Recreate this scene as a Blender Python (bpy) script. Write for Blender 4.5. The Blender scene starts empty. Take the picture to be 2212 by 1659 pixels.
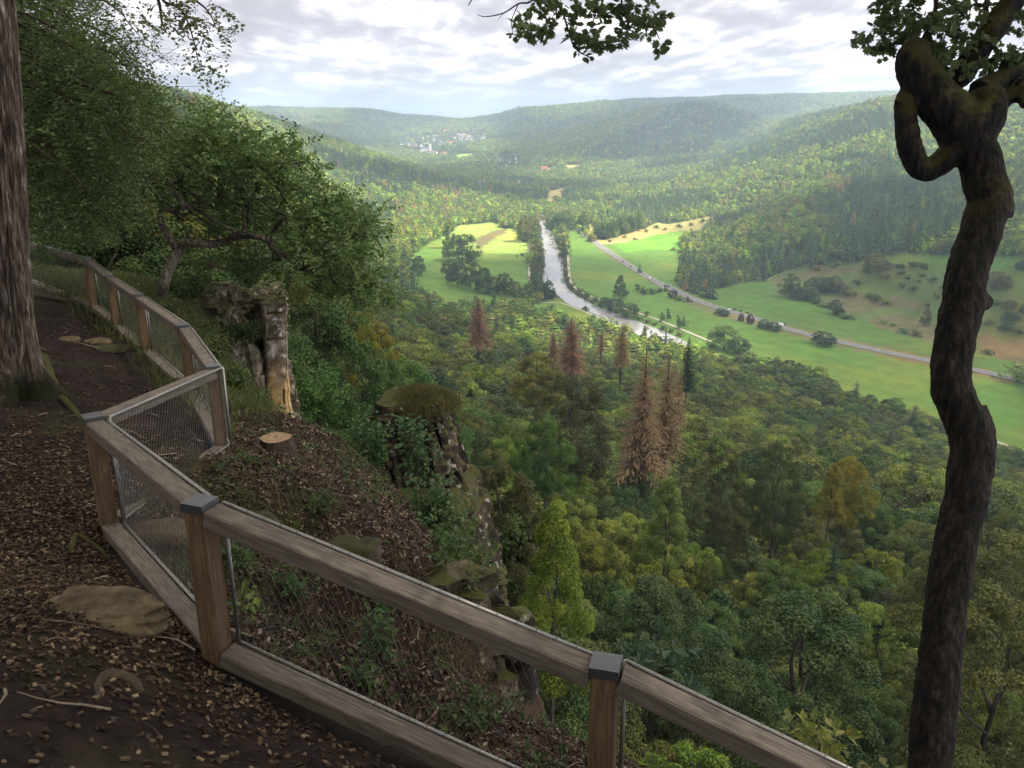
import bpy, math, random
import numpy as np
from mathutils import Vector, Matrix

random.seed(7)
rng = np.random.default_rng(11)
scene = bpy.context.scene
COL = scene.collection

# ------------------------------------------------------------------ camera, sky, sun, exposure
TILT = math.radians(17.5)
FPX = 1853.0                       # focal length measured in widths of 2212
cam_d = bpy.data.cameras.new('camera')
cam_d.sensor_width = 36.0
cam_d.lens = 36.0 * FPX / 2212.0
cam_d.clip_start = 0.05
cam_d.clip_end = 60000
cam = bpy.data.objects.new('camera', cam_d)
COL.objects.link(cam)
cam.location = (0, 0, 0)
cam.rotation_euler = (math.radians(90) - TILT, 0, 0)
scene.camera = cam

SUN_AZ, SUN_EL = math.radians(104), math.radians(52)      # azimuth from the view direction towards the right
SUN_DIR = np.array([math.sin(SUN_AZ) * math.cos(SUN_EL), math.cos(SUN_AZ) * math.cos(SUN_EL), math.sin(SUN_EL)])
sun_d = bpy.data.lights.new('sun', 'SUN')
sun_d.energy = 5.0
sun_d.angle = math.radians(0.53)
sun_d.color = (1.0, 0.93, 0.80)
sun = bpy.data.objects.new('sun', sun_d)
COL.objects.link(sun)
sun.rotation_euler = Vector(SUN_DIR).to_track_quat('Z', 'Y').to_euler()

world = bpy.data.worlds.new('World')
scene.world = world
world.use_nodes = True
wn, wl = world.node_tree.nodes, world.node_tree.links
wn.clear()

def N(nodes, t, **kw):
    n = nodes.new(t)
    for k, v in kw.items():
        if k == 'inp':
            for a, b in v.items():
                n.inputs[a].default_value = b
        else:
            setattr(n, k, v)
    return n

def ramp(node, stops):
    cr = node.color_ramp
    while len(cr.elements) > 1:
        cr.elements.remove(cr.elements[-1])
    cr.elements[0].position = stops[0][0]
    cr.elements[0].color = stops[0][1]
    for p, c in stops[1:]:
        e = cr.elements.new(p)
        e.color = c

def c4(r, g=None, b=None):
    if g is None:
        return (r, r, r, 1)
    return (r, g, b, 1)

tc = N(wn, 'ShaderNodeTexCoord')
sky = N(wn, 'ShaderNodeTexSky', sky_type='NISHITA', sun_disc=False)
sky.sun_elevation = SUN_EL
sky.sun_rotation = SUN_AZ
sky.altitude = 300
sky.air_density = 1.0
sky.dust_density = 1.5
sep = N(wn, 'ShaderNodeSeparateXYZ')
wl.new(tc.outputs['Generated'], sep.inputs[0])
zc = N(wn, 'ShaderNodeMath', operation='MAXIMUM', inp={1: 0.0})
wl.new(sep.outputs[2], zc.inputs[0])
za = N(wn, 'ShaderNodeMath', operation='ADD', inp={1: 0.115})
wl.new(zc.outputs[0], za.inputs[0])
dx = N(wn, 'ShaderNodeMath', operation='DIVIDE'); dy = N(wn, 'ShaderNodeMath', operation='DIVIDE')
wl.new(sep.outputs[0], dx.inputs[0]); wl.new(za.outputs[0], dx.inputs[1])
wl.new(sep.outputs[1], dy.inputs[0]); wl.new(za.outputs[0], dy.inputs[1])
cmb = N(wn, 'ShaderNodeCombineXYZ')
wl.new(dx.outputs[0], cmb.inputs[0]); wl.new(dy.outputs[0], cmb.inputs[1])
def cloud_layer(off):
    mp = N(wn, 'ShaderNodeMapping')
    mp.inputs['Location'].default_value = (3.3 + off[0], 1.2 + off[1], 0.4)
    mp.inputs['Scale'].default_value = (0.95, 0.40, 1)
    wl.new(cmb.outputs[0], mp.inputs[0])
    n_ = N(wn, 'ShaderNodeTexNoise', inp={'Scale': 2.5, 'Detail': 9.0, 'Roughness': 0.50, 'Distortion': 0.1})
    wl.new(mp.outputs[0], n_.inputs['Vector'])
    return n_.outputs[0]
ca_, cb_ = cloud_layer((0, 0)), cloud_layer((0.02, 0.075))
sb = N(wn, 'ShaderNodeMath', operation='SUBTRACT'); wl.new(ca_, sb.inputs[0]); wl.new(cb_, sb.inputs[1])
ml = N(wn, 'ShaderNodeMath', operation='MULTIPLY_ADD', inp={1: 1.5}); wl.new(sb.outputs[0], ml.inputs[0]); wl.new(ca_, ml.inputs[2])
r1 = N(wn, 'ShaderNodeValToRGB')
ramp(r1, [(0.30, c4(7.4, 7.05, 7.0)), (0.42, c4(5.2, 4.95, 5.0)), (0.50, c4(4.1, 3.9, 4.05)), (0.58, c4(3.3, 3.12, 3.35)), (0.74, c4(2.7, 2.56, 2.8))])
wl.new(ml.outputs[0], r1.inputs[0])
n2 = N(wn, 'ShaderNodeTexNoise', inp={'Scale': 0.35, 'Detail': 5.0, 'Roughness': 0.5})
mp2 = N(wn, 'ShaderNodeMapping')
mp2.inputs['Location'].default_value = (8.1, 4.2, 1.4)
wl.new(cmb.outputs[0], mp2.inputs[0]); wl.new(mp2.outputs[0], n2.inputs['Vector'])
r2 = N(wn, 'ShaderNodeValToRGB')
ramp(r2, [(0.34, c4(1)), (0.44, c4(0))])          # small gaps of blue
wl.new(n2.outputs[0], r2.inputs[0])
gap = N(wn, 'ShaderNodeMath', operation='MULTIPLY', inp={1: 0.18})
wl.new(r2.outputs[0], gap.inputs[0])
skyb = N(wn, 'ShaderNodeMixRGB', blend_type='MULTIPLY', inp={0: 1.0, 2: c4(1.0)})
wl.new(sky.outputs[0], skyb.inputs[1])
mx = N(wn, 'ShaderNodeMixRGB')
wl.new(gap.outputs[0], mx.inputs[0]); wl.new(r1.outputs[0], mx.inputs[1]); wl.new(skyb.outputs[0], mx.inputs[2])
# haze of the far air low over the horizon
hz = N(wn, 'ShaderNodeMapRange', inp={'From Min': 0.0, 'From Max': 0.075, 'To Min': 0.55, 'To Max': 0.0})
wl.new(sep.outputs[2], hz.inputs[0])
mx2 = N(wn, 'ShaderNodeMixRGB', inp={2: c4(4.2, 4.12, 4.45)})
wl.new(hz.outputs[0], mx2.inputs[0]); wl.new(mx.outputs[0], mx2.inputs[1])
bg = N(wn, 'ShaderNodeBackground', inp={'Strength': 0.094})
wl.new(mx2.outputs[0], bg.inputs[0])
wo = N(wn, 'ShaderNodeOutputWorld')
wl.new(bg.outputs[0], wo.inputs[0])

scene.view_settings.view_transform = 'Standard'
scene.view_settings.look = 'None'
scene.view_settings.exposure = 1.4
scene.view_settings.gamma = 1.0
scene.view_settings.use_curve_mapping = False
scene.render.engine = 'CYCLES'
cy = scene.cycles
cy.use_denoising = True
cy.max_bounces = 7
cy.diffuse_bounces = 3
cy.glossy_bounces = 2
cy.transmission_bounces = 3
cy.volume_bounces = 1
cy.transparent_max_bounces = 8
cy.caustics_reflective = False
cy.caustics_refractive = False
cy.sample_clamp_indirect = 4.0

# ------------------------------------------------------------------ helpers
CT, ST = math.cos(TILT), math.sin(TILT)

def ray(px, py):
    """direction through a point of the photograph (2212 x 1659 units), forward component = 1 along the lens"""
    r = (px - 1106) / FPX; u = -(py - 829.5) / FPX
    return np.array([r, CT + u * ST, -ST + u * CT])

def pt(px, py, depth):
    return ray(px, py) * depth

def pd(px, py, dist):
    """point at horizontal distance dist"""
    a = ray(px, py)
    return a * (dist / math.hypot(a[0], a[1]))

def proj(P):
    P = np.asarray(P, float)
    f = P[..., 1] * CT - P[..., 2] * ST
    u = P[..., 1] * ST + P[..., 2] * CT
    f = np.where(np.abs(f) < 1e-6, 1e-6, f)
    return 1106 + FPX * P[..., 0] / f, 829.5 - FPX * u / f, f

def A2(x, y):  # points read in the second enlargement of the photograph
    return (745.5 + x * 0.3677, 169.4 + y * 0.3677)

def A3(x, y):
    return (1398.8 + x * 0.3677, 169.4 + y * 0.3677)

def A4(x, y):
    return (813.2 + x * 0.2145, 244.0 + y * 0.2145)

def hash2(ix, iy, s=0):
    ix = ix.astype(np.int64); iy = iy.astype(np.int64)
    h = (ix * 374761393 + iy * 668265263 + s * 974634777) & 0xFFFFFFFF
    h = ((h ^ (h >> 13)) * 1274126177) & 0xFFFFFFFF
    h = h ^ (h >> 16)
    return (h & 0xFFFFFF) / float(0xFFFFFF)

def vnoise(x, y, s=0):
    x = np.asarray(x, float); y = np.asarray(y, float)
    ix = np.floor(x); iy = np.floor(y)
    fx = x - ix; fy = y - iy
    fx = fx * fx * (3 - 2 * fx); fy = fy * fy * (3 - 2 * fy)
    a = hash2(ix, iy, s); b = hash2(ix + 1, iy, s); c = hash2(ix, iy + 1, s); d = hash2(ix + 1, iy + 1, s)
    return (a * (1 - fx) + b * fx) * (1 - fy) + (c * (1 - fx) + d * fx) * fy

def fbm(x, y, o=4, s=0):
    t = 0; a = 0.5; n = 0
    x = np.asarray(x, float); y = np.asarray(y, float)
    for i in range(o):
        t = t + a * vnoise(x, y, s + i * 17); n += a
        x = x * 2.03 + 5.1; y = y * 2.03 + 1.7; a *= 0.5
    return t / n

def inside(px, py, poly):
    px = np.asarray(px, float); py = np.asarray(py, float)
    r = np.zeros(px.shape, bool)
    n = len(poly)
    for i in range(n):
        x0, y0 = poly[i]; x1, y1 = poly[(i + 1) % n]
        if y0 == y1:
            continue
        c = ((y0 > py) != (y1 > py)) & (px < (x1 - x0) * (py - y0) / (y1 - y0) + x0)
        r ^= c
    return r

def mesh(name, V, F, mats=None, mi=None, smooth=False, tint=None):
    V = np.asarray(V, np.float32)
    me = bpy.data.meshes.new(name)
    if isinstance(F, np.ndarray):
        groups = [F]
    else:
        groups = [np.asarray(f) for f in F if len(f)]
    me.vertices.add(len(V))
    me.vertices.foreach_set('co', V.ravel())
    nl = sum(g.size for g in groups); nf = sum(len(g) for g in groups)
    me.loops.add(nl)
    me.loops.foreach_set('vertex_index', np.concatenate([g.ravel() for g in groups]).astype(np.int32))
    st = []; o = 0
    for g in groups:
        st.append(o + np.arange(len(g)) * g.shape[1]); o += g.size
    me.polygons.add(nf)
    me.polygons.foreach_set('loop_start', np.concatenate(st).astype(np.int32))
    if mi is not None:
        me.polygons.foreach_set('material_index', np.asarray(mi, np.int32))
    me.update(calc_edges=True)
    me.polygons.foreach_set('use_smooth', np.full(nf, bool(smooth)))
    if tint is not None:
        at = me.attributes.new('tint', 'FLOAT', 'FACE')
        at.data.foreach_set('value', np.asarray(tint, np.float32))
    for m in (mats or []):
        me.materials.append(m)
    me.validate()
    return me

class MB:
    """collects shapes, links them as one mesh"""
    def __init__(s):
        s.V = []; s.Q = []; s.T = []; s.n = 0; s.tq = []; s.tt = []
    def add(s, V, Q=None, T=None, tint=None):
        V = np.asarray(V, float)
        s.V.append(V)
        if Q is not None and len(Q):
            Q = np.asarray(Q); s.Q.append(Q + s.n)
            s.tq.append(np.full(len(Q), 0.5) if tint is None else np.broadcast_to(tint, (len(Q),)))
        if T is not None and len(T):
            T = np.asarray(T); s.T.append(T + s.n)
            s.tt.append(np.full(len(T), 0.5) if tint is None else np.broadcast_to(tint, (len(T),)))
        s.n += len(V)
        return s
    def box(s, c, size, M=None):
        c = np.asarray(c, float); h = np.asarray(size, float) / 2
        V = np.array([[x, y, z] for z in (-1, 1) for y in (-1, 1) for x in (-1, 1)]) * h
        if M is not None:
            V = V @ np.asarray(M).T
        Q = [[0, 2, 3, 1], [4, 5, 7, 6], [0, 1, 5, 4], [2, 6, 7, 3], [0, 4, 6, 2], [1, 3, 7, 5]]
        return s.add(V + c, Q)
    def prism(s, poly, z0, z1):
        n = len(poly); p = np.asarray(poly, float)
        V = np.vstack([np.c_[p, np.full(n, z0)], np.c_[p, np.full(n, z1)]])
        Q = [[i, (i + 1) % n, n + (i + 1) % n, n + i] for i in range(n)]
        T = [[0, i + 1, i] for i in range(1, n - 1)] + [[n, n + i, n + i + 1] for i in range(1, n - 1)]
        return s.add(V, Q, T)
    def tube(s, P, R, k=6, cap=True, tint=None, wob=0.0, seed=0):
        V, Q, T = tube_geo(P, R, k, cap, wob, seed)
        return s.add(V, Q, T, tint)
    def me(s, name, mats, smooth=False, tint=False):
        F = []
        t = []
        if s.Q: F.append(np.concatenate(s.Q)); t.append(np.concatenate(s.tq))
        if s.T: F.append(np.concatenate(s.T)); t.append(np.concatenate(s.tt))
        return mesh(name, np.concatenate(s.V), F, mats if isinstance(mats, list) else [mats], smooth=smooth, tint=np.concatenate(t) if tint else None)
    def build(s, name, mats, parent=None, smooth=False, tint=False, **kw):
        return link(name, s.me(name, mats, smooth, tint), parent, **kw)

def catmull(P, n):
    P = np.asarray(P, float)
    Q = np.vstack([2 * P[0] - P[1], P, 2 * P[-1] - P[-2]])
    out = []
    for i in range(1, len(Q) - 2):
        for j in range(n):
            t = j / n
            a, b, c, d = Q[i - 1], Q[i], Q[i + 1], Q[i + 2]
            out.append(0.5 * ((2 * b) + (-a + c) * t + (2 * a - 5 * b + 4 * c - d) * t * t + (-a + 3 * b - 3 * c + d) * t ** 3))
    out.append(P[-1])
    return np.array(out)

def frames(P):
    P = np.asarray(P, float)
    T = np.gradient(P, axis=0)
    T /= np.linalg.norm(T, axis=1)[:, None] + 1e-12
    up = np.array([0.3, 0.2, 1.0]) if abs(T[0][2]) < 0.9 else np.array([1.0, 0.1, 0])
    A = []; a = np.cross(T[0], up); a /= np.linalg.norm(a)
    for t in T:
        a = a - t * a.dot(t); a /= np.linalg.norm(a) + 1e-12
        A.append(a)
    A = np.array(A)
    return T, A, np.cross(T, A)

def tube_geo(P, R, k=6, cap=True, wob=0.0, seed=0):
    P = np.asarray(P, float); n = len(P)
    R = np.broadcast_to(np.asarray(R, float), (n,))
    T, A, B = frames(P)
    th = np.arange(k) / k * 2 * math.pi
    rad = np.repeat(R[:, None], k, 1)
    if wob:
        rr = np.random.default_rng(seed)
        L = np.r_[0, np.cumsum(np.linalg.norm(np.diff(P, axis=0), axis=1))]
        ph = rr.random(4) * 6
        w = np.zeros((n, k))
        sc = 1 / (R.mean() * 3)
        w = fbm(L[:, None] * sc * np.ones(k) + ph[0], 2 + np.cos(th)[None, :] * 1.3 + ph[1], 3, seed) + fbm(L[:, None] * sc * np.ones(k) + ph[2], 2 + np.sin(th)[None, :] * 1.3 + ph[3], 3, seed + 5) - 1.0
        rad = rad * (1 + wob * 2 * w)
    V = P[:, None, :] + rad[:, :, None] * (np.cos(th)[None, :, None] * A[:, None, :] + np.sin(th)[None, :, None] * B[:, None, :])
    V = V.reshape(-1, 3)
    i = np.arange(n - 1)[:, None]; j = np.arange(k)[None, :]
    Q = np.stack([i * k + j, i * k + (j + 1) % k, (i + 1) * k + (j + 1) % k, (i + 1) * k + j], -1).reshape(-1, 4)
    Tt = None
    if cap:
        V = np.vstack([V, P[0], P[-1]])
        c0, c1 = n * k, n * k + 1
        jj = np.arange(k)
        Tt = np.vstack([np.c_[np.full(k, c0), (jj + 1) % k, jj], np.c_[np.full(k, c1), (n - 1) * k + jj, (n - 1) * k + (jj + 1) % k]])
    return V, Q, Tt

def link(name, data, parent=None, loc=None, color=None, **props):
    o = bpy.data.objects.new(name, data)
    COL.objects.link(o)
    if parent is not None:
        o.parent = parent
    if loc is not None:
        o.location = loc
    if color is not None:
        o.color = (*color, 1)
    for k, v in props.items():
        o[k] = v
    return o

def thing(name, label, cat, loc=(0, 0, 0), rz=0, group=None):
    o = bpy.data.objects.new(name, None)
    COL.objects.link(o)
    o.location = loc
    o.rotation_euler = (0, 0, rz)
    o['label'] = label; o['category'] = cat
    if group: o['group'] = group
    return o

def dup(root, loc=None, rz=None, scale=None, label=None, group=None, color=None):
    r = root.copy(); COL.objects.link(r)
    if loc is not None: r.location = loc
    if rz is not None: r.rotation_euler = (0, 0, rz)
    if scale is not None: r.scale = scale
    if label: r['label'] = label
    if group: r['group'] = group
    for ch in list(root.children):
        c = ch.copy(); COL.objects.link(c); c.parent = r
        if color is not None and c.name.startswith('crown'): c.color = (*color, 1)
        for g in ch.children:
            d = g.copy(); COL.objects.link(d); d.parent = c
    return r

def unit(v):
    return v / (np.linalg.norm(v, axis=-1, keepdims=True) + 1e-12)

def leaf_geo(P, D, Nn, L, W, fold=0.25):
    """rhombic folded leaves: base P, direction D, normal Nn"""
    D = unit(D); S = unit(np.cross(Nn, D)); U = np.cross(D, S)
    L = np.asarray(L)[..., None] if np.ndim(L) else L
    W = np.asarray(W)[..., None] if np.ndim(W) else W
    n = len(P)
    V = np.stack([P, P + D * L * 0.45 + S * W * 0.5 + U * W * fold, P + D * L, P + D * L * 0.45 - S * W * 0.5 + U * W * fold], 1).reshape(-1, 3)
    b = np.arange(n) * 4
    T = np.stack([np.c_[b, b + 1, b + 2], np.c_[b, b + 2, b + 3]], 1).reshape(-1, 3)
    return V, T

# ------------------------------------------------------------------ materials
def newmat(name):
    m = bpy.data.materials.new(name)
    m.use_nodes = True
    nt = m.node_tree
    for n in list(nt.nodes): nt.nodes.remove(n)
    out = N(nt.nodes, 'ShaderNodeOutputMaterial')
    return m, nt.nodes, nt.links, out

def foliage_mat(name, hue_var=0.5, transl=0.28, spec=0.3, rough=0.55, ncol=0.5):
    """leaf colour comes from the tree's own colour (object colour, or the colour each far tree carries)"""
    m, n, l, out = newmat(name)
    oi = N(n, 'ShaderNodeObjectInfo')
    at = N(n, 'ShaderNodeAttribute', attribute_name='tree_colour', attribute_type='INSTANCER')
    sw = N(n, 'ShaderNodeMath', operation='GREATER_THAN', inp={1: 0.0005})
    l.new(at.outputs['Fac'], sw.inputs[0])
    base = N(n, 'ShaderNodeMixRGB')
    l.new(sw.outputs[0], base.inputs[0]); l.new(oi.outputs['Color'], base.inputs[1]); l.new(at.outputs['Color'], base.inputs[2])
    ti = N(n, 'ShaderNodeAttribute', attribute_name='tint')
    hsv = N(n, 'ShaderNodeHueSaturation')
    l.new(base.outputs[0], hsv.inputs['Color'])
    mh = N(n, 'ShaderNodeMapRange', inp={'To Min': 0.5 + 0.03 * hue_var, 'To Max': 0.5 - 0.045 * hue_var})
    mv = N(n, 'ShaderNodeMapRange', inp={'To Min': 1 - ncol * 0.75, 'To Max': 1 + ncol})
    l.new(ti.outputs['Fac'], mh.inputs[0]); l.new(ti.outputs['Fac'], mv.inputs[0])
    l.new(mh.outputs[0], hsv.inputs['Hue']); l.new(mv.outputs[0], hsv.inputs['Value'])
    p = N(n, 'ShaderNodeBsdfPrincipled', inp={'Roughness': rough, 'Specular IOR Level': spec})
    l.new(hsv.outputs[0], p.inputs['Base Color'])
    t = N(n, 'ShaderNodeBsdfTranslucent')
    l.new(hsv.outputs[0], t.inputs[0])
    mxs = N(n, 'ShaderNodeMixShader', inp={0: transl})
    l.new(p.outputs[0], mxs.inputs[1]); l.new(t.outputs[0], mxs.inputs[2])
    l.new(mxs.outputs[0], out.inputs[0])
    return m

def noise_mat(name, stops, scale=5, detail=6, rough=0.85, bump=0.3, bump_scale=None, stretch=(1, 1, 1), coord='Object', spec=0.25, dist=0.0, bdist=0.02, extra=None):
    m, n, l, out = newmat(name)
    tcn = N(n, 'ShaderNodeTexCoord')
    mpn = N(n, 'ShaderNodeMapping'); mpn.inputs['Scale'].default_value = stretch
    l.new(tcn.outputs[coord], mpn.inputs[0])
    nz = N(n, 'ShaderNodeTexNoise', inp={'Scale': scale, 'Detail': detail, 'Roughness': 0.62, 'Distortion': dist})
    l.new(mpn.outputs[0], nz.inputs['Vector'])
    r = N(n, 'ShaderNodeValToRGB'); ramp(r, stops)
    l.new(nz.outputs[0], r.inputs[0])
    p = N(n, 'ShaderNodeBsdfPrincipled', inp={'Roughness': rough, 'Specular IOR Level': spec})
    col = r.outputs[0]
    if extra:
        col = extra(n, l, mpn.outputs[0], col, tcn)
    l.new(col, p.inputs['Base Color'])
    if bump:
        nb = N(n, 'ShaderNodeTexNoise', inp={'Scale': bump_scale or scale * 3, 'Detail': 8.0, 'Roughness': 0.65, 'Distortion': dist})
        l.new(mpn.outputs[0], nb.inputs['Vector'])
        b = N(n, 'ShaderNodeBump', inp={'Strength': bump, 'Distance': bdist})
        l.new(nb.outputs[0], b.inputs['Height']); l.new(b.outputs[0], p.inputs['Normal'])
    l.new(p.outputs[0], out.inputs[0])
    return m

def moss_on_top(amount=0.35, col=(0.05, 0.052, 0.012), scale=6.0):
    def f(n, l, vec, c, tcn):
        g = N(n, 'ShaderNodeNewGeometry'); s = N(n, 'ShaderNodeSeparateXYZ')
        l.new(g.outputs['Normal'], s.inputs[0])
        nz = N(n, 'ShaderNodeTexNoise', inp={'Scale': scale, 'Detail': 5.0})
        l.new(tcn.outputs['Object'], nz.inputs['Vector'])
        a = N(n, 'ShaderNodeMath', operation='MULTIPLY_ADD', inp={1: 1.6, 2: -0.8}); l.new(nz.outputs[0], a.inputs[0])
        b = N(n, 'ShaderNodeMath', operation='ADD'); l.new(s.outputs[2], b.inputs[0]); l.new(a.outputs[0], b.inputs[1])
        m = N(n, 'ShaderNodeMapRange', inp={'From Min': amount, 'From Max': amount + 0.35}); l.new(b.outputs[0], m.inputs[0])
        x = N(n, 'ShaderNodeMixRGB', inp={2: (*col, 1)}); l.new(m.outputs[0], x.inputs[0]); l.new(c, x.inputs[1])
        return x.outputs[0]
    return f

M_leaf_far = foliage_mat('far foliage', 0.6, 0.15, 0.1, 0.8, 0.18)
M_leaf_mid = foliage_mat('tree foliage', 1.0, 0.25, 0.25, 0.6, 0.55)
M_leaf_near = foliage_mat('near leaves', 0.8, 0.42, 0.35, 0.5, 0.45)
M_needle = foliage_mat('needles', 0.4, 0.1, 0.15, 0.7, 0.4)
M_bark = noise_mat('grey bark', [(0.3, c4(.035, .026, .018)), (0.5, c4(.085, .065, .048)), (0.7, c4(.17, .145, .12))], 9, 8, 0.9, 0.9, 14, (6, 6, 1), bdist=0.03)
M_bark_dark = noise_mat('dark bark', [(0.3, c4(.016, .011, .007)), (0.5, c4(.042, .029, .020)), (0.72, c4(.10, .078, .056))], 8, 8, 0.9, 1.0, 16, (5, 5, 1.2), bdist=0.02, extra=moss_on_top(0.45, (0.052, 0.054, 0.010)))
M_trunk_far = noise_mat('trunk bark', [(0.3, c4(.04, .032, .024)), (0.7, c4(.10, .085, .07))], 2, 3, 0.9, 0)
M_wood = noise_mat('weathered larch', [(0.25, c4(.055, .044, .034)), (0.5, c4(.115, .094, .074)), (0.75, c4(.20, .17, .137))], 9, 9, 0.75, 0.35, 30, (0.6, 7, 7), bdist=0.004)
M_wood_post = noise_mat('golden larch', [(0.25, c4(.058, .036, .020)), (0.5, c4(.115, .072, .038)), (0.75, c4(.185, .122, .066))], 7, 8, 0.7, 0.3, 26, (0.6, 7, 7), bdist=0.004)

def metal(name, col, rough, met=1.0):
    m, n, l, out = newmat(name)
    tcn = N(n, 'ShaderNodeTexCoord')
    nz = N(n, 'ShaderNodeTexNoise', inp={'Scale': 14.0, 'Detail': 6.0}); l.new(tcn.outputs['Object'], nz.inputs['Vector'])
    mr = N(n, 'ShaderNodeMapRange', inp={'To Min': rough - 0.12, 'To Max': rough + 0.2}); l.new(nz.outputs[0], mr.inputs[0])
    p = N(n, 'ShaderNodeBsdfPrincipled', inp={'Base Color': (*col, 1), 'Metallic': met})
    l.new(mr.outputs[0], p.inputs['Roughness'])
    l.new(p.outputs[0], out.inputs[0])
    return m
M_steel = metal('stainless tube', (.30, .29, .27), 0.5)
M_cap = metal('zinc post cap', (.12, .125, .13), 0.5, 0.85)
M_wire = metal('steel cable', (.34, .32, .30), 0.45)

def plain(name, col, rough=0.8, var=0.25, scale=1.0):
    a = tuple(c * (1 - var) for c in col); b = tuple(min(1, c * (1 + var)) for c in col)
    return noise_mat(name, [(0.3, (*a, 1)), (0.7, (*b, 1))], scale, 4, rough, 0)

# ------------------------------------------------------------------ the land, fitted through points read from the photograph
ZV = -165.0      # valley floor below the lens
CP = []          # (x, y, z)
def cpx(px, py, dist, tree=0.0):
    p = pd(px, py, dist); CP.append((p[0], p[1], p[2] - tree))
# right hill
for a in [(1600,450,1400,8),(1700,350,1720,12),(1800,280,1950,12),(1900,210,2150,14),(1945,206,2150,14),(2080,203,2100,14),(2212,198,2000,14),(2400,190,1900,14),
          (2100,340,1420,12),(2000,440,1150,12),(1850,400,1350,12),(2212,470,1000,12),(2300,440,1000,12),(1780,230,2500,14),(1700,252,2700,14),(1640,287,2600,14),(1560,332,2400,14),
          (1480,372,2150,12),(1400,395,1950,12),(1300,428,1690,8),(1500,440,1500,10),(1700,480,1150,10),(1560,560,960,14),(1620,520,1040,12)]: cpx(*a)
# orchard slope
for a in [(1900,548,880,0),(2050,550,840,0),(2212,560,760,0),(1800,600,780,0),(2000,620,690,0),(2212,640,620,0),(1800,660,705,0),(2000,700,620,0),(1690,625,760,0),(2350,600,600,0)]: cpx(*a)
# centre hill and the ridges behind it
for a in [(1540,217,3300,15),(1620,252,3150,15),(1480,222,3350,15),(1400,228,3500,15),(1400,290,2950,12),(1300,300,2900,12),(1180,345,2550,8),(1230,290,3300,15),(1120,320,3050,8),(1550,290,2700,12),
          (1035,254,5000,12),(1130,233,4900,12),(1240,226,4800,12),(1345,221,4700,12),(1150,290,4000,8),(1560,212,4700,12),(1700,210,4500,12),(1930,204,4400,12),(1650,240,4000,12),(2200,198,4400,12)]: cpx(*a)
for a in [(1750,3300,-95),(1850,3000,-100),(1950,3000,-90),(1450,3950,-50),(1550,4000,-50),(1560,2700,-118),(1480,2600,-130),(1650,2880,-105),(1350,2400,-140),(700,3300,-115),(600,2900,-80),(800,3250,-130),(2100,3000,-60),(1200,4500,-60),(1100,4450,-90)]:
    q_ = ray(a[0], 300); q_ = q_ / math.hypot(q_[0], q_[1]) * a[1]; CP.append((q_[0], q_[1], a[2]))
# far left plateau and the saddle
for a in [(590,243,4700,12),(700,238,5000,12),(820,238,5300,12),(880,250,5200,12),(960,251,5500,12),(1012,257,5500,12),(600,270,4000,10),(720,285,4200,8),(820,290,4300,8),(400,240,4700,12)]: cpx(*a)
# town slope
for a in [(900,322,3500,6),(960,330,3450,0),(1000,335,3200,0),(960,300,4200,4),(1020,288,4350,4),(1040,272,4700,6),(880,300,4300,4),(1080,300,3900,4)]: cpx(*a)
# left hill : crest falling towards the valley, and its face
for a in [(420,222,900,10),(500,232,1350,12),(550,240,1900,12),(610,272,2150,12),(700,305,2450,12),(770,330,2600,12),(830,350,2700,8),(900,378,2600,4),(950,390,2450,4),
          (560,300,1300,10),(700,370,1500,12),(640,360,1300,12),(800,420,1450,12),(900,440,1500,10),(740,470,1050,12),(830,500,1080,10),(860,560,980,6),(700,560,800,12),(780,620,640,14)]: cpx(*a)
# the slope below the lookout (tree tops in the photograph, ground about 17 m lower)
for a in [(1700,1600,52,18),(1500,1100,125,17),(1500,900,235,17),(1450,790,420,18),(2100,1080,150,17),(2200,1600,55,18),(1150,1050,85,17),(1000,850,190,17),(900,700,370,17),(1150,720,470,18),
          (700,900,85,17),(700,700,190,17),(1800,950,250,17),(2000,1000,260,16),(2212,1060,240,16),(1300,1400,62,18),(1700,1200,105,17),(2350,1200,130,17),(2400,1600,55,18),(1250,850,280,17),(1400,1000,165,17)]: cpx(*a)
# plateau edge to the left of the lookout
for a in [(-14,24,-5),(-30,60,-8),(-60,130,-14),(-120,300,-20),(-260,600,-16),(-20,8,-3.5),(-60,40,-4),(-150,120,-3),(-14,40,-14),(-4,32,-26),(-2,24,-28),(4,14,-28),(12,10,-28),(-28,110,-40),(-75,300,-62),(-160,600,-80),(0,-30,0),(30,-10,-6),(60,10,-30)]: CP.append(a)
# valley floor
FLAT = [(1060,790),(960,720),(880,655),(862,600),(860,560),(905,510),(960,478),(1040,462),(1130,452),(1165,440),(1150,415),(1110,395),(1060,385),(1000,378),(960,366),(950,350),(1000,345),(1060,356),(1120,372),(1175,392),(1200,420),(1235,462),(1290,500),(1400,490),(1545,470),
        (1500,510),(1470,560),(1470,612),(1600,604),(1680,620),(1740,650),(1830,672),(1900,700),(2060,750),(2260,800),(2500,860),(2560,1150),(2212,1010),(1900,900),(1600,870),(1300,840)]
def flat_pt(px, py):
    a = ray(px, py); s = ZV / a[2]; return (a[0] * s, a[1] * s)
FLATW = [flat_pt(*p) for p in FLAT]
for p in FLATW[::1]: CP.append((p[0], p[1], ZV + 1.0))
for p in [(1200,600),(1100,560),(1000,540),(1350,560),(1400,650),(1600,650),(1700,720),(1900,780),(2100,850),(1250,520),(1500,700),(1200,680),(1160,480),(1330,520)]:
    q = flat_pt(*p); CP.append((q[0], q[1], ZV))
CP = np.array(CP)
CC = 25.0
def phi(d2): return np.sqrt(d2 + CC * CC)
SCL = 1.0
K = phi(((CP[:, None, :2] - CP[None, :, :2]) ** 2).sum(-1))
nC = len(CP)
Pm = np.c_[np.ones(nC), CP[:, 0] / 1000, CP[:, 1] / 1000]
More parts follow.
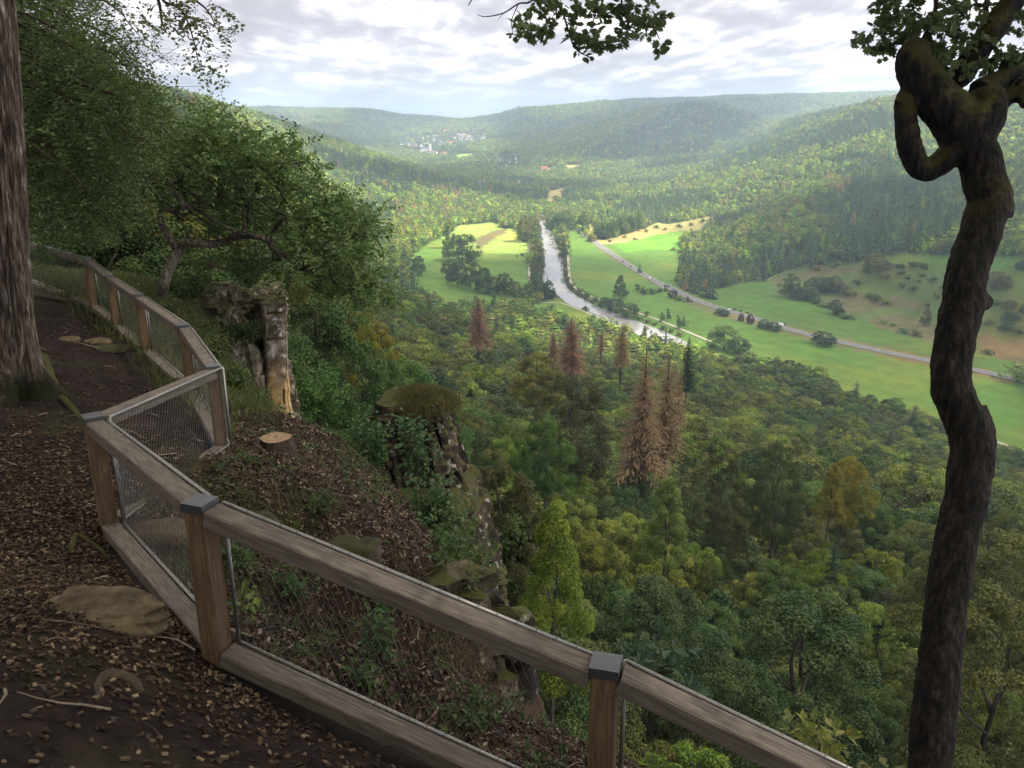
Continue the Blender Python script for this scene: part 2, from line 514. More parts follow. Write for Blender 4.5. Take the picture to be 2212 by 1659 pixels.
KK = np.block([[K - np.eye(nC) * 3.0, Pm], [Pm.T, np.zeros((3, 3))]])
SOL = np.linalg.solve(KK, np.r_[CP[:, 2], 0, 0, 0])
FW = np.array(FLATW)
def dist_poly(x, y, poly):
    d = np.full(x.shape, 1e18)
    n = len(poly)
    for i in range(n):
        a = poly[i]; b = poly[(i + 1) % n]
        e = b - a
        t = np.clip(((x - a[0]) * e[0] + (y - a[1]) * e[1]) / (e @ e + 1e-9), 0, 1)
        d = np.minimum(d, (x - a[0] - t * e[0]) ** 2 + (y - a[1] - t * e[1]) ** 2)
    return np.sqrt(d)

def height(x, y):
    x = np.asarray(x, float); y = np.asarray(y, float)
    sh = x.shape; x = x.ravel(); y = y.ravel()
    z = np.zeros(x.shape)
    for i in range(0, len(x), 40000):
        xs, ys = x[i:i + 40000], y[i:i + 40000]
        z[i:i + 40000] = phi((xs[:, None] - CP[None, :, 0]) ** 2 + (ys[:, None] - CP[None, :, 1]) ** 2) @ SOL[:nC] + SOL[nC] + SOL[nC + 1] * xs / 1000 + SOL[nC + 2] * ys / 1000
    r = np.hypot(x, y)
    ins = inside(x, y, FLATW)
    d = np.where(ins, 0, dist_poly(x, y, FW))
    w = np.clip(d / 90, 0, 1); w = w * w * (3 - 2 * w)
    z = z + (fbm(x / 170, y / 170, 4, 3) - 0.5) * 26 * w * np.clip((r - 120) / 600, 0, 1)
    z = z - np.maximum(r - 5450, 0) * 0.10
    z = np.maximum(z, ZV + 0.5)
    z = ZV + (z - ZV) * w
    return z.reshape(sh)

NAZ, NR = 560, 520
az = np.radians(np.linspace(-44, 44, NAZ))
rr_ = np.exp(np.linspace(math.log(24), math.log(9500), NR))
AZ, RR = np.meshgrid(az, rr_)
TX, TY = np.sin(AZ) * RR, np.cos(AZ) * RR
TZ = height(TX, TY)
def ground(x, y):
    """terrain height by lookup in the polar grid"""
    x = np.asarray(x, float); y = np.asarray(y, float)
    a = (np.arctan2(x, y) - az[0]) / (az[1] - az[0]); b = (np.log(np.maximum(np.hypot(x, y), 24.01)) - math.log(24)) / (math.log(9500) - math.log(24)) * (NR - 1)
    a = np.clip(a, 0, NAZ - 1.001); b = np.clip(b, 0, NR - 1.001)
    i = b.astype(int); j = a.astype(int); fb = b - i; fa = a - j
    return (TZ[i, j] * (1 - fa) + TZ[i, j + 1] * fa) * (1 - fb) + (TZ[i + 1, j] * (1 - fa) + TZ[i + 1, j + 1] * fa) * fb

def hit(px, py, dmin=330.0, lift=0.0):
    """where the line of sight through a point of the photograph meets the land beyond dmin"""
    a = ray(px, py); a = a / math.hypot(a[0], a[1])
    s = np.exp(np.linspace(math.log(dmin), math.log(9400), 2500))
    z = ground(a[0] * s, a[1] * s) + lift
    k = np.nonzero(a[2] * s <= z)[0]
    i = k[0] if len(k) else len(s) - 1
    return np.array([a[0] * s[i], a[1] * s[i], z[i]])

# ---- what covers the land, as outlines seen in the photograph
def L2(*p): return [A2(*q) for q in p]
def L3(*p): return [A3(*q) for q in p]
MEADOWS = {
 'left': L2((370,1060),(450,990),(560,930),(640,880),(680,858),(850,848),(900,850),(935,882),(1010,888),(1040,960),(1090,960),(1100,1180),(1090,1330),(1250,1290),(1400,1340),(1900,1560),(1880,1600),(1590,1510),(1236,1440),(1100,1370),(800,1370),(580,1370),(420,1280),(360,1150)),
 'mid': L2((1300,900),(1345,880),(1480,985),(1640,1085),(1800,1190),(1900,1235),(2010,1300),(2400,1420),(3000,1560),(4000,1800),(4500,2600),(3990,2354),(3276,2028),(3004,1950),(2596,1750),(2215,1690),(2050,1640),(1900,1600),(1700,1540),(1320,1190),(1300,1000)),
 'right': L2((1400,900),(1430,830),(1480,900),(1500,950),(1620,925),(1760,880),(1830,845),(1900,855),(2080,822),(2190,795),(2170,850),(2110,880),(2090,930),(2000,960),(1985,1010),(1990,1100),(1960,1170),(1950,1215),(2020,1260),(2500,1380),(3000,1520),(2500,1500),(1890,1240),(1640,1085),(1480,985)),
 'lower_right': L3((250,1290),(300,1262),(480,1220),(600,1190),(700,1190),(740,1150),(900,1112),(1100,1085),(1250,1085),(1290,1060),(1400,1035),(1600,1022),(1800,1030),(1900,1040),(2300,1050),(2800,1050),(2800,1900),(2250,1790),(1650,1660),(1000,1515),(420,1350)),
 'clearing': L2((1185,660),(1300,642),(1260,755),(1178,760)),
 'clearing_up': A4 and [A4(1635,548),A4(2060,520),(A4(2060,560)),A4(1960,590),A4(1800,560),A4(1700,600),A4(1650,590)],
 'town_a': [A4(800,420),A4(980,405),A4(1000,430),A4(870,470),A4(780,480)],
 'town_b': [A4(1060,385),A4(1100,345),A4(1135,350),A4(1130,385),A4(1090,400)],
 'town_c': [A2(0,345),A2(60,345),A2(110,355),A2(0,358)],
}
DRY = [L2((1400,900),(1430,830),(1480,900),(1500,950),(1620,925),(1760,880),(1830,845),(1900,855),(2080,822),(2190,795),(2170,850),(2080,890),(1900,905),(1700,950),(1560,975),(1480,985)),
       MEADOWS['clearing'], MEADOWS['clearing_up']]
PALE = [L2((560,935),(640,880),(680,858),(850,848),(900,850),(935,882),(1010,888),(1040,960),(1090,960),(1090,1032),(800,1030),(700,1000),(600,985))]
BROWN = [L2((750,960),(800,925),(870,893),(960,885),(950,905),(880,940),(800,1000),(780,1000)),
         L3((880,1130),(1000,1105),(1280,1105),(1260,1150),(1100,1150),(950,1180),(720,1210),(740,1180)),
         L3((1000,1310),(1150,1265),(1300,1260),(1500,1290),(1700,1340),(1500,1350),(1350,1350),(1200,1385),(1080,1340)),
         L3((1270,1420),(1450,1380),(1700,1450),(1690,1545),(1500,1500),(1350,1465)),
         L3((1940,1500),(2212,1560),(2500,1620),(2500,1760),(2100,1660),(1950,1600)),
         L2((540,905),(640,850),(690,840),(660,870),(560,925))]
ORCHARD = L3((700,1195),(900,1112),(1250,1085),(1350,1100),(1400,1120),(1820,1110),(2300,1180),(2800,1300),(2800,1750),(2250,1680),(1690,1560),(1250,1410),(1000,1330),(790,1290))
VERGE = L2((1345,870),(1400,900),(1500,968),(1640,1058),(1760,1145),(1890,1212),(2020,1275),(2212,1345),(2600,1450),(3000,1540),(3900,1740),(3900,1790),(3000,1600),(2600,1505),(2212,1400),(1990,1320),(1880,1250),(1750,1170),(1620,1095),(1480,1000))
MOWN = L2((1570,975),(1700,950),(1900,905),(2000,905),(1990,960),(1985,1010),(1800,1000),(1650,1020))

def cover(x, y, z):
    """0 forest floor, 1 meadow, with colours; returns (is_open, rgb)"""
    px, py, f = proj(np.stack([x, y, z], -1))
    far = np.hypot(x, y) > 330
    jx = (fbm(x / 14, y / 14, 3, 21) - 0.5) * 7; jy = (fbm(x / 14, y / 14, 3, 22) - 0.5) * 4
    open_ = np.zeros(px.shape, bool)
    for k, p in MEADOWS.items(): open_ |= inside(px + jx * 0.6, py + jy * 0.6, p)
    open_ &= far
    col = np.zeros(px.shape + (3,)); col[:] = (0.035, 0.045, 0.02)
    def put(m, c): col[m & open_] = c
    put(open_, (0.095, 0.178, 0.030))
    def pa(polys, c, jit=1.0):
        m = np.zeros(px.shape, bool)
        for p in polys: m |= inside(px + jx * jit, py + jy * jit, p)
        put(m, c)
    pa([MEADOWS['lower_right']], (0.078, 0.150, 0.028))
    pa([ORCHARD], (0.090, 0.132, 0.034), 2.5)
    pa(PALE, (0.210, 0.285, 0.060), 1)
    pa(DRY, (0.300, 0.270, 0.100), 1.4)
    pa([MEADOWS['town_a'], MEADOWS['town_b'], MEADOWS['town_c']], (0.21, 0.32, 0.07))
    pa([MOWN], (0.11, 0.26, 0.03))
    pa(BROWN, (0.122, 0.112, 0.048), 2.2)
    pa([VERGE], (0.135, 0.140, 0.055), 0.5)
    orch = inside(px, py, ORCHARD)
    # large soft variation that belongs to the grass itself: damp and dry patches, mowing tracks
    v = 0.80 + 0.40 * fbm(x / 38, y / 38, 5, 5)
    v = np.where(orch, 0.66 + 0.68 * fbm(x / 11, y / 11, 5, 6), v)
    t = (x * 0.80 + y * 0.6)
    v = v * (1 + 0.06 * np.sin(t / 3.4) * (~orch))
    br = np.clip((fbm(x / 60, y / 60, 4, 9) - 0.52) * 5, 0, 1) * open_
    col = col * v[..., None]
    col[..., 0] *= 1 + 0.45 * br; col[..., 1] *= 1 + 0.05 * br
    return open_, col

open_g, col_g = cover(TX, TY, TZ)
gi, gj = np.arange(NR - 1)[:, None], np.arange(NAZ - 1)[None, :]
GQ = np.stack([gi * NAZ + gj, (gi + 1) * NAZ + gj, (gi + 1) * NAZ + gj + 1, gi * NAZ + gj + 1], -1).reshape(-1, 4)[:, ::-1]
m, n, l, out = newmat('land')
at = N(n, 'ShaderNodeAttribute', attribute_name='cover')
tcn = N(n, 'ShaderNodeTexCoord')
nz = N(n, 'ShaderNodeTexNoise', inp={'Scale': 0.09, 'Detail': 9.0, 'Roughness': 0.7}); l.new(tcn.outputs['Object'], nz.inputs['Vector'])
mr = N(n, 'ShaderNodeMapRange', inp={'From Min': 0.3, 'From Max': 0.7, 'To Min': 0.78, 'To Max': 1.2}); l.new(nz.outputs[0], mr.inputs[0])
hs = N(n, 'ShaderNodeHueSaturation'); l.new(at.outputs['Color'], hs.inputs['Color']); l.new(mr.outputs[0], hs.inputs['Value'])
pb = N(n, 'ShaderNodeBsdfPrincipled', inp={'Roughness': 0.9, 'Specular IOR Level': 0.1})
l.new(hs.outputs[0], pb.inputs['Base Color']); l.new(pb.outputs[0], out.inputs[0])
M_land = m
land_me = mesh('land', np.stack([TX, TY, TZ], -1).reshape(-1, 3), GQ, [M_land], smooth=True)
ca = land_me.color_attributes.new('cover', 'FLOAT_COLOR', 'POINT')
ca.data.foreach_set('color', np.c_[col_g.reshape(-1, 3), np.ones(NR * NAZ)].astype(np.float32).ravel())
# name the vertex colour so the material finds it
land = link('terrain', land_me, kind='structure')

# far ring so that the ground reaches the horizon
ga = np.radians(np.linspace(0, 360, 97)[:-1])
Vr = np.vstack([np.c_[np.sin(ga) * 9000, np.cos(ga) * 9000, np.full(96, -150.0)], np.c_[np.sin(ga) * 16000, np.cos(ga) * 16000, np.full(96, -163.0)]])
Qr = np.array([[i, (i + 1) % 96, 96 + (i + 1) % 96, 96 + i] for i in range(96)])[:, ::-1]
link('distant_land', mesh('distant land', Vr, Qr, [plain('distant woodland', (.05, .075, .03), 0.95, 0.3, 0.01)]), kind='structure')

# ------------------------------------------------------------------ river, road, paths
def drape(pts2d, off):
    out_ = []
    for p in pts2d:
        h = hit(*p); out_.append((h[0], h[1], h[2] + off))
    return np.array(out_)
lb = drape([A2(*p) for p in [(1150,800),(1135,850),(1117,895),(1135,945),(1152,1000),(1172,1075),(1165,1130),(1162,1190),(1195,1230),(1245,1272),(1305,1325),(1400,1360),(1500,1402),(1620,1460),(1710,1505),(1810,1545),(1900,1590),(1960,1625)]], 0.30)
rb = drape([A2(*p) for p in [(1172,800),(1180,850),(1208,895),(1232,945),(1252,1000),(1278,1075),(1283,1130),(1288,1190),(1310,1235),(1350,1272),(1410,1305),(1480,1340),(1570,1375),(1690,1420),(1800,1460),(1900,1500),(1985,1540),(2040,1568)]], 0.30)
LB, RB = catmull(lb, 6), catmull(rb, 6)
LB[:, 2] = RB[:, 2] = ZV + 0.30
nL = len(LB)
m, n, l, out = newmat('river water')
tcn = N(n, 'ShaderNodeTexCoord')
mpn = N(n, 'ShaderNodeMapping'); mpn.inputs['Scale'].default_value = (1, 0.45, 1); l.new(tcn.outputs['Object'], mpn.inputs[0])
nz = N(n, 'ShaderNodeTexNoise', inp={'Scale': 0.35, 'Detail': 7.0, 'Roughness': 0.6}); l.new(mpn.outputs[0], nz.inputs['Vector'])
nz2 = N(n, 'ShaderNodeTexNoise', inp={'Scale': 0.03, 'Detail': 4.0}); l.new(mpn.outputs[0], nz2.inputs['Vector'])
mr = N(n, 'ShaderNodeMapRange', inp={'From Min': 0.4, 'From Max': 0.62, 'To Min': 0.05, 'To Max': 0.28}); l.new(nz2.outputs[0], mr.inputs[0])
bp = N(n, 'ShaderNodeBump', inp={'Strength': 0.10, 'Distance': 0.2}); l.new(nz.outputs[0], bp.inputs['Height'])
pb = N(n, 'ShaderNodeBsdfPrincipled', inp={'Base Color': c4(.24, .235, .225), 'IOR': 1.6, 'Specular IOR Level': 1.0, 'Roughness': 0.12})
l.new(mr.outputs[0], pb.inputs['Roughness']); l.new(bp.outputs[0], pb.inputs['Normal']); l.new(pb.outputs[0], out.inputs[0])
M_water = m
link('river', mesh('river', np.vstack([LB, RB]), np.array([[i, nL + i, nL + i + 1, i + 1] for i in range(nL - 1)]), [M_water]), kind='structure')

def strip(name, line, width, mat, off, kind='structure', steps=5, label=None, flatz=False):
    P = catmull(drape(line, 0), steps)
    T = np.gradient(P[:, :2], axis=0); T /= np.linalg.norm(T, axis=1)[:, None]
    S = np.c_[T[:, 1], -T[:, 0]]
    a, b = P[:, :2] + S * width / 2, P[:, :2] - S * width / 2
    k = len(P)
    za = ground(P[:, 0], P[:, 1]) + off
    V = np.vstack([np.c_[a, za], np.c_[b, za]])
    Q = np.array([[i, i + 1, k + i + 1, k + i] for i in range(k - 1)])
    return link(name, mesh(name, V, Q, [mat]), kind=kind), np.c_[P[:, :2], za], S
ROADPX = L2((1335,868),(1400,915),(1500,985),(1640,1075),(1750,1150),(1890,1225),(2000,1285),(2212,1360)) + L3((900,1492),(1200,1570),(1400,1610),(1660,1665),(1900,1720),(2212,1800))
ROADPX = L2((1335,868),(1400,915),(1500,985),(1640,1080),(1750,1150),(1890,1228)) + L3((110,1215),(240,1285),(420,1350),(640,1415),(780,1462),(1000,1520),(1200,1567),(1400,1610),(1660,1662),(1900,1712),(2212,1780))
M_asph = plain('worn asphalt', (.155, .150, .150), 0.9, 0.12, 0.4)
M_mark = plain('road paint', (.72, .72, .70), 0.7, 0.05)
M_path = plain('pale gravel', (.42, .38, .30), 0.95, 0.15, 1.0)
road, RP, RS = strip('road', ROADPX, 8.0, M_asph, 0.35)
RPf = catmull(RP, 3); RPf[:, 2] = ground(RPf[:, 0], RPf[:, 1]) + 0.40
Tn = np.gradient(RPf, axis=0); Tn = unit(Tn); Sn = np.stack([Tn[:, 1], -Tn[:, 0], Tn[:, 2] * 0], -1)
Lr = np.r_[0, np.cumsum(np.linalg.norm(np.diff(RPf, axis=0), axis=1))]
def on_road(s, side=0.0):
    i = min(np.searchsorted(Lr, s), len(Lr) - 2); i = max(i, 1)
    f = (s - Lr[i - 1]) / (Lr[i] - Lr[i - 1] + 1e-9)
    return RPf[i - 1] * (1 - f) + RPf[i] * f + Sn[i] * side, Tn[i], Sn[i]
mb = MB()
for side in (-3.65, 3.65):
    for i in range(len(RPf) - 1):
        a, b = RPf[i] + Sn[i] * side, RPf[i + 1] + Sn[i + 1] * side
        mb.add([a - Sn[i] * .14, a + Sn[i] * .14, b + Sn[i + 1] * .14, b - Sn[i + 1] * .14], [[0, 1, 2, 3]])
s = 5.0
while s < Lr[-1] - 8:
    a, t_, s_ = on_road(s); b, t2, s2 = on_road(s + 4)
    mb.add([a - s_ * .11, a + s_ * .11, b + s2 * .11, b - s2 * .11], [[0, 1, 2, 3]])
    s += 12
mb.build('road_markings', M_mark, kind='structure')
strip('riverside_path', L2((1300,985),(1308,1015),(1312,1100),(1320,1180),(1348,1228),(1410,1268),(1500,1302),(1600,1340),(1730,1383),(1850,1425),(2020,1495),(2150,1550)), 2.6, M_path, 0.33)
strip('towpath', L2((1080,900),(1085,960),(1084,1050),(1084,1150),(1086,1200)), 2.6, M_path, 0.33)
strip('farm_track', L2((1080,1308),(1160,1318),(1240,1320),(1310,1335),(1400,1370),(1520,1420),(1650,1480)), 2.2, M_path, 0.31)
strip('side_road', L2((535,915),(565,890),(610,868),(650,850),(680,838)), 6, M_asph, 0.5)
strip('field_track', L2((1545,975),(1590,968),(1640,958),(1720,945)), 2.2, M_path, 0.5)
strip('meadow_path', [(2150, 955), (2180, 966), (2215, 982), (2260, 1000)], 2.2, M_path, 0.4)
strip('orchard_track', L3((700,1190),(760,1160),(880,1125),(1000,1100),(1150,1090)), 2.2, plain('worn turf', (.20, .17, .09), .95, .2), 0.5)

# ------------------------------------------------------------------ clouds added over the valley, out of view, gaps cut so shade falls in patches
LIT = [[(430,222),(540,232),(600,275),(640,298),(700,350),(800,385),(900,405),(1000,415),(1090,430),(1235,470),(1300,515),(1480,512),(1530,540),(1420,552),(1240,545),(1150,552),(1040,552),(930,572),(860,560),(800,500),(700,470),(620,420),(560,350)],
       [(1225,475),(1235,430),(1300,400),(1420,375),(1500,355),(1620,290),(1690,250),(1780,205),(1960,150),(2260,150),(2260,350),(1980,385),(1850,400),(1740,425),(1600,455),(1560,465),(1475,500),(1400,520)],
       [(1400,535),(1560,500),(1530,600),(1460,590)],
       [(700,330),(790,318),(870,345),(1000,338),(1060,345),(1050,318),(1120,322),(1110,340),(1060,352),(960,358),(860,362),(780,352)],
       [(1150,352),(1260,345),(1420,352),(1390,385),(1240,395),(1120,392),(1130,370)],
       [(1560,300),(1480,340),(1400,352),(1420,330),(1500,300)],
       [(1020,240),(1240,215),(1350,215),(1290,245),(1150,262)],
       [(1120,690),(1500,720),(1650,820),(1500,870),(1250,850),(1100,780)],
       [(580,225),(760,225),(760,262),(640,270)],
       [(855,285),(960,262),(1075,262),(1080,325),(1000,345),(860,345)],
       ]
CZ = 1150.0
cgx = np.linspace(-2600, 5200, 260); cgy = np.linspace(-900, 6800, 257)
CX, CY = np.meshgrid(cgx, cgy)
gx = CX - SUN_DIR[0] / SUN_DIR[2] * (CZ - ZV); gy = CY - SUN_DIR[1] / SUN_DIR[2] * (CZ - ZV)
for it in range(5):
    gz = np.where((np.hypot(gx, gy) < 9000) & (gy > 10) & (np.abs(np.arctan2(gx, gy)) < 0.76), ground(gx, gy), -60.0)
    k_ = (CZ - gz)
    gx = CX - SUN_DIR[0] / SUN_DIR[2] * k_; gy = CY - SUN_DIR[1] / SUN_DIR[2] * k_
ppx, ppy, pf = proj(np.stack([gx, gy, gz], -1))
jx = (fbm(gx / 120, gy / 120, 4, 41) - 0.5) * 60; jy = (fbm(gx / 120, gy / 120, 4, 42) - 0.5) * 26
lit = np.zeros(CX.shape, bool)
for p in LIT: lit |= inside(ppx + jx, ppy + jy, p)
inview = (pf > 0) & (ppx > -200) & (ppx < 2412) & (ppy > 100) & (ppy < 1800)
rnd = fbm(CX / 700, CY / 700, 4, 51) < 0.46
lit = np.where(inview, lit, rnd)
lit &= np.hypot(gx, gy) > 330          # sheet kept closed so the lookout lies in shade of the added cloud
den = np.where(lit, 0.0, 1.0)
for it in range(2):     # soft cloud edges
    q = np.pad(den, 1, mode='edge')
    den = (q[:-2, :-2] + q[:-2, 1:-1] + q[:-2, 2:] + q[1:-1, :-2] + 2 * q[1:-1, 1:-1] + q[1:-1, 2:] + q[2:, :-2] + q[2:, 1:-1] + q[2:, 2:]) / 10
den = den * (0.80 + 0.18 * fbm(CX / 300, CY / 300, 3, 61))
m, n, l, out = newmat('shade_cloud')
at = N(n, 'ShaderNodeAttribute', attribute_name='cloud_cover')
tr = N(n, 'ShaderNodeBsdfTransparent'); tl = N(n, 'ShaderNodeBsdfTranslucent', inp={'Color': c4(.50)})
ms = N(n, 'ShaderNodeMixShader'); l.new(at.outputs['Fac'], ms.inputs[0]); l.new(tr.outputs[0], ms.inputs[1]); l.new(tl.outputs[0], ms.inputs[2]); l.new(ms.outputs[0], out.inputs[0])
i_, j_ = np.arange(256)[:, None], np.arange(259)[None, :]
CQ = np.stack([i_ * 260 + j_, i_ * 260 + j_ + 1, (i_ + 1) * 260 + j_ + 1, (i_ + 1) * 260 + j_], -1).reshape(-1, 4)
keep = den.ravel()[CQ].max(1) > 0.01
cz = CZ + den * 60 * fbm(CX / 200, CY / 200, 4, 71)
cme = mesh('shade_clouds', np.stack([CX, CY, cz], -1).reshape(-1, 3), CQ[keep], [m], smooth=True)
a_ = cme.attributes.new('cloud_cover', 'FLOAT', 'POINT'); a_.data.foreach_set('value', den.ravel().astype(np.float32))
link('shade_clouds', cme, kind='structure')

# ------------------------------------------------------------------ haze : one closed box of thin air
m, n, l, out = newmat('haze air')
pv = N(n, 'ShaderNodeVolumePrincipled', inp={'Color': c4(.60, .76, 1.0), 'Density': 0.00015, 'Anisotropy': 0.3})
l.new(pv.outputs[0], out.inputs['Volume'])
mb = MB(); mb.box((0, 0, 15), (34000, 34000, 400))
HAZE = mb.build('haze', m, kind='stuff')

# ------------------------------------------------------------------ trees
def sph(n, r_=rng):
    return unit(r_.normal(size=(n, 3)))

def crown_broad(R, H, z0, K, NL, leaf, seed, shape='round', flat=0.0, gaps=0.0, droop=0.3, clump=0.30):
    """leaf-sized faces on clumps that fill an uneven crown"""
    g = np.random.default_rng(seed)
    t = (np.arange(K) + g.random(K)) / K * 0.98 + 0.01
    if shape == 'cone': prof = (1 - t) ** 0.75 * 1.0 + 0.08
    elif shape == 'column': prof = 0.62 * np.sin(np.pi * np.clip(t * 0.86 + 0.12, 0, 1)) ** 0.6
    else: prof = np.sqrt(np.clip(1 - (t * 1.25 - 0.40) ** 2 / 0.74, 0.03, 1))
    a = g.random(K) * 2 * math.pi
    lob = 1 + 0.22 * np.sin(a * 2 + seed) + 0.16 * np.sin(a * 3 + seed * 2.3)
    rad = R * prof * lob * (0.45 + 0.55 * g.random(K) ** 0.5)
    C = np.stack([np.cos(a) * rad, np.sin(a) * rad, z0 + t * H * 0.93], -1)
    rc = R * clump * (0.6 + 0.8 * g.random(K)) * (1 - 0.35 * t)
    if shape == 'column': rc *= 0.75
    w = rc ** 2; w /= w.sum()
    idx = g.choice(K, NL, p=w)
    n = unit(g.normal(size=(NL, 3)) + np.array([0, 0, 0.25]) + 0.5 * unit(C[idx] - np.array([0, 0, z0 + H * 0.4])))
    rj = rc[idx] * (0.45 + 0.62 * g.random(NL) ** 0.5)
    P = C[idx] + n * rj[:, None] * np.array([1.0, 1.0, 0.85])
    Nn = unit(n * 0.8 + sph(NL, g) * 0.7 + np.array([0, 0, 0.35]))
    D = unit(np.cross(Nn, sph(NL, g)) + np.array([0, 0, -droop]))
    L = leaf * (0.7 + 0.6 * g.random(NL))
    V, T = leaf_geo(P, D, Nn, L, L * 0.72)
    ct = g.random(K)                                     # every clump has its own tone
    tint = np.clip(0.55 * ct[idx] + 0.45 * g.random(NL), 0, 1)
    return V, T, np.repeat(tint, 2).reshape(-1) if False else np.concatenate([tint[:, None], tint[:, None]], 1).reshape(-1), C

def limbs(mb, H, R, C, r0, seed, n=7):
    g = np.random.default_rng(seed)
    P = catmull([[0, 0, -3], [0, 0, 0], [g.normal() * .2, g.normal() * .2, H * .3], [g.normal() * .4, g.normal() * .4, H * .62], [g.normal() * .5, g.normal() * .5, H * .92]], 3)
    mb.tube(P, np.linspace(r0, r0 * .2, len(P)), 6)
    for c in C[g.choice(len(C), min(n, len(C)), replace=False)]:
        h = max(H * .25, c[2] * (0.55 + 0.2 * g.random()))
        s = np.array([0, 0, h]); m_ = (s + c) / 2 + np.array([0, 0, -0.4])
        mb.tube(catmull([s, m_, c], 3), np.linspace(r0 * .4, r0 * .08, 7), 4, cap=False)

def make_broad(R, H, NL, leaf, seed, K=46, shape='round', trunk_h=0.13, **kw):
    z0 = H * trunk_h
    V, T, ti, C = crown_broad(R, H - z0, z0, K, NL, leaf, seed, shape, **kw)
    cr = mesh('crown', V, T, [M_leaf_mid], tint=ti)
    mb = MB(); limbs(mb, H, R, C, H * 0.016 + .05, seed)
    return cr, mb.me('trunk', M_trunk_far)

def spruce_geo(H, R, W, B, sub, seed, sparse=0.0, w0=0.16, hang=0.35, rag=0.0, pw=0.85, zb=0.10):
    g = np.random.default_rng(seed)
    Ps, Ds, Ns, Ls, Ws, Ti = [], [], [], [], [], []
    for k in range(W):
        t = (k + g.random() * .5) / W
        z = H * (zb + (1 - zb) * t)
        rad = R * (1 - t) ** pw * (0.80 + 0.35 * g.random() - rag * .6 * g.random()) + 0.12
        for b in range(max(3, int(B * (1 - t * 0.5)))):
            if g.random() < sparse * 0.6: continue
            a = g.random() * 6.283
            l = rad * (0.65 + 0.5 * g.random() - rag * .5 * g.random())
            d = np.array([math.cos(a), math.sin(a), -hang * (1 - t) + 0.25 * t])
            tone = g.random()
            for s_ in range(sub):
                f = (s_ + 0.5 * g.random()) / sub
                p = np.array([0, 0, z]) + d * l * f + np.array([0, 0, -0.12 * l * f * f])
                sd = np.array([-d[1], d[0], 0]) * (1 if s_ % 2 else -1)
                dd = unit(d * 0.9 + sd * (0.7 if sub > 1 else 0) + g.normal(size=3) * .15 + np.array([0, 0, -0.15]))
                Ps.append(p); Ds.append(dd); Ns.append(unit(np.array([0, 0, 1.0]) + g.normal(size=3) * .35))
                Ls.append(l * (1.15 / sub + 0.28) * (1.0 - 0.4 * f)); Ws.append(l * w0 * (1.4 - f)); Ti.append(np.clip(.6 * tone + .4 * g.random(), 0, 1))
    V, T = leaf_geo(np.array(Ps), np.array(Ds), np.array(Ns), np.array(Ls), np.array(Ws))
    ti = np.repeat(np.array(Ti), 2)
    return V, T, ti

def make_spruce(H, R, W, B, sub, seed, **kw):
    V, T, ti = spruce_geo(H, R, W, B, sub, seed, **kw)
    cr = mesh('crown', V, T, [M_needle], tint=ti)
    mb = MB(); mb.tube([[0, 0, -3], [0, 0, H * .5], [0, 0, H * .99]], [H * .016, H * .010, 0.03], 6)
    return cr, mb.me('trunk', M_trunk_far)

def core_blob(R, z, h, seed, k=7, rings=5):
    g = np.random.default_rng(seed)
    V = []; 
    for i in range(rings):
        t = (i + 0.5) / rings; a0 = g.random() * 6
        for j in range(k):
            a = a0 + j / k * 6.283; rr = R * math.sin(math.pi * (0.12 + 0.80 * t)) ** 0.7 * (0.8 + 0.3 * g.random())
            V.append([math.cos(a) * rr, math.sin(a) * rr, z + h * t])
    Q = [[i * k + j, i * k + (j + 1) % k, (i + 1) * k + (j + 1) % k, (i + 1) * k + j] for i in range(rings - 1) for j in range(k)]
    V.append([0, 0, z + h]); T = [[(rings - 1) * k + j, (rings - 1) * k + (j + 1) % k, rings * k] for j in range(k)]
    return V, Q, T

def make_far(R, H, NL, leaf, seed, shape='round'):
    V, T, ti, C = crown_broad(R, H * 0.85, H * .12, 14, NL, leaf, seed, shape, clump=0.34)
    mb = MB(); mb.add(V, T=T, tint=ti)
    cv, cq, ct = core_blob(R * (0.62 if shape == 'round' else .4), H * .12, H * .72, seed)
    mb.add(cv, cq, ct, tint=0.5)
    mb.tube([[0, 0, -2], [0, 0, H * .3]], [0.25, .2], 4, cap=False, tint=0.1)
    return mb.me('crown', M_leaf_far, tint=True)

def make_far_spruce(H, R, seed):
    V, T, ti = spruce_geo(H, R, 11, 8, 1, seed, w0=0.62)
    mb = MB(); mb.add(V, T=T, tint=ti)
    mb.tube([[0, 0, -2], [0, 0, H * .5], [0, 0, H]], [R * .22, R * .16, 0.05], 5, cap=False, tint=0.2)
    return mb.me('crown', M_leaf_far, tint=True)

# near kinds: (crown mesh, trunk mesh), nominal height 15
NEAR = [make_broad(4.6, 15, 42000, 0.19, 101, K=130, clump=.22), make_broad(4.0, 15, 38000, 0.18, 102, K=120, clump=.22), make_broad(5.2, 14, 44000, 0.20, 103, K=140, clump=.19),
        make_broad(3.6, 15, 32000, 0.17, 104, K=90, shape='cone', clump=.24), make_broad(4.4, 15, 36000, 0.18, 105, K=150, clump=.17, droop=.9)]
MID = [make_broad(4.8, 15, 7500, 0.44, 201, K=95), make_broad(4.2, 15, 7000, 0.42, 202, K=85), make_broad(5.3, 14, 8000, 0.46, 203, K=105, clump=.26),
       make_broad(3.7, 15, 6000, 0.40, 204, K=80, shape='cone'), make_broad(4.6, 15, 6000, 0.44, 205, K=70, clump=.2, droop=.9)]
SPR = [make_spruce(20, 3.7, 46, 14, 7, 301), make_spruce(20, 3.3, 44, 13, 7, 302)]
DEAD = [make_spruce(20, 3.4, 60, 16, 9, 311, sparse=0.25, w0=0.085, hang=0.75, rag=.42, pw=.6, zb=.22), make_spruce(20, 3.1, 58, 15, 9, 312, sparse=0.32, w0=0.08, hang=0.6, rag=.5, pw=.55, zb=.25)]
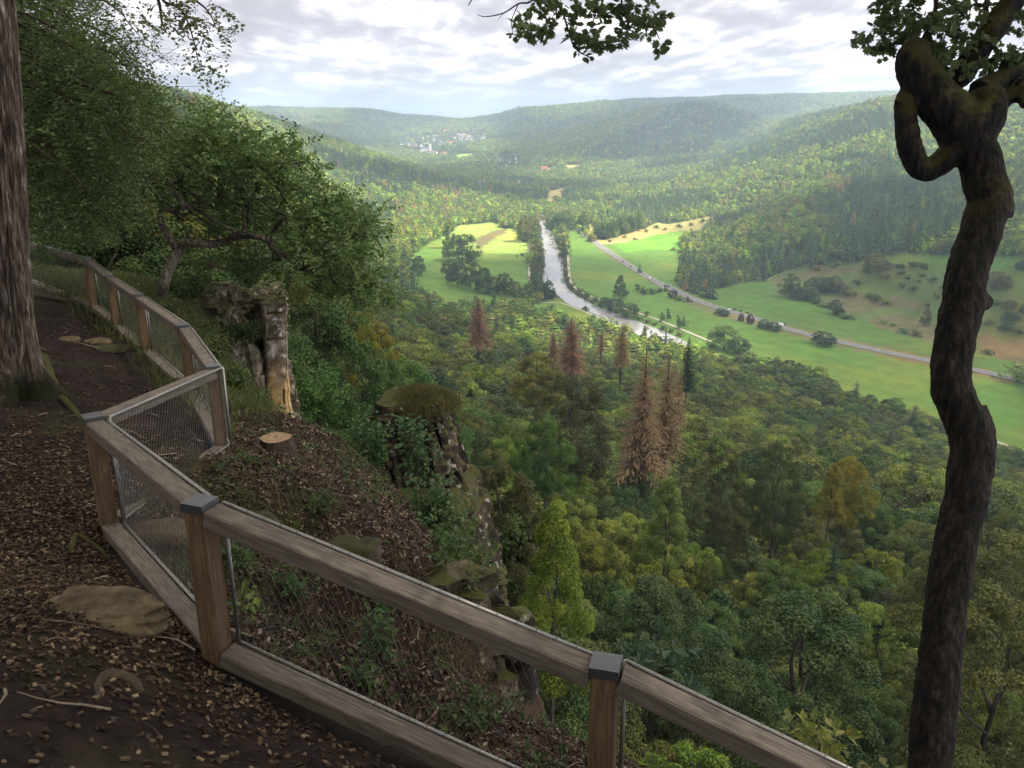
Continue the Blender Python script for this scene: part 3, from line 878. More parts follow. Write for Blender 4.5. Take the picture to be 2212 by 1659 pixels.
FAR = [make_far(5.6, 12, 300, 1.15, 401), make_far(5.0, 12, 280, 1.1, 402), make_far(6.2, 11, 320, 1.2, 403), make_far(4.0, 15, 240, 1.1, 404, 'cone'), make_far_spruce(15, 3.4, 405), make_far_spruce(17, 3.1, 406)]

C_MID = (.050, .098, .026); C_DARK = (.032, .066, .024); C_YEL = (.135, .150, .030); C_LIME = (.092, .155, .030); C_BLUE = (.046, .092, .036); C_OLIVE = (.078, .095, .030)
C_DEAD = (.165, .104, .055); C_SPR = (.036, .068, .036); C_GOLD = (.215, .190, .035); C_GREY = (.085, .105, .060)
PALE_N = [('dark green', C_DARK), ('mid green', C_MID), ('olive green', C_OLIVE), ('light green', C_LIME), ('bluish green', C_BLUE), ('yellowish', C_YEL)]

# ---- places where forest trees grow
def slope_mask():
    P = []
    g = np.random.default_rng(5)
    r = 34.0
    while r < 7800:
        if r < 620: sp = 5.9 + r * 0.0022
        elif r < 1500: sp = 9.2
        elif r < 2600: sp = 11.0
        elif r < 4000: sp = 12.5
        else: sp = 17.0
        n_ = int(1.36 * r / sp)
        a = np.linspace(-0.70, 0.66, n_) + g.normal(size=n_) * sp * 0.30 / r
        q = r + g.normal(size=n_) * sp * 0.30
        P.append(np.c_[np.sin(a) * q, np.cos(a) * q, np.full(n_, sp)])
        r += sp * 0.92
    return np.vstack(P)
S = slope_mask()
sx, sy = S[:, 0], S[:, 1]
sz = ground(sx, sy)
op, _ = cover(sx, sy, sz)
# no trees in the river, on the road
ins_river = inside(sx, sy, np.vstack([LB[:, :2], RB[::-1, :2]]))
dr = np.full(len(sx), 1e9)
for q in RP[::3]: dr = np.minimum(dr, np.hypot(sx - q[0], sy - q[1]))
spx, spy, _f = proj(np.stack([sx, sy, sz], -1))
VILL = [[A4(240,240),A4(1120,180),A4(1120,300),A4(800,345),A4(640,345),A4(640,440),A4(480,440),A4(230,360)], [A4(1220,420),A4(1440,410),A4(1440,530),A4(1330,600),A4(1230,560)]]
thin = np.zeros(len(sx), bool)
for v in VILL: thin |= inside(spx, spy, v)
driv = np.full(len(sx), 1e9)
for q in np.vstack([LB, RB])[::2]: driv = np.minimum(driv, np.hypot(sx - q[0], sy - q[1]))
ok = ~op & ~ins_river & (dr > 9) & ~((driv < 11) & (spy < 700)) & ~(thin & (rng.random(len(sx)) < 0.9)) & (np.hypot(sx, sy) > 30)
# the open air in front of the cliff: only the slope below it carries trees
ok &= ~((np.hypot(sx, sy) < 70) & (sz > -30))
ok &= ~((np.hypot(sx, sy) < 110) & (sx < -9) & (sy < 70 + sx * 0))
sx, sy, sz, ssp = sx[ok], sy[ok], sz[ok], S[ok, 2]
rad = np.hypot(sx, sy)
# hidden behind nearer land: drop
EL = (TZ + 16) / RR
mxe = np.maximum.accumulate(TZ / RR, axis=0)
jx_ = np.clip(((np.arctan2(sx, sy) - az[0]) / (az[1] - az[0])).astype(int), 0, NAZ - 1)
ix_ = np.clip(((np.log(rad) - math.log(24)) / (math.log(9500) - math.log(24)) * (NR - 1)).astype(int) - 3, 0, NR - 1)
vis = (sz + 22) / rad >= mxe[ix_, jx_] - 0.002
sx, sy, sz, ssp, rad = sx[vis], sy[vis], sz[vis], ssp[vis], rad[vis]
NTREE = len(sx)
g = np.random.default_rng(77)
u = g.random(NTREE)
tpx, tpy, _f = proj(np.stack([sx, sy, sz + 10], -1))
patch = fbm(sx / 220, sy / 220, 4, 81)
patch2 = fbm(sx / 130, sy / 130, 4, 82)
conif = (patch > 0.60) & (g.random(NTREE) < 0.85) & (rad > 700)
CON = [[(1480,215),(1640,250),(1500,330),(1330,345),(1250,350),(1300,300),(1400,260)], [(1560,330),(1900,230),(1960,250),(1700,330),(1500,380)], [(1960,360),(2150,380),(2050,500),(1850,520),(1930,420)], [(1800,330),(1990,320),(1980,470),(1850,480)], [(660,300),(760,330),(950,380),(1100,400),(1080,420),(900,400),(700,350)],[(760,430),(860,430),(830,520),(740,500)]]
for p in CON: conif |= inside(tpx, tpy, p) & (g.random(NTREE) < 0.8) & (rad > 700)
conif |= (rad <= 700) & (g.random(NTREE) < 0.035)
dead = (rad > 600) & (fbm(sx / 45, sy / 45, 3, 83) > 0.80) & (g.random(NTREE) < 0.5)
BR = [[(930,395),(990,400),(1010,425),(940,430)], [(850,425),(930,430),(900,460),(845,450)], [(1780,375),(1840,385),(1830,410),(1770,405)],[(945,440),(1020,440),(1010,470),(960,470)]]
for p in BR: dead |= inside(tpx, tpy, p) & (g.random(NTREE) < 0.25)
colr = np.zeros((NTREE, 3))
pal = np.array([C_MID, C_OLIVE, C_LIME, C_DARK, C_BLUE, C_YEL])
pr = np.array([.36, .18, .19, .12, .12, .03])
ci = np.searchsorted(np.cumsum(pr), np.clip(u * 0.75 + patch2 * 0.5 - 0.12, 0, .999))
ci = np.clip(ci, 0, 5)
colr[:] = pal[ci]
colr[conif] = np.array(C_SPR) * (0.75 + 0.6 * g.random((conif.sum(), 1)))
colr[dead] = np.where(rad[dead] > 600, 1, 0)[:, None] * np.array([.135, .108, .062]) + np.where(rad[dead] > 600, 0, 1)[:, None] * np.array(C_DEAD)
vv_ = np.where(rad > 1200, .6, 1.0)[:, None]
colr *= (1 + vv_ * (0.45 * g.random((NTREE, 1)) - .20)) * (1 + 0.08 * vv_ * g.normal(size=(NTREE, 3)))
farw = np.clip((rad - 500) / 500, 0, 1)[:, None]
colr = np.clip(colr * (1.35 + 0.75 * farw) * np.array([1.26, 1.03, .82]), 0.01, 1)        # far leaf colour brightened in place of sunlight on the slopes
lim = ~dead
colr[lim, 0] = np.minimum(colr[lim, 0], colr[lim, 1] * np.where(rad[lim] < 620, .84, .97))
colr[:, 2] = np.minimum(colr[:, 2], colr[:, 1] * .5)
scale = (ssp / 8.2) ** 0.75 * (0.72 + 0.6 * g.random(NTREE))
scale = np.where(rad < 620, 0.72 + 0.42 * g.random(NTREE), scale)
rot = g.random(NTREE) * 6.283
inv = (tpx > -60) & (tpx < 2272) & (tpy > -100) & (tpy < 1800)

# ---- trees of the near slope that can be told apart
near = np.nonzero((rad < 620) & inv)[0]
app = scale[near] / rad[near]
# behind a nearer crown?  skip those that are fully hidden: keep those whose top stands clear in its own picture cell
topx, topy, _f = proj(np.stack([sx, sy, sz + 15 * scale], -1))
near = near[np.argsort(-app)]
# picture landmarks used to tell the trees apart
def where_is(px, py):
    if py > 1280: row = 'low in the ravine'
    elif py > 1080: row = 'in the lower forest'
    elif py > 930: row = 'half way down the slope'
    elif py > 800: row = 'in the upper forest'
    else: row = 'at the foot of the slope'
    if px < 640: cl = 'beside the left cliff'
    elif px < 860: cl = 'between the two cliffs'
    elif px < 1060: cl = 'behind the grassy rock'
    elif px < 1300: cl = 'left of the dead spruces'
    elif px < 1500: cl = 'round the dead spruces'
    elif px < 1740: cl = 'right of the dead spruces'
    elif px < 1980: cl = 'left of the twisted trunk'
    else: cl = 'right of the twisted trunk'
    return row, cl
kept = []
grid = {}
SKIP = [  # room for the special trees placed by hand, (px, py, radius)
 (1390, 860, 60), (1020, 715, 40), (1240, 740, 45), (1160, 790, 60), (1440, 1090, 50), (1840, 1030, 50)]
for i in near:
    if len(kept) >= 285: break
    kept.append(i)
kept_set = set(kept)
names_of = {}
roots = {}
def tree_from(kind, key, sc, loc, rz, color, label, group=None, name='broadleaf_tree', cat='tree', sz_=None):
    cr, tk = kind
    if key not in roots:
        r = thing(name, label, cat, loc, rz, group)
        c = link('crown', cr, r, color=color); link('trunk', tk, r)
        r.scale = sz_ or (sc, sc, sc)
        roots[key] = r
        return r
    r = roots[key].copy(); COL.objects.link(r); r.name = name
    r.location = loc; r.rotation_euler = (0, 0, rz); r.scale = sz_ or (sc, sc, sc)
    r['label'] = label
    if group: r['group'] = group
    elif 'group' in r.keys(): del r['group']
    r['category'] = cat
    for ch in roots[key].children:
        c = ch.copy(); COL.objects.link(c); c.parent = r
        if c.name.startswith('crown'): c.color = (*color, 1)
    return r

lab_of = {}
from collections import defaultdict
same = defaultdict(list)
size_w = [(0.84, 'small'), (1.0, 'mid-sized'), (9, 'tall')]
for i in kept:
    d = rad[i]
    if conif[i]:
        k = int(rot[i] * 10) % 2; kind, key, nm = SPR[k], 'spr%d' % k, 'spruce_tree'; sh = 'pointed dark spruce'
        color = C_SPR
    else:
        k = int(rot[i] * 10) % 5
        if ('mid%d' % k) in roots or d < 90: kind, key = (NEAR[k], 'near%d' % k) if d < 170 else (MID[k], 'mid%d' % k)
        else: kind, key = MID[k], 'mid%d' % k
        nm = 'broadleaf_tree'
        sh = ['domed', 'slender', 'spreading', 'pointed', 'drooping'][k]
        cw = PALE_N[[1, 2, 3, 0, 4, 5][ci[i]]][0]
        sh = '%s %s' % (cw, sh)
        color = tuple(colr[i])
    row, cl = where_is(topx[i], topy[i] + 12)
    sw_ = next(w for v, w in size_w if scale[i] < v)
    label = '%s %s tree %s, %s' % (sw_, sh, row, cl)
    if conif[i]: label = '%s %s %s, %s' % (sw_, sh, row, cl)
    r_ = tree_from(kind, key, scale[i], (sx[i], sy[i], sz[i] - .3), rot[i], color, label, 'trees of the forested slope below the lookout', nm)
    same[label].append((topx[i], r_))
for lab_, rs in same.items():
    if len(rs) > 1:
        rs.sort(key=lambda q: q[0])
        wd = {2: ['left-hand', 'right-hand'], 3: ['left', 'middle', 'right']}.get(len(rs), ['leftmost', 'second-left', 'third-left', 'fourth-left', 'fifth-left', 'sixth-left', 'seventh-left', 'eighth-left', 'ninth-left'][:len(rs) - 1] + ['rightmost'])
        for w_, (_, r_) in zip(wd, rs): r_['label'] = w_ + ' ' + lab_

# ---- the trees that stand out
def special(kind, key, px, py, dist, h, color, label, name='broadleaf_tree', wid=1.0, base_h=15.0, rz=0.3, group=None):
    """top of the crown at a point of the picture, at this distance"""
    p = pd(px, py, dist); s = h / base_h
    return tree_from(kind, key, s, (p[0], p[1], p[2] - h * 0.98), rz, color, label, group, name, sz_=(s * wid, s * wid, s))
DS = [(1032,640,330,24,0,1.15,'solitary red-brown dead spruce in the upper forest above the grassy rock'),
      (1397,758,150,29,0,.85,'tallest rust-brown dead spruce, left one of the central pair'),
      (1446,765,158,27,1,.85,'rust-brown dead spruce close right of the tallest one'),
      (1235,688,270,22,0,1.3,'wide thin dead spruce behind the yellow-green crown'),
      (1345,700,330,22,1,1.2,'thin dead spruce just below the bend of the river'),
      (1195,712,300,17,1,1.2,'small dead spruce left of the wide thin one'),
      (1300,708,360,14,1,.8,'faded little dead spruce between two larger ones'),
      (1470,800,200,18,1,.7,'short dead spruce at the right edge of the brown group')]
for (x, y, d, h, k, w, lab) in DS:
    special(DEAD[k], 'dead%d' % k, x, y, d, h, tuple(c * (1.15 + .3 * random.random()) for c in C_DEAD), lab, 'dead_spruce', w * 1.6, 20.0, x * .01)
SP = [(NEAR[2], 'near2', 1160, 752, 190, 15, (.125, .130, .028), 'rounded yellow-green tree left of the dead spruces', 1.25),
      (NEAR[1], 'near1', 1240, 805, 125, 19, (.052, .066, .026), 'big dark olive domed tree left of the central dead spruces', 1.05),
      (NEAR[3], 'near3', 1447, 1022, 72, 11, (.100, .165, .045), 'fresh light-green pointed tree below the dead spruces', .85),
      (NEAR[0], 'near0', 1838, 985, 118, 11, (.185, .165, .022), 'golden yellow tree left of the twisted trunk', 0.85),
      (NEAR[3], 'near3', 1805, 998, 112, 10, (.130, .135, .022), 'dull gold tree leaning on the golden yellow one', .8),
      (NEAR[4], 'near4', 1690, 950, 125, 18, (.062, .098, .034), 'airy birch with a pale stem right of the dead spruces', 0.85),
      (NEAR[4], 'near4', 1560, 975, 118, 17, (.066, .090, .034), 'drooping grey-green tree beside the birch', .8),
      (NEAR[0], 'near0', 1180, 900, 90, 11, (.055, .120, .028), 'bright green bushy tree behind the grassy rock', .85),
      (NEAR[1], 'near1', 745, 650, 100, 20, (.085, .105, .022), 'yellow speckled tree behind the drooping oak', 1.0),
      (NEAR[2], 'near2', 780, 680, 85, 10, (.160, .150, .020), 'yellow-leaved young tree beyond the drooping oak', .9),
      (NEAR[0], 'near0', 880, 780, 80, 15, (.050, .115, .030), 'lush green tree between the cliff and the grassy rock', 1.0),
      (NEAR[2], 'near2', 700, 840, 48, 12, (.060, .145, .026), 'vivid green bushy tree at the foot of the left cliff', 1.0),
      (NEAR[1], 'near1', 790, 745, 66, 12, (.048, .095, .026), 'shaded green tree right of the left cliff', 1.0),
      (SPR[0], 'spr0', 1490, 722, 240, 18, C_SPR, 'dark living spruce beside the river bend', 1.0),
      (NEAR[3], 'near3', 1200, 1075, 30, 9, (.098, .170, .026), 'bright young tree with large light leaves beyond the rail', .75),
      (NEAR[4], 'near4', 1080, 1000, 34, 9, (.070, .078, .034), 'dull bare-twigged birch bush right of the grassy rock', .8),
      (NEAR[2], 'near2', 2170, 1120, 75, 15, (.070, .095, .026), 'olive green beech right of the twisted trunk', 1.1),
      (NEAR[0], 'near0', 2195, 1290, 40, 13, (.060, .080, .024), 'layered beech with pale tips at the right edge', 1.0),
      (NEAR[2], 'near2', 1590, 1420, 42, 12, (.040, .075, .026), 'dark ash crown just beyond the last railing post', 1.0),
      (NEAR[0], 'near0', 1420, 1250, 48, 12, (.048, .085, .036), 'bluish crown low between the railing and the light-green tree', .95),
      (NEAR[1], 'near1', 1750, 1280, 58, 16, (.036, .072, .022), 'broad deep-green oak left of the twisted trunk', 1.3)]
for (kind, key, x, y, d, h, col, lab, w) in SP:
    col = (min(col[0] * 1.3, col[1] * 1.15 * (.96 if 'gold' not in lab else 1.03)), col[1] * 1.15, col[2] * 1.0)
    special(kind, key, x, y, d, h, col, lab, 'spruce_tree' if key == 'spr0' else 'broadleaf_tree', w, 20.0 if key == 'spr0' else 15.0, x * .013)

# ---- all the other forest trees, one mass
rest = np.array([i for i in range(NTREE) if i not in kept_set])
near_rest = rest[rad[rest] < 620]
kindi = np.where(conif | dead, 10 + (rot * 10).astype(int) % 2, (rot * 10).astype(int) % 4)
lod = np.where(rad < 560, 0, 1)
def forest(name, idx, kinds, srcs, shade=1.0):
    n_ = len(idx)
    me = bpy.data.meshes.new(name)
    me.vertices.add(n_)
    me.vertices.foreach_set('co', np.stack([sx[idx], sy[idx], sz[idx] - .3], -1).astype(np.float32).ravel())
    def att(nm, t, v, key='value'):
        a = me.attributes.new(nm, t, 'POINT'); a.data.foreach_set(key, v.ravel())
    att('tree_rot', 'FLOAT_VECTOR', np.stack([np.zeros(n_), np.zeros(n_), rot[idx]], -1).astype(np.float32), 'vector')
    sc = scale[idx]
    att('tree_size', 'FLOAT_VECTOR', np.stack([sc * np.where(rad[idx] < 620, 1.22, 1), sc * np.where(rad[idx] < 620, 1.22, 1), sc ** np.where(rad[idx] > 1200, .35, 1) * (0.85 + .3 * g.random(n_))], -1).astype(np.float32), 'vector')
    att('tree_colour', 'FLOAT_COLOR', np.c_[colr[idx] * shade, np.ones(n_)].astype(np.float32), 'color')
    att('tree_kind', 'INT', kinds.astype(np.int32))
    o = link(name, me, kind='stuff')
    ng = bpy.data.node_groups.new(name, 'GeometryNodeTree')
    ng.interface.new_socket('Geometry', in_out='INPUT', socket_type='NodeSocketGeometry')
    ng.interface.new_socket('Geometry', in_out='OUTPUT', socket_type='NodeSocketGeometry')
    nn, ll = ng.nodes, ng.links
    gi_, go_ = nn.new('NodeGroupInput'), nn.new('NodeGroupOutput')
    def named(nm, t):
        a = nn.new('GeometryNodeInputNamedAttribute'); a.data_type = t; a.inputs['Name'].default_value = nm; return a
    ar, as_, ak = named('tree_rot', 'FLOAT_VECTOR'), named('tree_size', 'FLOAT_VECTOR'), named('tree_kind', 'INT')
    jo = nn.new('GeometryNodeJoinGeometry')
    e2r = nn.new('FunctionNodeEulerToRotation'); ll.new(ar.outputs[0], e2r.inputs[0])
    for k, src in enumerate(srcs):
        cmp_ = nn.new('FunctionNodeCompare'); cmp_.data_type = 'INT'; cmp_.operation = 'EQUAL'
        ll.new(ak.outputs[0], cmp_.inputs[2]); cmp_.inputs[3].default_value = k
        oi = nn.new('GeometryNodeObjectInfo'); oi.transform_space = 'ORIGINAL'; oi.inputs['Object'].default_value = src; oi.inputs['As Instance'].default_value = True
        ip = nn.new('GeometryNodeInstanceOnPoints')
        ll.new(gi_.outputs[0], ip.inputs['Points']); ll.new(cmp_.outputs[0], ip.inputs['Selection'])
        ll.new(oi.outputs['Geometry'], ip.inputs['Instance'])
        ll.new(e2r.outputs[0], ip.inputs['Rotation']); ll.new(as_.outputs[0], ip.inputs['Scale'])
        ll.new(ip.outputs[0], jo.inputs[0])
    ll.new(jo.outputs[0], go_.inputs[0])
    md = o.modifiers.new('trees', 'NODES'); md.node_group = ng
    return o
# the crowns they repeat are those of real trees that stand in the valley (built next)

# ------------------------------------------------------------------ single trees and bushes of the valley floor
G_BANK = 'trees and bushes along the river bank'; G_MEAD = 'trees and bushes on the meadows'; G_ORCH = 'old fruit trees on the dry slope'; G_ROAD = 'bushes beside the road'
farroot = {}
def valley_tree(p, w, h, k, color, label, group, name='broadleaf_tree', cat='tree', hi=False):
    """p: picture point of the foot; w, h: apparent size in the same units"""
    P = hit(*p); dep = proj(P)[2]
    W, Hh = w * dep / FPX, h * dep / FPX
    if hi: base = MID[k % 5]; key = 'vm%d' % (k % 5); bw, bh = [9.8, 9, 11, 8, 9.8][k % 5], 15.0
    else: base = (FAR[k % 6], None); key = 'vf%d' % (k % 6); bw, bh = [10.5, 9.5, 11.5, 8, 6, 5.6][k % 6], [14, 14, 13, 15, 18, 20][k % 6]
    col = (color[0] * 1.6, color[1] * 1.4, color[2] * 1.2)
    sc = (W / bw, W / bw, Hh / bh)
    if key not in farroot:
        r = thing(name, label, cat, P, random.random() * 6, group); r.scale = sc
        c_ = link('crown', base[0], r, color=col)
        if base[1] is not None: link('trunk', base[1], r)
        farroot[key] = r
        return r
    src = farroot[key]
    r = src.copy(); COL.objects.link(r); r.name = name; r.location = P; r.rotation_euler = (0, 0, random.random() * 6); r.scale = sc
    r['label'] = label; r['group'] = group; r['category'] = cat
    for ch in src.children:
        c_ = ch.copy(); COL.objects.link(c_); c_.parent = r
        if c_.name.startswith('crown'): c_.color = (*col, 1)
    return r
Z = 0.3677
BV = C_DARK; BM = C_MID; BO = C_OLIVE; BL = C_LIME; BB = C_BLUE; BP = (.055, .022, .030)
LIST2 = [
 (690,1072,190,165,2,BM,'big round tree standing alone on the left meadow',G_MEAD,1),
 (612,1000,72,160,1,BM,'slender tree rising behind the big round meadow tree',G_MEAD,1),
 (430,1155,90,115,1,BB,'airy half-bare tree at the left end of the left meadow',G_MEAD,1),
 (610,1180,90,120,0,BM,'leftmost tree of the copse below the left meadow',G_MEAD,1),
 (665,1215,110,150,2,BV,'dark full tree second from left in the copse below the left meadow',G_MEAD,1),
 (740,1240,100,175,1,BM,'tallest tree in the copse below the left meadow',G_MEAD,1),
 (815,1260,110,150,0,BV,'dark tree in the middle of the copse below the left meadow',G_MEAD,1),
 (880,1265,95,110,2,BM,'rounded tree right of the middle in the copse below the left meadow',G_MEAD,1),
 (940,1270,100,135,2,BV,'dark domed tree near the right end of the copse below the left meadow',G_MEAD,1),
 (1000,1282,80,90,0,BO,'low tree at the right end of the copse below the left meadow',G_MEAD,1),
 (1075,1290,70,90,1,BM,'tree between the copse and the river bank row',G_MEAD,1),
 (1050,960,85,160,1,BO,'tall olive tree at the head of the towpath',G_BANK,1),
 (1105,935,80,140,2,BO,'full olive tree at the head of the left river bank',G_BANK,1),
 (1118,985,62,110,0,BM,'first tree below the head of the left bank row',G_BANK,1),
 (1122,1030,66,90,2,BM,'second tree down the left bank row',G_BANK,1),
 (1128,1075,80,95,0,BO,'bulging tree half way down the left bank row',G_BANK,1),
 (1128,1120,85,90,1,BM,'middle tree of the left bank row, opposite the bend of the path',G_BANK,1),
 (1125,1165,80,90,2,BO,'olive crown low in the left bank row',G_BANK,1),
 (1120,1215,70,90,0,BM,'second last tree of the left bank row',G_BANK,1),
 (1118,1265,70,110,1,BM,'last tree of the left bank row above the little field track',G_BANK,1),
 (1195,1295,85,115,2,BV,'dark tree on the spit where the river bends',G_BANK,1),
 (1240,885,110,110,2,BM,'broad crown where the river comes out of the wood, right bank',G_BANK,1),
 (1300,895,95,120,0,BM,'full crown between the river head and the start of the road',G_BANK,1),
 (1275,950,70,80,1,BM,'tree on the right bank below the two broad crowns',G_BANK,1),
 (1278,1000,72,80,0,BM,'tree on the right bank where the pale path begins',G_BANK,1),
 (1280,1050,44,60,2,BV,'narrow tree on the right bank beside the upper path',G_BANK,0),
 (1290,1105,40,46,0,BM,'bank bush beside the straight of the pale path',G_BANK,0),
 (1292,1150,44,46,1,BO,'bank bush half way along the pale path',G_BANK,0),
 (1300,1195,50,46,2,BM,'bank bush where the pale path starts to bend',G_BANK,0),
 (1330,1235,54,42,0,BM,'bank bush inside the bend of the pale path',G_BANK,0),
 (1375,1262,58,40,1,BO,'olive bank bush after the bend of the pale path',G_BANK,0),
 (1420,1292,58,44,2,BM,'low bush on the bank right of the bend',G_BANK,0),
 (1470,1318,60,46,0,BM,'broad bush on the bank left of the poplar',G_BANK,0),
 (1525,1345,80,66,2,BV,'dark thicket at the foot of the poplar, left side',G_BANK,1),
 (1612,1300,95,145,3,BM,'tall poplar-like tree between river and meadow',G_MEAD,1),
 (1590,1372,100,80,0,BV,'dark bushy tree on the bank in front of the poplar',G_BANK,1),
 (1672,1405,120,95,2,BM,'round willow on the bank right of the poplar',G_BANK,1),
 (1720,1255,46,56,1,BM,'small tree at the left end of the field hedge',G_MEAD,0),
 (1755,1268,50,40,0,BV,'second bush of the field hedge',G_MEAD,0),
 (1800,1266,52,42,2,BM,'middle bush of the field hedge',G_MEAD,0),
 (1845,1258,44,30,0,BV,'low bush of the field hedge near the road',G_MEAD,0),
 (1880,1256,36,34,1,BM,'last bush of the field hedge, touching the road',G_MEAD,0),
 (1925,1290,60,52,2,BV,'dark bush left of the farm turning, below the road',G_ROAD,1),
 (1965,1308,50,36,0,BM,'low bush under the farm turning',G_ROAD,0),
 (2012,1322,36,46,3,BV,'pointed bush right of the farm turning',G_ROAD,0),
 (1772,1400,32,42,1,BM,'tiny tree beside the lower river path',G_MEAD,0),
 (1862,1428,36,66,1,BB,'left one of the airy pair of poplars by the lower path',G_MEAD,0),
 (1893,1430,34,90,3,BB,'right one of the airy pair of poplars by the lower path',G_MEAD,0),
 (1952,1470,38,92,3,BM,'left one of the dark pair of trees by the lower path',G_MEAD,0),
 (1986,1472,44,84,1,BM,'right one of the dark pair of trees by the lower path',G_MEAD,0),
 (1412,1368,36,40,2,BV,'single bush on the left bank under the white water',G_BANK,0),
 (1730,1420,44,28,0,BM,'bank scrub below the round willow',G_BANK,0),
 (1775,1438,46,30,2,BO,'bank scrub right below the tiny tree',G_BANK,0),
 (1820,1452,44,26,1,BM,'low bank scrub between the tiny tree and the airy pair',G_BANK,0),
 (1865,1478,50,34,0,BV,'bank scrub in front of the airy pair of poplars',G_BANK,0),
 (1915,1492,50,30,2,BM,'bank scrub left of the dark pair of trees',G_BANK,0),
 (1962,1512,52,30,1,BO,'last bank scrub where the river leaves the picture',G_BANK,0),
 (1478,935,60,70,1,BM,'left end tree of the grove above the upper road',G_MEAD,0),
 (1515,945,80,105,2,BV,'dark front tree of the grove above the upper road',G_MEAD,1),
 (1570,930,70,100,0,BM,'second front tree of the grove above the upper road',G_MEAD,1),
 (1620,915,80,110,2,BM,'full middle tree of the grove above the upper road',G_MEAD,1),
 (1675,905,70,100,0,BV,'dark tree right of the middle in the grove above the upper road',G_MEAD,1),
 (1725,895,70,115,1,BL,'light tree at the right end of the grove above the upper road',G_MEAD,1),
 (1400,890,60,110,0,BM,'tree at the left edge of the road where it leaves the wood',G_ROAD,1),
 (1555,962,24,18,2,BO,'dot-like fruit tree lowest on the hay strip',G_ORCH,0),
 (1640,938,24,20,0,BO,'small fruit tree under the grove on the hay strip',G_ORCH,0),
 (1768,905,26,24,2,BM,'small fruit tree right of the grove on the hay strip',G_ORCH,0),
 (1830,882,30,26,0,BM,'fruit tree at the upper left of the hay strip',G_ORCH,0),
 (1880,893,24,20,1,BO,'fruit tree in the middle of the hay strip',G_ORCH,0),
 (1962,880,34,32,2,BM,'largest fruit tree of the hay strip',G_ORCH,0),
 (2030,868,30,26,0,BO,'fruit tree at the right of the hay strip',G_ORCH,0),
 (2100,850,36,34,2,BM,'bush at the right tip of the hay strip',G_ORCH,0),
 (1700,948,28,14,1,BO,'flat bush at the lower edge of the hay strip',G_ORCH,0),
 (1930,1012,30,26,1,BO,'left one of the grey fruit trees on the bright meadow',G_ORCH,0),
 (1975,1030,34,30,0,BO,'middle one of the grey fruit trees on the bright meadow',G_ORCH,0),
 (1965,1062,30,24,1,BO,'lowest of the grey fruit trees on the bright meadow',G_ORCH,0),
 (1010,1050,14,16,1,BM,'tiny bush left of the towpath on the left meadow',G_MEAD,0),
 (1040,1045,30,22,0,BO,'small thorn bush beside the towpath on the left meadow',G_MEAD,0),
 (1240,745,56,56,0,BM,'rounded tree in the bright clearing beyond the river head',G_MEAD,1),
]
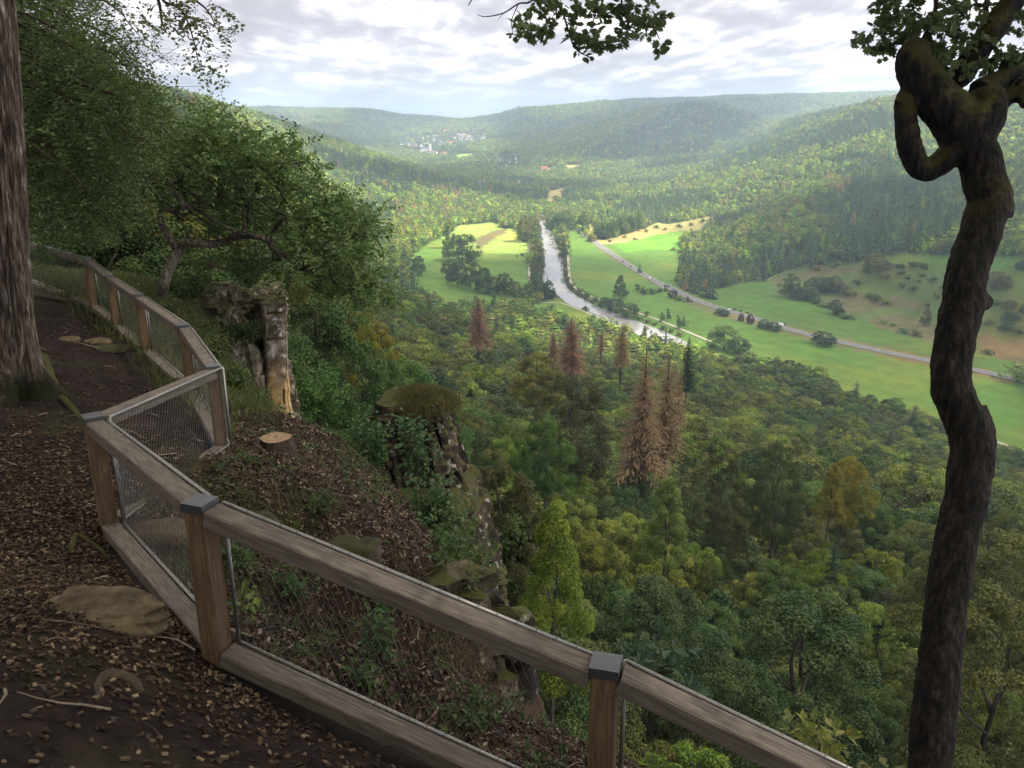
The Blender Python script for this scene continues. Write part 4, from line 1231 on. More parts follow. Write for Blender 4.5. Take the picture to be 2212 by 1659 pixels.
LIST3 = [
 (438,1392,76,44,2,BV,'long dark bush below the road left of the reddish bushes',G_ROAD,1),
 (548,1425,38,44,0,BP,'smaller dark red bush beside the road',G_ROAD,1),
 (602,1442,46,64,2,BP,'taller purple-leaved tree beside the road',G_ROAD,1),
 (680,1470,70,56,0,BM,'left half of the roadside thicket by the white van',G_ROAD,1),
 (740,1482,80,54,2,BV,'dark right half of the roadside thicket by the white van',G_ROAD,1),
 (1032,1565,130,84,2,BV,'round dark bush alone beside the road near the twisted trunk',G_ROAD,1),
 (475,1350,12,12,0,BM,'first dot of bush above the road',G_ROAD,0),(512,1362,20,14,0,BV,'second dot of bush above the road',G_ROAD,0),
 (546,1372,22,16,0,BM,'third dot of bush above the road',G_ROAD,0),(586,1382,16,14,2,BV,'fourth dot of bush above the road',G_ROAD,0),
 (775,1440,24,14,0,BM,'low bush above the road just behind the white van',G_ROAD,0),(806,1448,18,12,0,BM,'low bush above the road right of the white van',G_ROAD,0),
 (445,1595,170,150,1,BM,'tall meadow tree above the near forest edge',G_MEAD,1),(548,1625,110,110,2,BB,'blue-green tree at the right of the tall meadow tree',G_MEAD,1),
 (1098,1388,90,90,0,BV,'dark tree at the lower end of the slanting hedge',G_MEAD,1),(1172,1412,76,28,2,BV,'flat dark bush at the foot of the slanting hedge',G_MEAD,0),
 (1035,1345,60,30,0,BM,'hedge bush above the dark tree on the slanting hedge',G_MEAD,0),(990,1325,60,34,2,BV,'hedge bush at the upper end of the slanting hedge',G_MEAD,0),
 (832,1285,110,140,1,BM,'tall tree at the left of the scrub patch on the slope',G_MEAD,1),
 (905,1300,110,80,2,BV,'dark thicket under the tall tree of the scrub patch',G_MEAD,1),(960,1305,100,80,0,BM,'lowest thicket of the scrub patch',G_MEAD,1),
 (985,1240,110,80,2,BM,'upper left thicket of the scrub patch',G_MEAD,1),(1045,1260,100,90,0,BV,'middle thicket of the scrub patch',G_MEAD,1),
 (1095,1225,100,70,2,BM,'upper right thicket of the scrub patch',G_MEAD,1),(1125,1255,90,60,0,BO,'right end thicket of the scrub patch',G_MEAD,1),
 (1335,1135,140,110,2,BO,'large olive tree at the top of the orchard slope',G_ORCH,1),(1280,1145,60,50,0,BM,'bush left of the large olive orchard tree',G_ORCH,0),
 (1230,1210,50,34,2,BO,'bush below the brown strip of the orchard slope',G_ORCH,0),(990,1130,50,44,0,BO,'bush on the brown strip, left one',G_ORCH,0),(1098,1112,40,40,2,BM,'bush on the brown strip, right one',G_ORCH,0),
 (1418,1110,44,36,0,BO,'small tree right of the large olive orchard tree',G_ORCH,0),(1482,1122,62,42,2,BV,'left one of two dark trees under the upper green field',G_ORCH,0),
 (1495,1150,50,30,0,BM,'bush just below the left dark tree under the upper field',G_ORCH,0),(1560,1112,60,40,2,BV,'left one of the joined pair on the upper green field',G_ORCH,0),
 (1615,1120,56,48,0,BV,'right one of the joined pair on the upper green field',G_ORCH,0),(1612,1170,40,30,0,BM,'bush under the joined pair',G_ORCH,0),(1675,1195,62,40,2,BM,'fruit tree right of the orchard middle',G_ORCH,0),
 (1595,1200,34,22,0,BO,'bush left of the orchard middle',G_ORCH,0),(1388,1182,60,40,2,BO,'pale fruit tree at the left of the orchard',G_ORCH,0),(1528,1185,42,30,0,BM,'fruit tree in the upper orchard',G_ORCH,0),
 (1755,1202,34,24,0,BO,'small fruit tree nearest the twisted trunk, upper one',G_ORCH,0),(1490,1232,60,38,2,BM,'fruit tree in the left half of the orchard',G_ORCH,0),(1560,1245,66,38,0,BM,'wide fruit tree in the orchard middle',G_ORCH,0),
 (1738,1245,46,40,2,BO,'fruit tree left of the twisted trunk, middle one',G_ORCH,0),(1692,1292,50,40,0,BO,'airy fruit tree lower right in the orchard',G_ORCH,0),(1302,1290,56,46,0,BL,'light bush at the left of the bare earth',G_ORCH,0),
 (1340,1312,56,56,2,BM,'green bush on the bare earth',G_ORCH,0),(1398,1328,60,44,0,BL,'yellowish bush on the bare earth',G_ORCH,0),(1182,1278,80,44,2,BO,'bush between the scrub patch and the bare earth',G_ORCH,0),
 (1642,1340,46,34,0,BO,'bush left below the airy fruit tree',G_ORCH,0),(1632,1455,70,112,3,BO,'tall narrow tree low on the orchard slope',G_ORCH,1),(1500,1495,60,34,2,BM,'bush left below the tall narrow tree',G_ORCH,0),
 (1572,1512,76,50,0,BO,'wide bush below the tall narrow tree',G_ORCH,0),(1385,1445,40,28,2,BL,'pale bush on the lower left bare earth',G_ORCH,0),(1442,1455,44,28,0,BL,'second pale bush on the lower left bare earth',G_ORCH,0),
 (2055,1245,120,120,2,BO,'large olive tree right of the twisted trunk',G_ORCH,1),(2190,1130,60,60,2,BV,'dark bush at the right edge of the upper field',G_ORCH,1),(2045,1335,60,46,0,BM,'bush close right of the twisted trunk',G_ORCH,0),
 (2120,1358,90,60,2,BO,'wide bush right of the twisted trunk, upper one',G_ORCH,1),(2130,1425,90,60,0,BM,'wide bush right of the twisted trunk, lower one',G_ORCH,1),(2000,1448,60,40,2,BO,'low bush touching the right side of the twisted trunk',G_ORCH,0),
 (2108,1478,80,52,0,BM,'bush in the lower right orchard, left one',G_ORCH,1),(2188,1505,60,44,2,BO,'bush in the lower right orchard, right one',G_ORCH,0),(2205,1385,50,60,0,BM,'tree at the right edge of the orchard',G_ORCH,1),
 (1998,1622,60,40,2,BM,'bush at the lower right beside the twisted trunk',G_ORCH,0),(1800,1030,90,70,0,BM,'round tree at the top edge of the upper green field',G_MEAD,1),
 (1700,1040,60,30,2,BV,'low bush under the wood at the upper green field',G_MEAD,0),
]
for L_, A_ in ((LIST2, A2), (LIST3, A3)):
    for (x, y, w, h, k, c, lab, grp, hi) in L_:
        small = h <= 46
        valley_tree(A_(x, y), w * Z, h * Z * 1.03, k, c, lab, grp, 'bush' if small else 'broadleaf_tree', 'bush' if small else 'tree', bool(hi))
for kk in range(6):        # a spruce or two of the far kinds at the forest edges, standing on the land
    if 'vf%d' % kk not in farroot:
        q = [A2(1990,1240), A2(2060,1260), A2(500,1010), A2(470,1040), A2(2120,1285), A2(2160,1295)][kk]
        valley_tree(q, 22, 40 if kk > 3 else 26, kk, C_SPR if kk > 3 else BM, 'dark pointed spruce at the wood edge right of the farm turning' if kk == 4 else ('taller narrow spruce at the wood edge right of the farm turning' if kk == 5 else 'tree at the wood edge number %s' % 'one two three four'.split()[kk]), G_MEAD, 'spruce_tree' if kk > 3 else 'broadleaf_tree')
def crown_of(r): return next(c for c in r.children if c.name.startswith('crown'))
srcF = [crown_of(farroot['vf%d' % k]) for k in range(6)]
srcM = []
for k in (0, 1, 2, 4):
    key = 'mid%d' % k
    assert key in roots, key
    srcM.append(crown_of(roots[key]))
srcM += [crown_of(roots['spr0']), crown_of(roots['dead0'])]
rn = rest[rad[rest] < 560]; rf = rest[rad[rest] >= 560]
kn = np.where(dead[rn], 5, np.where(conif[rn], 4, (rot[rn] * 10).astype(int) % 4))
kf = np.where(conif[rf] | dead[rf], 4 + (rot[rf] * 10).astype(int) % 2, (rot[rf] * 10).astype(int) % 4)
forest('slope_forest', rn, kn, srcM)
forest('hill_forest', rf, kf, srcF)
print('TREES', NTREE, len(rn), len(rf))

# ------------------------------------------------------------------ village, farms, cars
M_wall = plain('white render', (.74, .72, .68), 0.8, 0.06); M_wall2 = plain('cream render', (.66, .56, .38), 0.8, 0.06); M_roofr = plain('red tiles', (.26, .10, .07), 0.8, 0.2); M_roofs = plain('slate', (.10, .105, .13), 0.6, 0.2)
M_glass = noise_mat('window glass', [(0.4, c4(.03, .035, .04)), (0.6, c4(.05, .055, .06))], 2, 2, 0.15, 0, spec=0.6)
M_stone = plain('sandstone', (.42, .34, .24), 0.9, 0.15)
hm = {}
def house(px, py, wm, lm, hm_, rz, wall, roof, label, cat='house', name='house', group='houses of the village', windows=False, roof_h=0.45, hip=False):
    P = hit(px, py, 600)
    r = thing(name, label, cat, (P[0], P[1], P[2] - 0.5), rz, group)
    key = (wm, lm, hm_, wall.name, roof.name, roof_h)
    if key not in hm:
        a = MB(); a.box((0, 0, hm_ / 2), (lm, wm, hm_)); rh = wm * roof_h
        a.add([[-lm / 2, -wm / 2, hm_], [-lm / 2, wm / 2, hm_], [-lm / 2, 0, hm_ + rh], [lm / 2, -wm / 2, hm_], [lm / 2, wm / 2, hm_], [lm / 2, 0, hm_ + rh]], None, [[0, 2, 1], [3, 4, 5]])
        b = MB(); o_ = .5; L2_ = lm / 2 + o_; W2 = wm / 2 + o_; th = 0.35; dz = rh * o_ / (wm / 2)
        for s_ in (-1, 1):
            b.add([[-L2_, s_ * W2, hm_ - dz], [L2_, s_ * W2, hm_ - dz], [L2_, 0, hm_ + rh + .02], [-L2_, 0, hm_ + rh + .02], [-L2_, s_ * W2, hm_ - dz + th], [L2_, s_ * W2, hm_ - dz + th], [L2_, 0, hm_ + rh + th], [-L2_, 0, hm_ + rh + th]],
                  [[0, 1, 2, 3], [4, 7, 6, 5], [0, 4, 5, 1], [0, 3, 7, 4], [1, 5, 6, 2]])
        w = MB()
        for zf in np.arange(1.6, hm_ - .6, 2.8):
            for xx in np.arange(-lm / 2 + 1.6, lm / 2 - 1, 2.8):
                for s_ in (-1, 1): w.box((xx, s_ * (wm / 2 + .02), zf), (1.1, .08, 1.4))
        hm[key] = (a.me('walls', wall), b.me('roof', roof), w.me('window', M_glass))
    A_, B_, W_ = hm[key]
    wl_ = link('walls', A_, r); link('roof', B_, r)
    if windows:
        me = MB().box((0, 0, 0), (1.1, .1, 1.4)).me('window', M_glass) if 'win' not in hm else hm['win']
        hm['win'] = me
        for zf in np.arange(1.9, hm_ - .6, 2.8):
            for xx in np.arange(-lm / 2 + 1.8, lm / 2 - 1, 3.0):
                for s_ in (-1, 1): link('window', me, wl_, (xx, s_ * (wm / 2 + .02), zf))
    return r
vill = [(255,322,0),(298,316,0),(322,326,2),(352,318,0),(380,326,0),(345,344,1),(388,338,2),(430,266,1),(460,262,0),(520,248,1),(508,311,0),(488,312,0),(582,234,0),(600,240,1),(580,268,0),(585,284,2),(640,240,0),
 (628,292,2),(650,298,0),(628,318,0),(652,324,2),(676,328,0),(700,320,0),(722,314,2),(745,322,3),(768,314,3),(768,256,0),(790,260,1),(780,196,1),(822,218,0),(852,228,0),(838,252,1),(862,250,0),(820,300,2),(812,305,0),(846,272,0),
 (872,275,0),(880,290,2),(905,270,1),(912,298,0),(930,262,0),(945,282,1),(958,262,0),(968,296,0),(930,240,1),(905,240,1),(880,222,1),(1052,270,0),(1070,250,2),(1078,258,0),(1108,256,0),(705,190,3),(520,400,0),(545,408,1),(572,402,0),(596,412,1),(655,432,0),(684,426,3),(186,310,2),(450,336,0),(905,318,0)]
words_ = {0: 'small white house', 1: 'red-roofed house', 2: 'white house with a slate roof', 3: 'long cream building'}
def vill_where(x, y):
    if y > 390: return 'below the church in the far village'
    if x < 240: return 'alone left of the far village'
    if x < 410: return 'in the left row of the far village'
    if x < 545: return 'above the church in the far village'
    if x < 660: return 'in the upper middle of the far village' if y < 285 else 'in the central street of the far village'
    if x < 800: return 'on the slope of the far village' if y < 270 else 'right of the central village street'
    if x < 900: return 'left in the dense quarter of the far village'
    if x < 1000: return 'right in the dense quarter of the far village'
    return 'at the right end of the far village'
for (x, y, k) in vill:
    px_, py_ = A4(x, y)
    w_, l_, h_ = [(9, 12, 6), (9, 12, 6), (10, 14, 7), (12, 26, 8)][k]
    lab = '%s %s' % (words_[k], vill_where(x, y))
    house(px_, py_, w_, l_, h_, random.uniform(-.5, .5), M_wall if k != 3 else M_wall2, [M_roofs, M_roofr, M_roofs, M_roofr][k], lab)
house(*A4(1240,482), 8, 10, 6, .3, M_wall, M_roofs, 'white cottage at the left of the hillside hamlet', group='cottages of the hillside hamlet')
house(*A4(1284,498), 8, 10, 7, 1.5, M_wall, M_roofr, 'red gabled cottage in the hillside hamlet', group='cottages of the hillside hamlet')
house(*A4(1340,500), 9, 14, 6, .1, M_wall, M_roofs, 'long white cottage in the middle of the hillside hamlet', group='cottages of the hillside hamlet')
house(*A4(1405,472), 8, 12, 7, 1.4, M_wall, M_roofr, 'upper cottage at the right of the hillside hamlet', group='cottages of the hillside hamlet')
house(*A4(1415,510), 9, 12, 8, 1.35, M_wall, M_roofs, 'white gabled house at the lower right of the hillside hamlet', group='cottages of the hillside hamlet')
house(*A4(1320,542), 9, 14, 6, .5, M_wall2, M_roofs, 'grey-roofed house at the bottom of the hillside hamlet', group='cottages of the hillside hamlet')
house(*A4(1395,432), 8, 12, 6, .2, M_wall, M_roofs, 'highest cottage of the hillside hamlet', group='cottages of the hillside hamlet')
house(*A4(1060,745), 12, 16, 9, .3, M_stone, M_roofs, 'old grey barn among the valley trees', 'barn', 'barn', 'buildings among the valley trees')
house(*A4(1445,748), 11, 16, 11, 1.2, M_wall2, M_roofs, 'yellow villa with gables at the wood edge', 'villa', 'villa', 'buildings among the valley trees', True, 0.75)
house(*A4(1690,594), 12, 18, 9, .1, M_wall2, M_roofr, 'pink manor house at the sandy clearing', 'manor', 'manor_house', 'buildings among the valley trees', False, .6)
house(*A4(1835,530), 5, 7, 6, .1, M_wall, M_roofs, 'little white chapel on the sandy clearing', 'chapel', 'chapel', 'buildings among the valley trees')
house(*A4(1835,765), 5, 10, 3, .4, M_wall, M_roofs, 'open field shed above the bright clearing', 'shed', 'shed', 'buildings among the valley trees')
house(*A4(255,568), 10, 16, 6, .1, M_wall, M_roofs, 'slate-roofed house half hidden in the dark wood, left one', group='buildings among the valley trees')
house(*A4(610,610), 10, 12, 8, .9, M_wall, M_roofs, 'slate-roofed house half hidden in the dark wood, right one', group='buildings among the valley trees')
# church
P = hit(*A4(490,388), 600)
ch = thing('church', 'long white church with a square tower in the far village', 'church', (P[0], P[1], P[2] - 1), 0.05)
MB().box((0, 0, 6), (36, 14, 12)).build('nave', M_wall, ch)
MB().add([[-19, -8, 11.9], [19, -8, 11.9], [19, 8, 11.9], [-19, 8, 11.9], [-17, 0, 19], [17, 0, 19]], [[0, 1, 5, 4], [2, 3, 4, 5]], [[1, 2, 5], [3, 0, 4]]).build('roof', M_roofs, ch)
tw = MB().box((20.5, 0, 15), (9, 9, 30)).build('tower', M_wall, ch)
MB().add([[15.7, -4.8, 30], [25.3, -4.8, 30], [25.3, 4.8, 30], [15.7, 4.8, 30], [20.5, 0, 35]], None, [[0, 1, 4], [1, 2, 4], [2, 3, 4], [3, 0, 4]]).build('spire', M_roofs, tw)
# wind turbine on the far ridge
P = hit(978, 251, 3000)
wt = thing('wind_turbine', 'thin white wind turbine on the far ridge above the village', 'wind turbine', (P[0], P[1], P[2]), 0)
MB().tube([[0, 0, 0], [0, 0, 75]], [2.4, 1.4], 8).build('mast', M_wall, wt)
MB().box((0, -2, 76), (3, 7, 3)).build('nacelle', M_wall, wt)
for k in range(3):
    a = math.radians(90 + 120 * k); d = np.array([math.cos(a), 0, math.sin(a)]); c_ = np.array([0, -5.5, 76])
    MB().tube([c_, c_ + d * 8, c_ + d * 32], [1.0, 1.5, .3], 5).build('blade', M_wall, wt)

def paint(name, col):
    m, n, l, out = newmat(name)
    p = N(n, 'ShaderNodeBsdfPrincipled', inp={'Base Color': (*col, 1), 'Roughness': .3, 'Coat Weight': .5, 'Metallic': 0.1}); l.new(p.outputs[0], out.inputs[0]); return m
M_tyre = plain('rubber', (.02, .02, .02), .9, .1)
wheel_me = MB().tube([[0, -.11, 0], [0, .11, 0]], [.33, .33], 14).me('wheel', M_tyre)
rim_me = MB().tube([[0, -.12, 0], [0, .12, 0]], [.2, .2], 10).me('rim', M_steel)
M_light = plain('lamp glass', (.7, .68, .6), .2, .05)
def side_prism(prof, w, inset=0.0, zi=0.9):
    """profile in x,z extruded across y; the roof is drawn in"""
    m = MB(); n = len(prof); V = []
    zmax = max(p[1] for p in prof)
    for s_ in (-1, 1):
        for (x, z) in prof:
            k = inset * max(0, (z - zi) / (zmax - zi + 1e-6))
            V.append([x, s_ * (w / 2 - k), z])
    Q = [[i, (i + 1) % n, n + (i + 1) % n, n + i] for i in range(n)]
    T = [[0, i + 1, i] for i in range(1, n - 1)] + [[n, n + i, n + i + 1] for i in range(1, n - 1)]
    return m.add(V, Q, T)
def car(s, side, flip, col, label, van=False, group='vehicles on the valley road'):
    p, t_, sn = on_road(s, side)
    rz = math.atan2(t_[1], t_[0]) + (math.pi if flip else 0)
    r = thing('van' if van else 'car', label, 'van' if van else 'car', tuple(p), rz, group)
    pm = paint('car paint ' + label[:12], col)
    if van:
        body = side_prism([(-2.9, .35), (2.9, .35), (2.95, .95), (2.5, 1.25), (1.9, 2.35), (-2.8, 2.4), (-2.95, 1.0)], 2.0, .16, 1.1)
        glass = side_prism([(1.0, 1.35), (2.42, 1.35), (1.98, 2.1), (1.0, 2.15)], 2.02, .15, 1.1); L_ = 2.9; wb = 1.9
    else:
        body = side_prism([(-2.1, .3), (2.1, .3), (2.15, .7), (1.0, .92), (.35, 1.42), (-1.1, 1.45), (-1.9, .98), (-2.15, .85)], 1.78, .28, .85)
        glass = side_prism([(-1.65, .97), (.85, .97), (.33, 1.36), (-1.05, 1.38)], 1.80, .25, .85); L_ = 2.13; wb = 1.3
    b = body.build('body', pm, r); glass.build('window', M_glass, b)
    for x in (-wb, wb):
        for y in (-.82, .82):
            w = link('wheel', wheel_me, r, (x, y, .33)); link('rim', rim_me, w)
    hl = MB().box((0, 0, 0), (.06, .32, .14)).me('headlight', M_light)
    for y in (-.6, .6): link('headlight', hl, r, (L_ - .02, y, .66))
    return r
def s_at(px, py):
    q = hit(px, py); k = np.argmin(np.hypot(RPf[:, 0] - q[0], RPf[:, 1] - q[1])); return Lr[k]
car(s_at(*A2(1663,1080)), 1.8, False, (.04, .045, .06), 'dark estate car, the farther of two on the upper road')
car(s_at(*A2(1700,1107)), 1.8, False, (.025, .025, .03), 'black car, the nearer of two on the upper road')
car(s_at(*A2(1805,1180)), 1.8, False, (.75, .76, .78), 'white car on the road above the field hedge')
car(s_at(*A3(462,1365)), -1.8, True, (.78, .78, .78), 'white car on the road left of the dark red bushes')
car(s_at(*A3(782,1458)), -1.8, True, (.82, .82, .82), 'white van on the road by the roadside thicket', True)
# road posts
pm_ = MB().box((0, 0, .5), (.12, .12, 1.0)).me('post', M_wall); bm_ = MB().box((0, 0, .82), (.125, .125, .18)).me('black_band', M_tyre)
for k, (x, y) in enumerate([(160,1200),(325,1305),(745,1440),(780,1450),(1412,1605)]):
    s_ = s_at(*A3(x, y)); p, t_, sn = on_road(s_, -4.6)
    r = thing('road_post', ['white road post by the farm turning', 'white road post right of the farm turning', 'white road post left of the white van', 'white road post beside the white van', 'white road post near the twisted trunk'][k], 'road post', tuple(p), 0, 'posts along the road')
    link('post', pm_, r); link('black_band', bm_, r)

# ================================================================== the lookout
NC = np.array([(0,0,-1.62),(-1.9,2.6,-2.35),(-1.0,3.1,-2.85),(1.5,1.0,-2.5),(2.5,2.0,-3.6),(-2.5,4.5,-2.86),(-3.2,4.4,-2.78),(-3.4,6.55,-3.36),(-1.75,4.38,-3.10),(.46,3.6,-3.62),(2.6,3.25,-4.55),(5,3.0,-5.4),
 (-3.35,9.21,-3.74),(-4.55,11.57,-3.84),(-6.23,14.09,-3.93),(-7.65,16.15,-4.0),(-8.31,16.71,-3.76),(-11.3,19.6,-3.7),(-6.3,10.2,-3.35),(-8.0,12,-3.2),(-9.5,15,-3.3),(-14,18,-3.2),(-12,10,-2.2),(-5.0,6.0,-2.9),(-7,5,-2.3),(-5,2,-1.6),(-10,2,-1.0),(0,-5,-.6),(6,-3,-2.5),
 (-3.2,10.8,-4.2),(-2.5,12.3,-4.8),(-1.4,10.5,-5.0),(-.9,9.1,-5.0),(-.55,8.4,-5.2),(-1.9,7.9,-4.1),(-2.6,9.0,-3.9),(-1.1,8.2,-4.5),(-2.8,7.3,-3.6),
 (-1.33,5.4,-3.62),(-1.6,6.8,-4.75),(-2.3,6.4,-4.0),(-.8,7.0,-5.6),(-.2,6.6,-6.2),(-.53,5.7,-4.2),(.68,5.1,-4.3),(1.5,4.9,-4.75),(-.6,4.7,-3.75),(3,4.6,-5.3),(6,4.2,-6.2),
 (-8.4,20.1,-4.3),(-9.5,24,-4.6),(-13,24,-4.4),(-7.2,19,-4.35),(-5.7,16.4,-4.5),(-4.4,14.2,-4.9),(-6.6,21.5,-4.9),(-16,30,-5),(-3.7,13.0,-4.7)], float)
def kn_(d2): return np.sqrt(d2 + 0.30)
Kn = kn_(((NC[:, None, :2] - NC[None, :, :2]) ** 2).sum(-1)); nn_ = len(NC)
Pn = np.c_[np.ones(nn_), NC[:, :2]]
SN = np.linalg.solve(np.block([[Kn - np.eye(nn_) * .02, Pn], [Pn.T, np.zeros((3, 3))]]), np.r_[NC[:, 2], 0, 0, 0])
EDGE = np.array([(-17,33),(-13,29),(-10.8,25),(-9.1,22.2),(-8.0,20.0),(-6.7,17.2),(-5.2,14.8),(-3.4,12.9),(-2.0,11.3),(-.95,9.7),(-.45,8.7),(-.25,7.9),(0.0,7.0),(.35,6.3),(1.0,5.8),(1.9,5.4),(3.2,5.2),(9.5,4.8)], float)
LANDP = np.vstack([EDGE, [(9.5,-9),(-30,-9),(-30,33)]])
def near_z(x, y):
    x = np.asarray(x, float); y = np.asarray(y, float); sh = x.shape; x = x.ravel(); y = y.ravel()
    z = np.zeros(x.shape)
    for i in range(0, len(x), 50000):
        a, b = x[i:i + 50000], y[i:i + 50000]
        z[i:i + 50000] = kn_((a[:, None] - NC[None, :, 0]) ** 2 + (b[:, None] - NC[None, :, 1]) ** 2) @ SN[:nn_] + SN[nn_] + SN[nn_ + 1] * a + SN[nn_ + 2] * b
    ins = inside(x, y, LANDP)
    d = np.full(x.shape, 1e9)
    for i in range(len(EDGE) - 1):
        a, b = EDGE[i], EDGE[i + 1]; e = b - a
        t = np.clip(((x - a[0]) * e[0] + (y - a[1]) * e[1]) / (e @ e), 0, 1)
        d = np.minimum(d, np.hypot(x - a[0] - t * e[0], y - a[1] - t * e[1]))
    sd = np.where(ins, -d, d) + (fbm(x * .9, y * .9, 3, 91) - .5) * 0.5
    z = z - np.where(sd > -0.5, 0.28 * (sd + .5) ** 2, 0) * (sd < 0.6) - np.where(sd >= 0.6, 0.34 + np.minimum(3.2 * (sd - 0.6), 32), 0)
    out_ = inside(x, y, [(-1.75,4.5),(-3.3,6.6),(-3.3,9.2),(-8,16.8),(-8,30),(9,30),(9,3.2),(.46,3.75)])
    z = z + (fbm(x * 1.3, y * 1.3, 4, 92) - .5) * np.where(out_, .34, .12) + (fbm(x * 6, y * 6, 3, 93) - .5) * np.where(out_, .09, .035)
    return z.reshape(sh)
gxn = np.concatenate([np.arange(-22, -6, .22), np.arange(-6, 3.6, .065), np.arange(3.6, 9.5, .2)])
gyn = np.concatenate([np.arange(-7, 1.5, .25), np.arange(1.5, 10, .065), np.arange(10, 17, .11), np.arange(17, 31, .2)])
GX, GY = np.meshgrid(gxn, gyn)
GZ = near_z(GX, GY)
def nz_at(x, y):
    x = np.asarray(x, float); y = np.asarray(y, float)
    j = np.clip(np.searchsorted(gxn, x) - 1, 0, len(gxn) - 2); i = np.clip(np.searchsorted(gyn, y) - 1, 0, len(gyn) - 2)
    fx = (x - gxn[j]) / (gxn[j + 1] - gxn[j]); fy = (y - gyn[i]) / (gyn[i + 1] - gyn[i])
    return (GZ[i, j] * (1 - fx) + GZ[i, j + 1] * fx) * (1 - fy) + (GZ[i + 1, j] * (1 - fx) + GZ[i + 1, j + 1] * fx) * fy
def nnorm(x, y):
    e = .1
    n_ = np.stack([nz_at(x - e, y) - nz_at(x + e, y), nz_at(x, y - e) - nz_at(x, y + e), np.full(np.shape(x), 2 * e)], -1)
    return unit(n_)
def nhit(px, py, d0=2.0, d1=34.0):
    a = ray(px, py); a = a / math.hypot(a[0], a[1]); s = np.linspace(d0, d1, 3000)
    z = nz_at(a[0] * s, a[1] * s); k = np.nonzero(a[2] * s <= z)[0]
    i = k[0] if len(k) else -1
    return np.array([a[0] * s[i], a[1] * s[i], z[i]])
i_, j_ = np.arange(len(gyn) - 1)[:, None], np.arange(len(gxn) - 1)[None, :]
w_ = len(gxn)
NQ = np.stack([i_ * w_ + j_, i_ * w_ + j_ + 1, (i_ + 1) * w_ + j_ + 1, (i_ + 1) * w_ + j_], -1).reshape(-1, 4)
soil_out = inside(GX, GY, [(-1.75,4.5),(-3.3,6.6),(-3.3,9.2),(-8,16.8),(-8,31),(9.5,31),(9.5,2.9),(.46,3.75)])
ncol = np.zeros(GX.shape + (3,)); ncol[:] = (.017, .0105, .008)
f1 = fbm(GX * 2.2, GY * 2.2, 5, 95)[..., None]; f2 = fbm(GX * .8, GY * .8, 4, 96)[..., None]
ncol = ncol * (0.6 + 0.9 * f1)
ncol = np.where(soil_out[..., None], np.array([.045, .028, .019]) * (0.5 + f1), ncol)
mossy = np.clip((f2 - 0.55) * 6, 0, 1) * np.where(soil_out[..., None], .8, .35)
ncol = ncol * (1 - mossy) + np.array([.050, .055, .014]) * mossy
green = inside(GX, GY, [(-8.2,17.5),(-5.2,12.2),(-4.0,11.5),(-3.2,13.2),(-5,19),(-6.3,24),(-17,31),(-22,31),(-22,17)])[..., None]
ncol = np.where(green, ncol * .4 + np.array([.045, .060, .018]) * (.4 + f1), ncol)
m, n, l, out = newmat('forest soil')
at = N(n, 'ShaderNodeAttribute', attribute_name='cover'); tcn = N(n, 'ShaderNodeTexCoord')
nz = N(n, 'ShaderNodeTexNoise', inp={'Scale': 16.0, 'Detail': 10.0, 'Roughness': 0.75}); l.new(tcn.outputs['Object'], nz.inputs['Vector'])
mr = N(n, 'ShaderNodeMapRange', inp={'From Min': 0.3, 'From Max': 0.7, 'To Min': 0.45, 'To Max': 1.6}); l.new(nz.outputs[0], mr.inputs[0])
hs = N(n, 'ShaderNodeHueSaturation'); l.new(at.outputs['Color'], hs.inputs['Color']); l.new(mr.outputs[0], hs.inputs['Value'])
bp = N(n, 'ShaderNodeBump', inp={'Strength': 0.9, 'Distance': 0.04}); l.new(nz.outputs[0], bp.inputs['Height'])
pb = N(n, 'ShaderNodeBsdfPrincipled', inp={'Roughness': 0.95, 'Specular IOR Level': 0.15}); l.new(hs.outputs[0], pb.inputs['Base Color']); l.new(bp.outputs[0], pb.inputs['Normal']); l.new(pb.outputs[0], out.inputs[0])
nme = mesh('forest floor', np.stack([GX, GY, GZ], -1).reshape(-1, 3), NQ, [m], smooth=True)
ca = nme.color_attributes.new('cover', 'FLOAT_COLOR', 'POINT'); ca.data.foreach_set('color', np.c_[ncol.reshape(-1, 3), np.ones(GX.size)].astype(np.float32).ravel())
link('ground', nme, kind='structure')

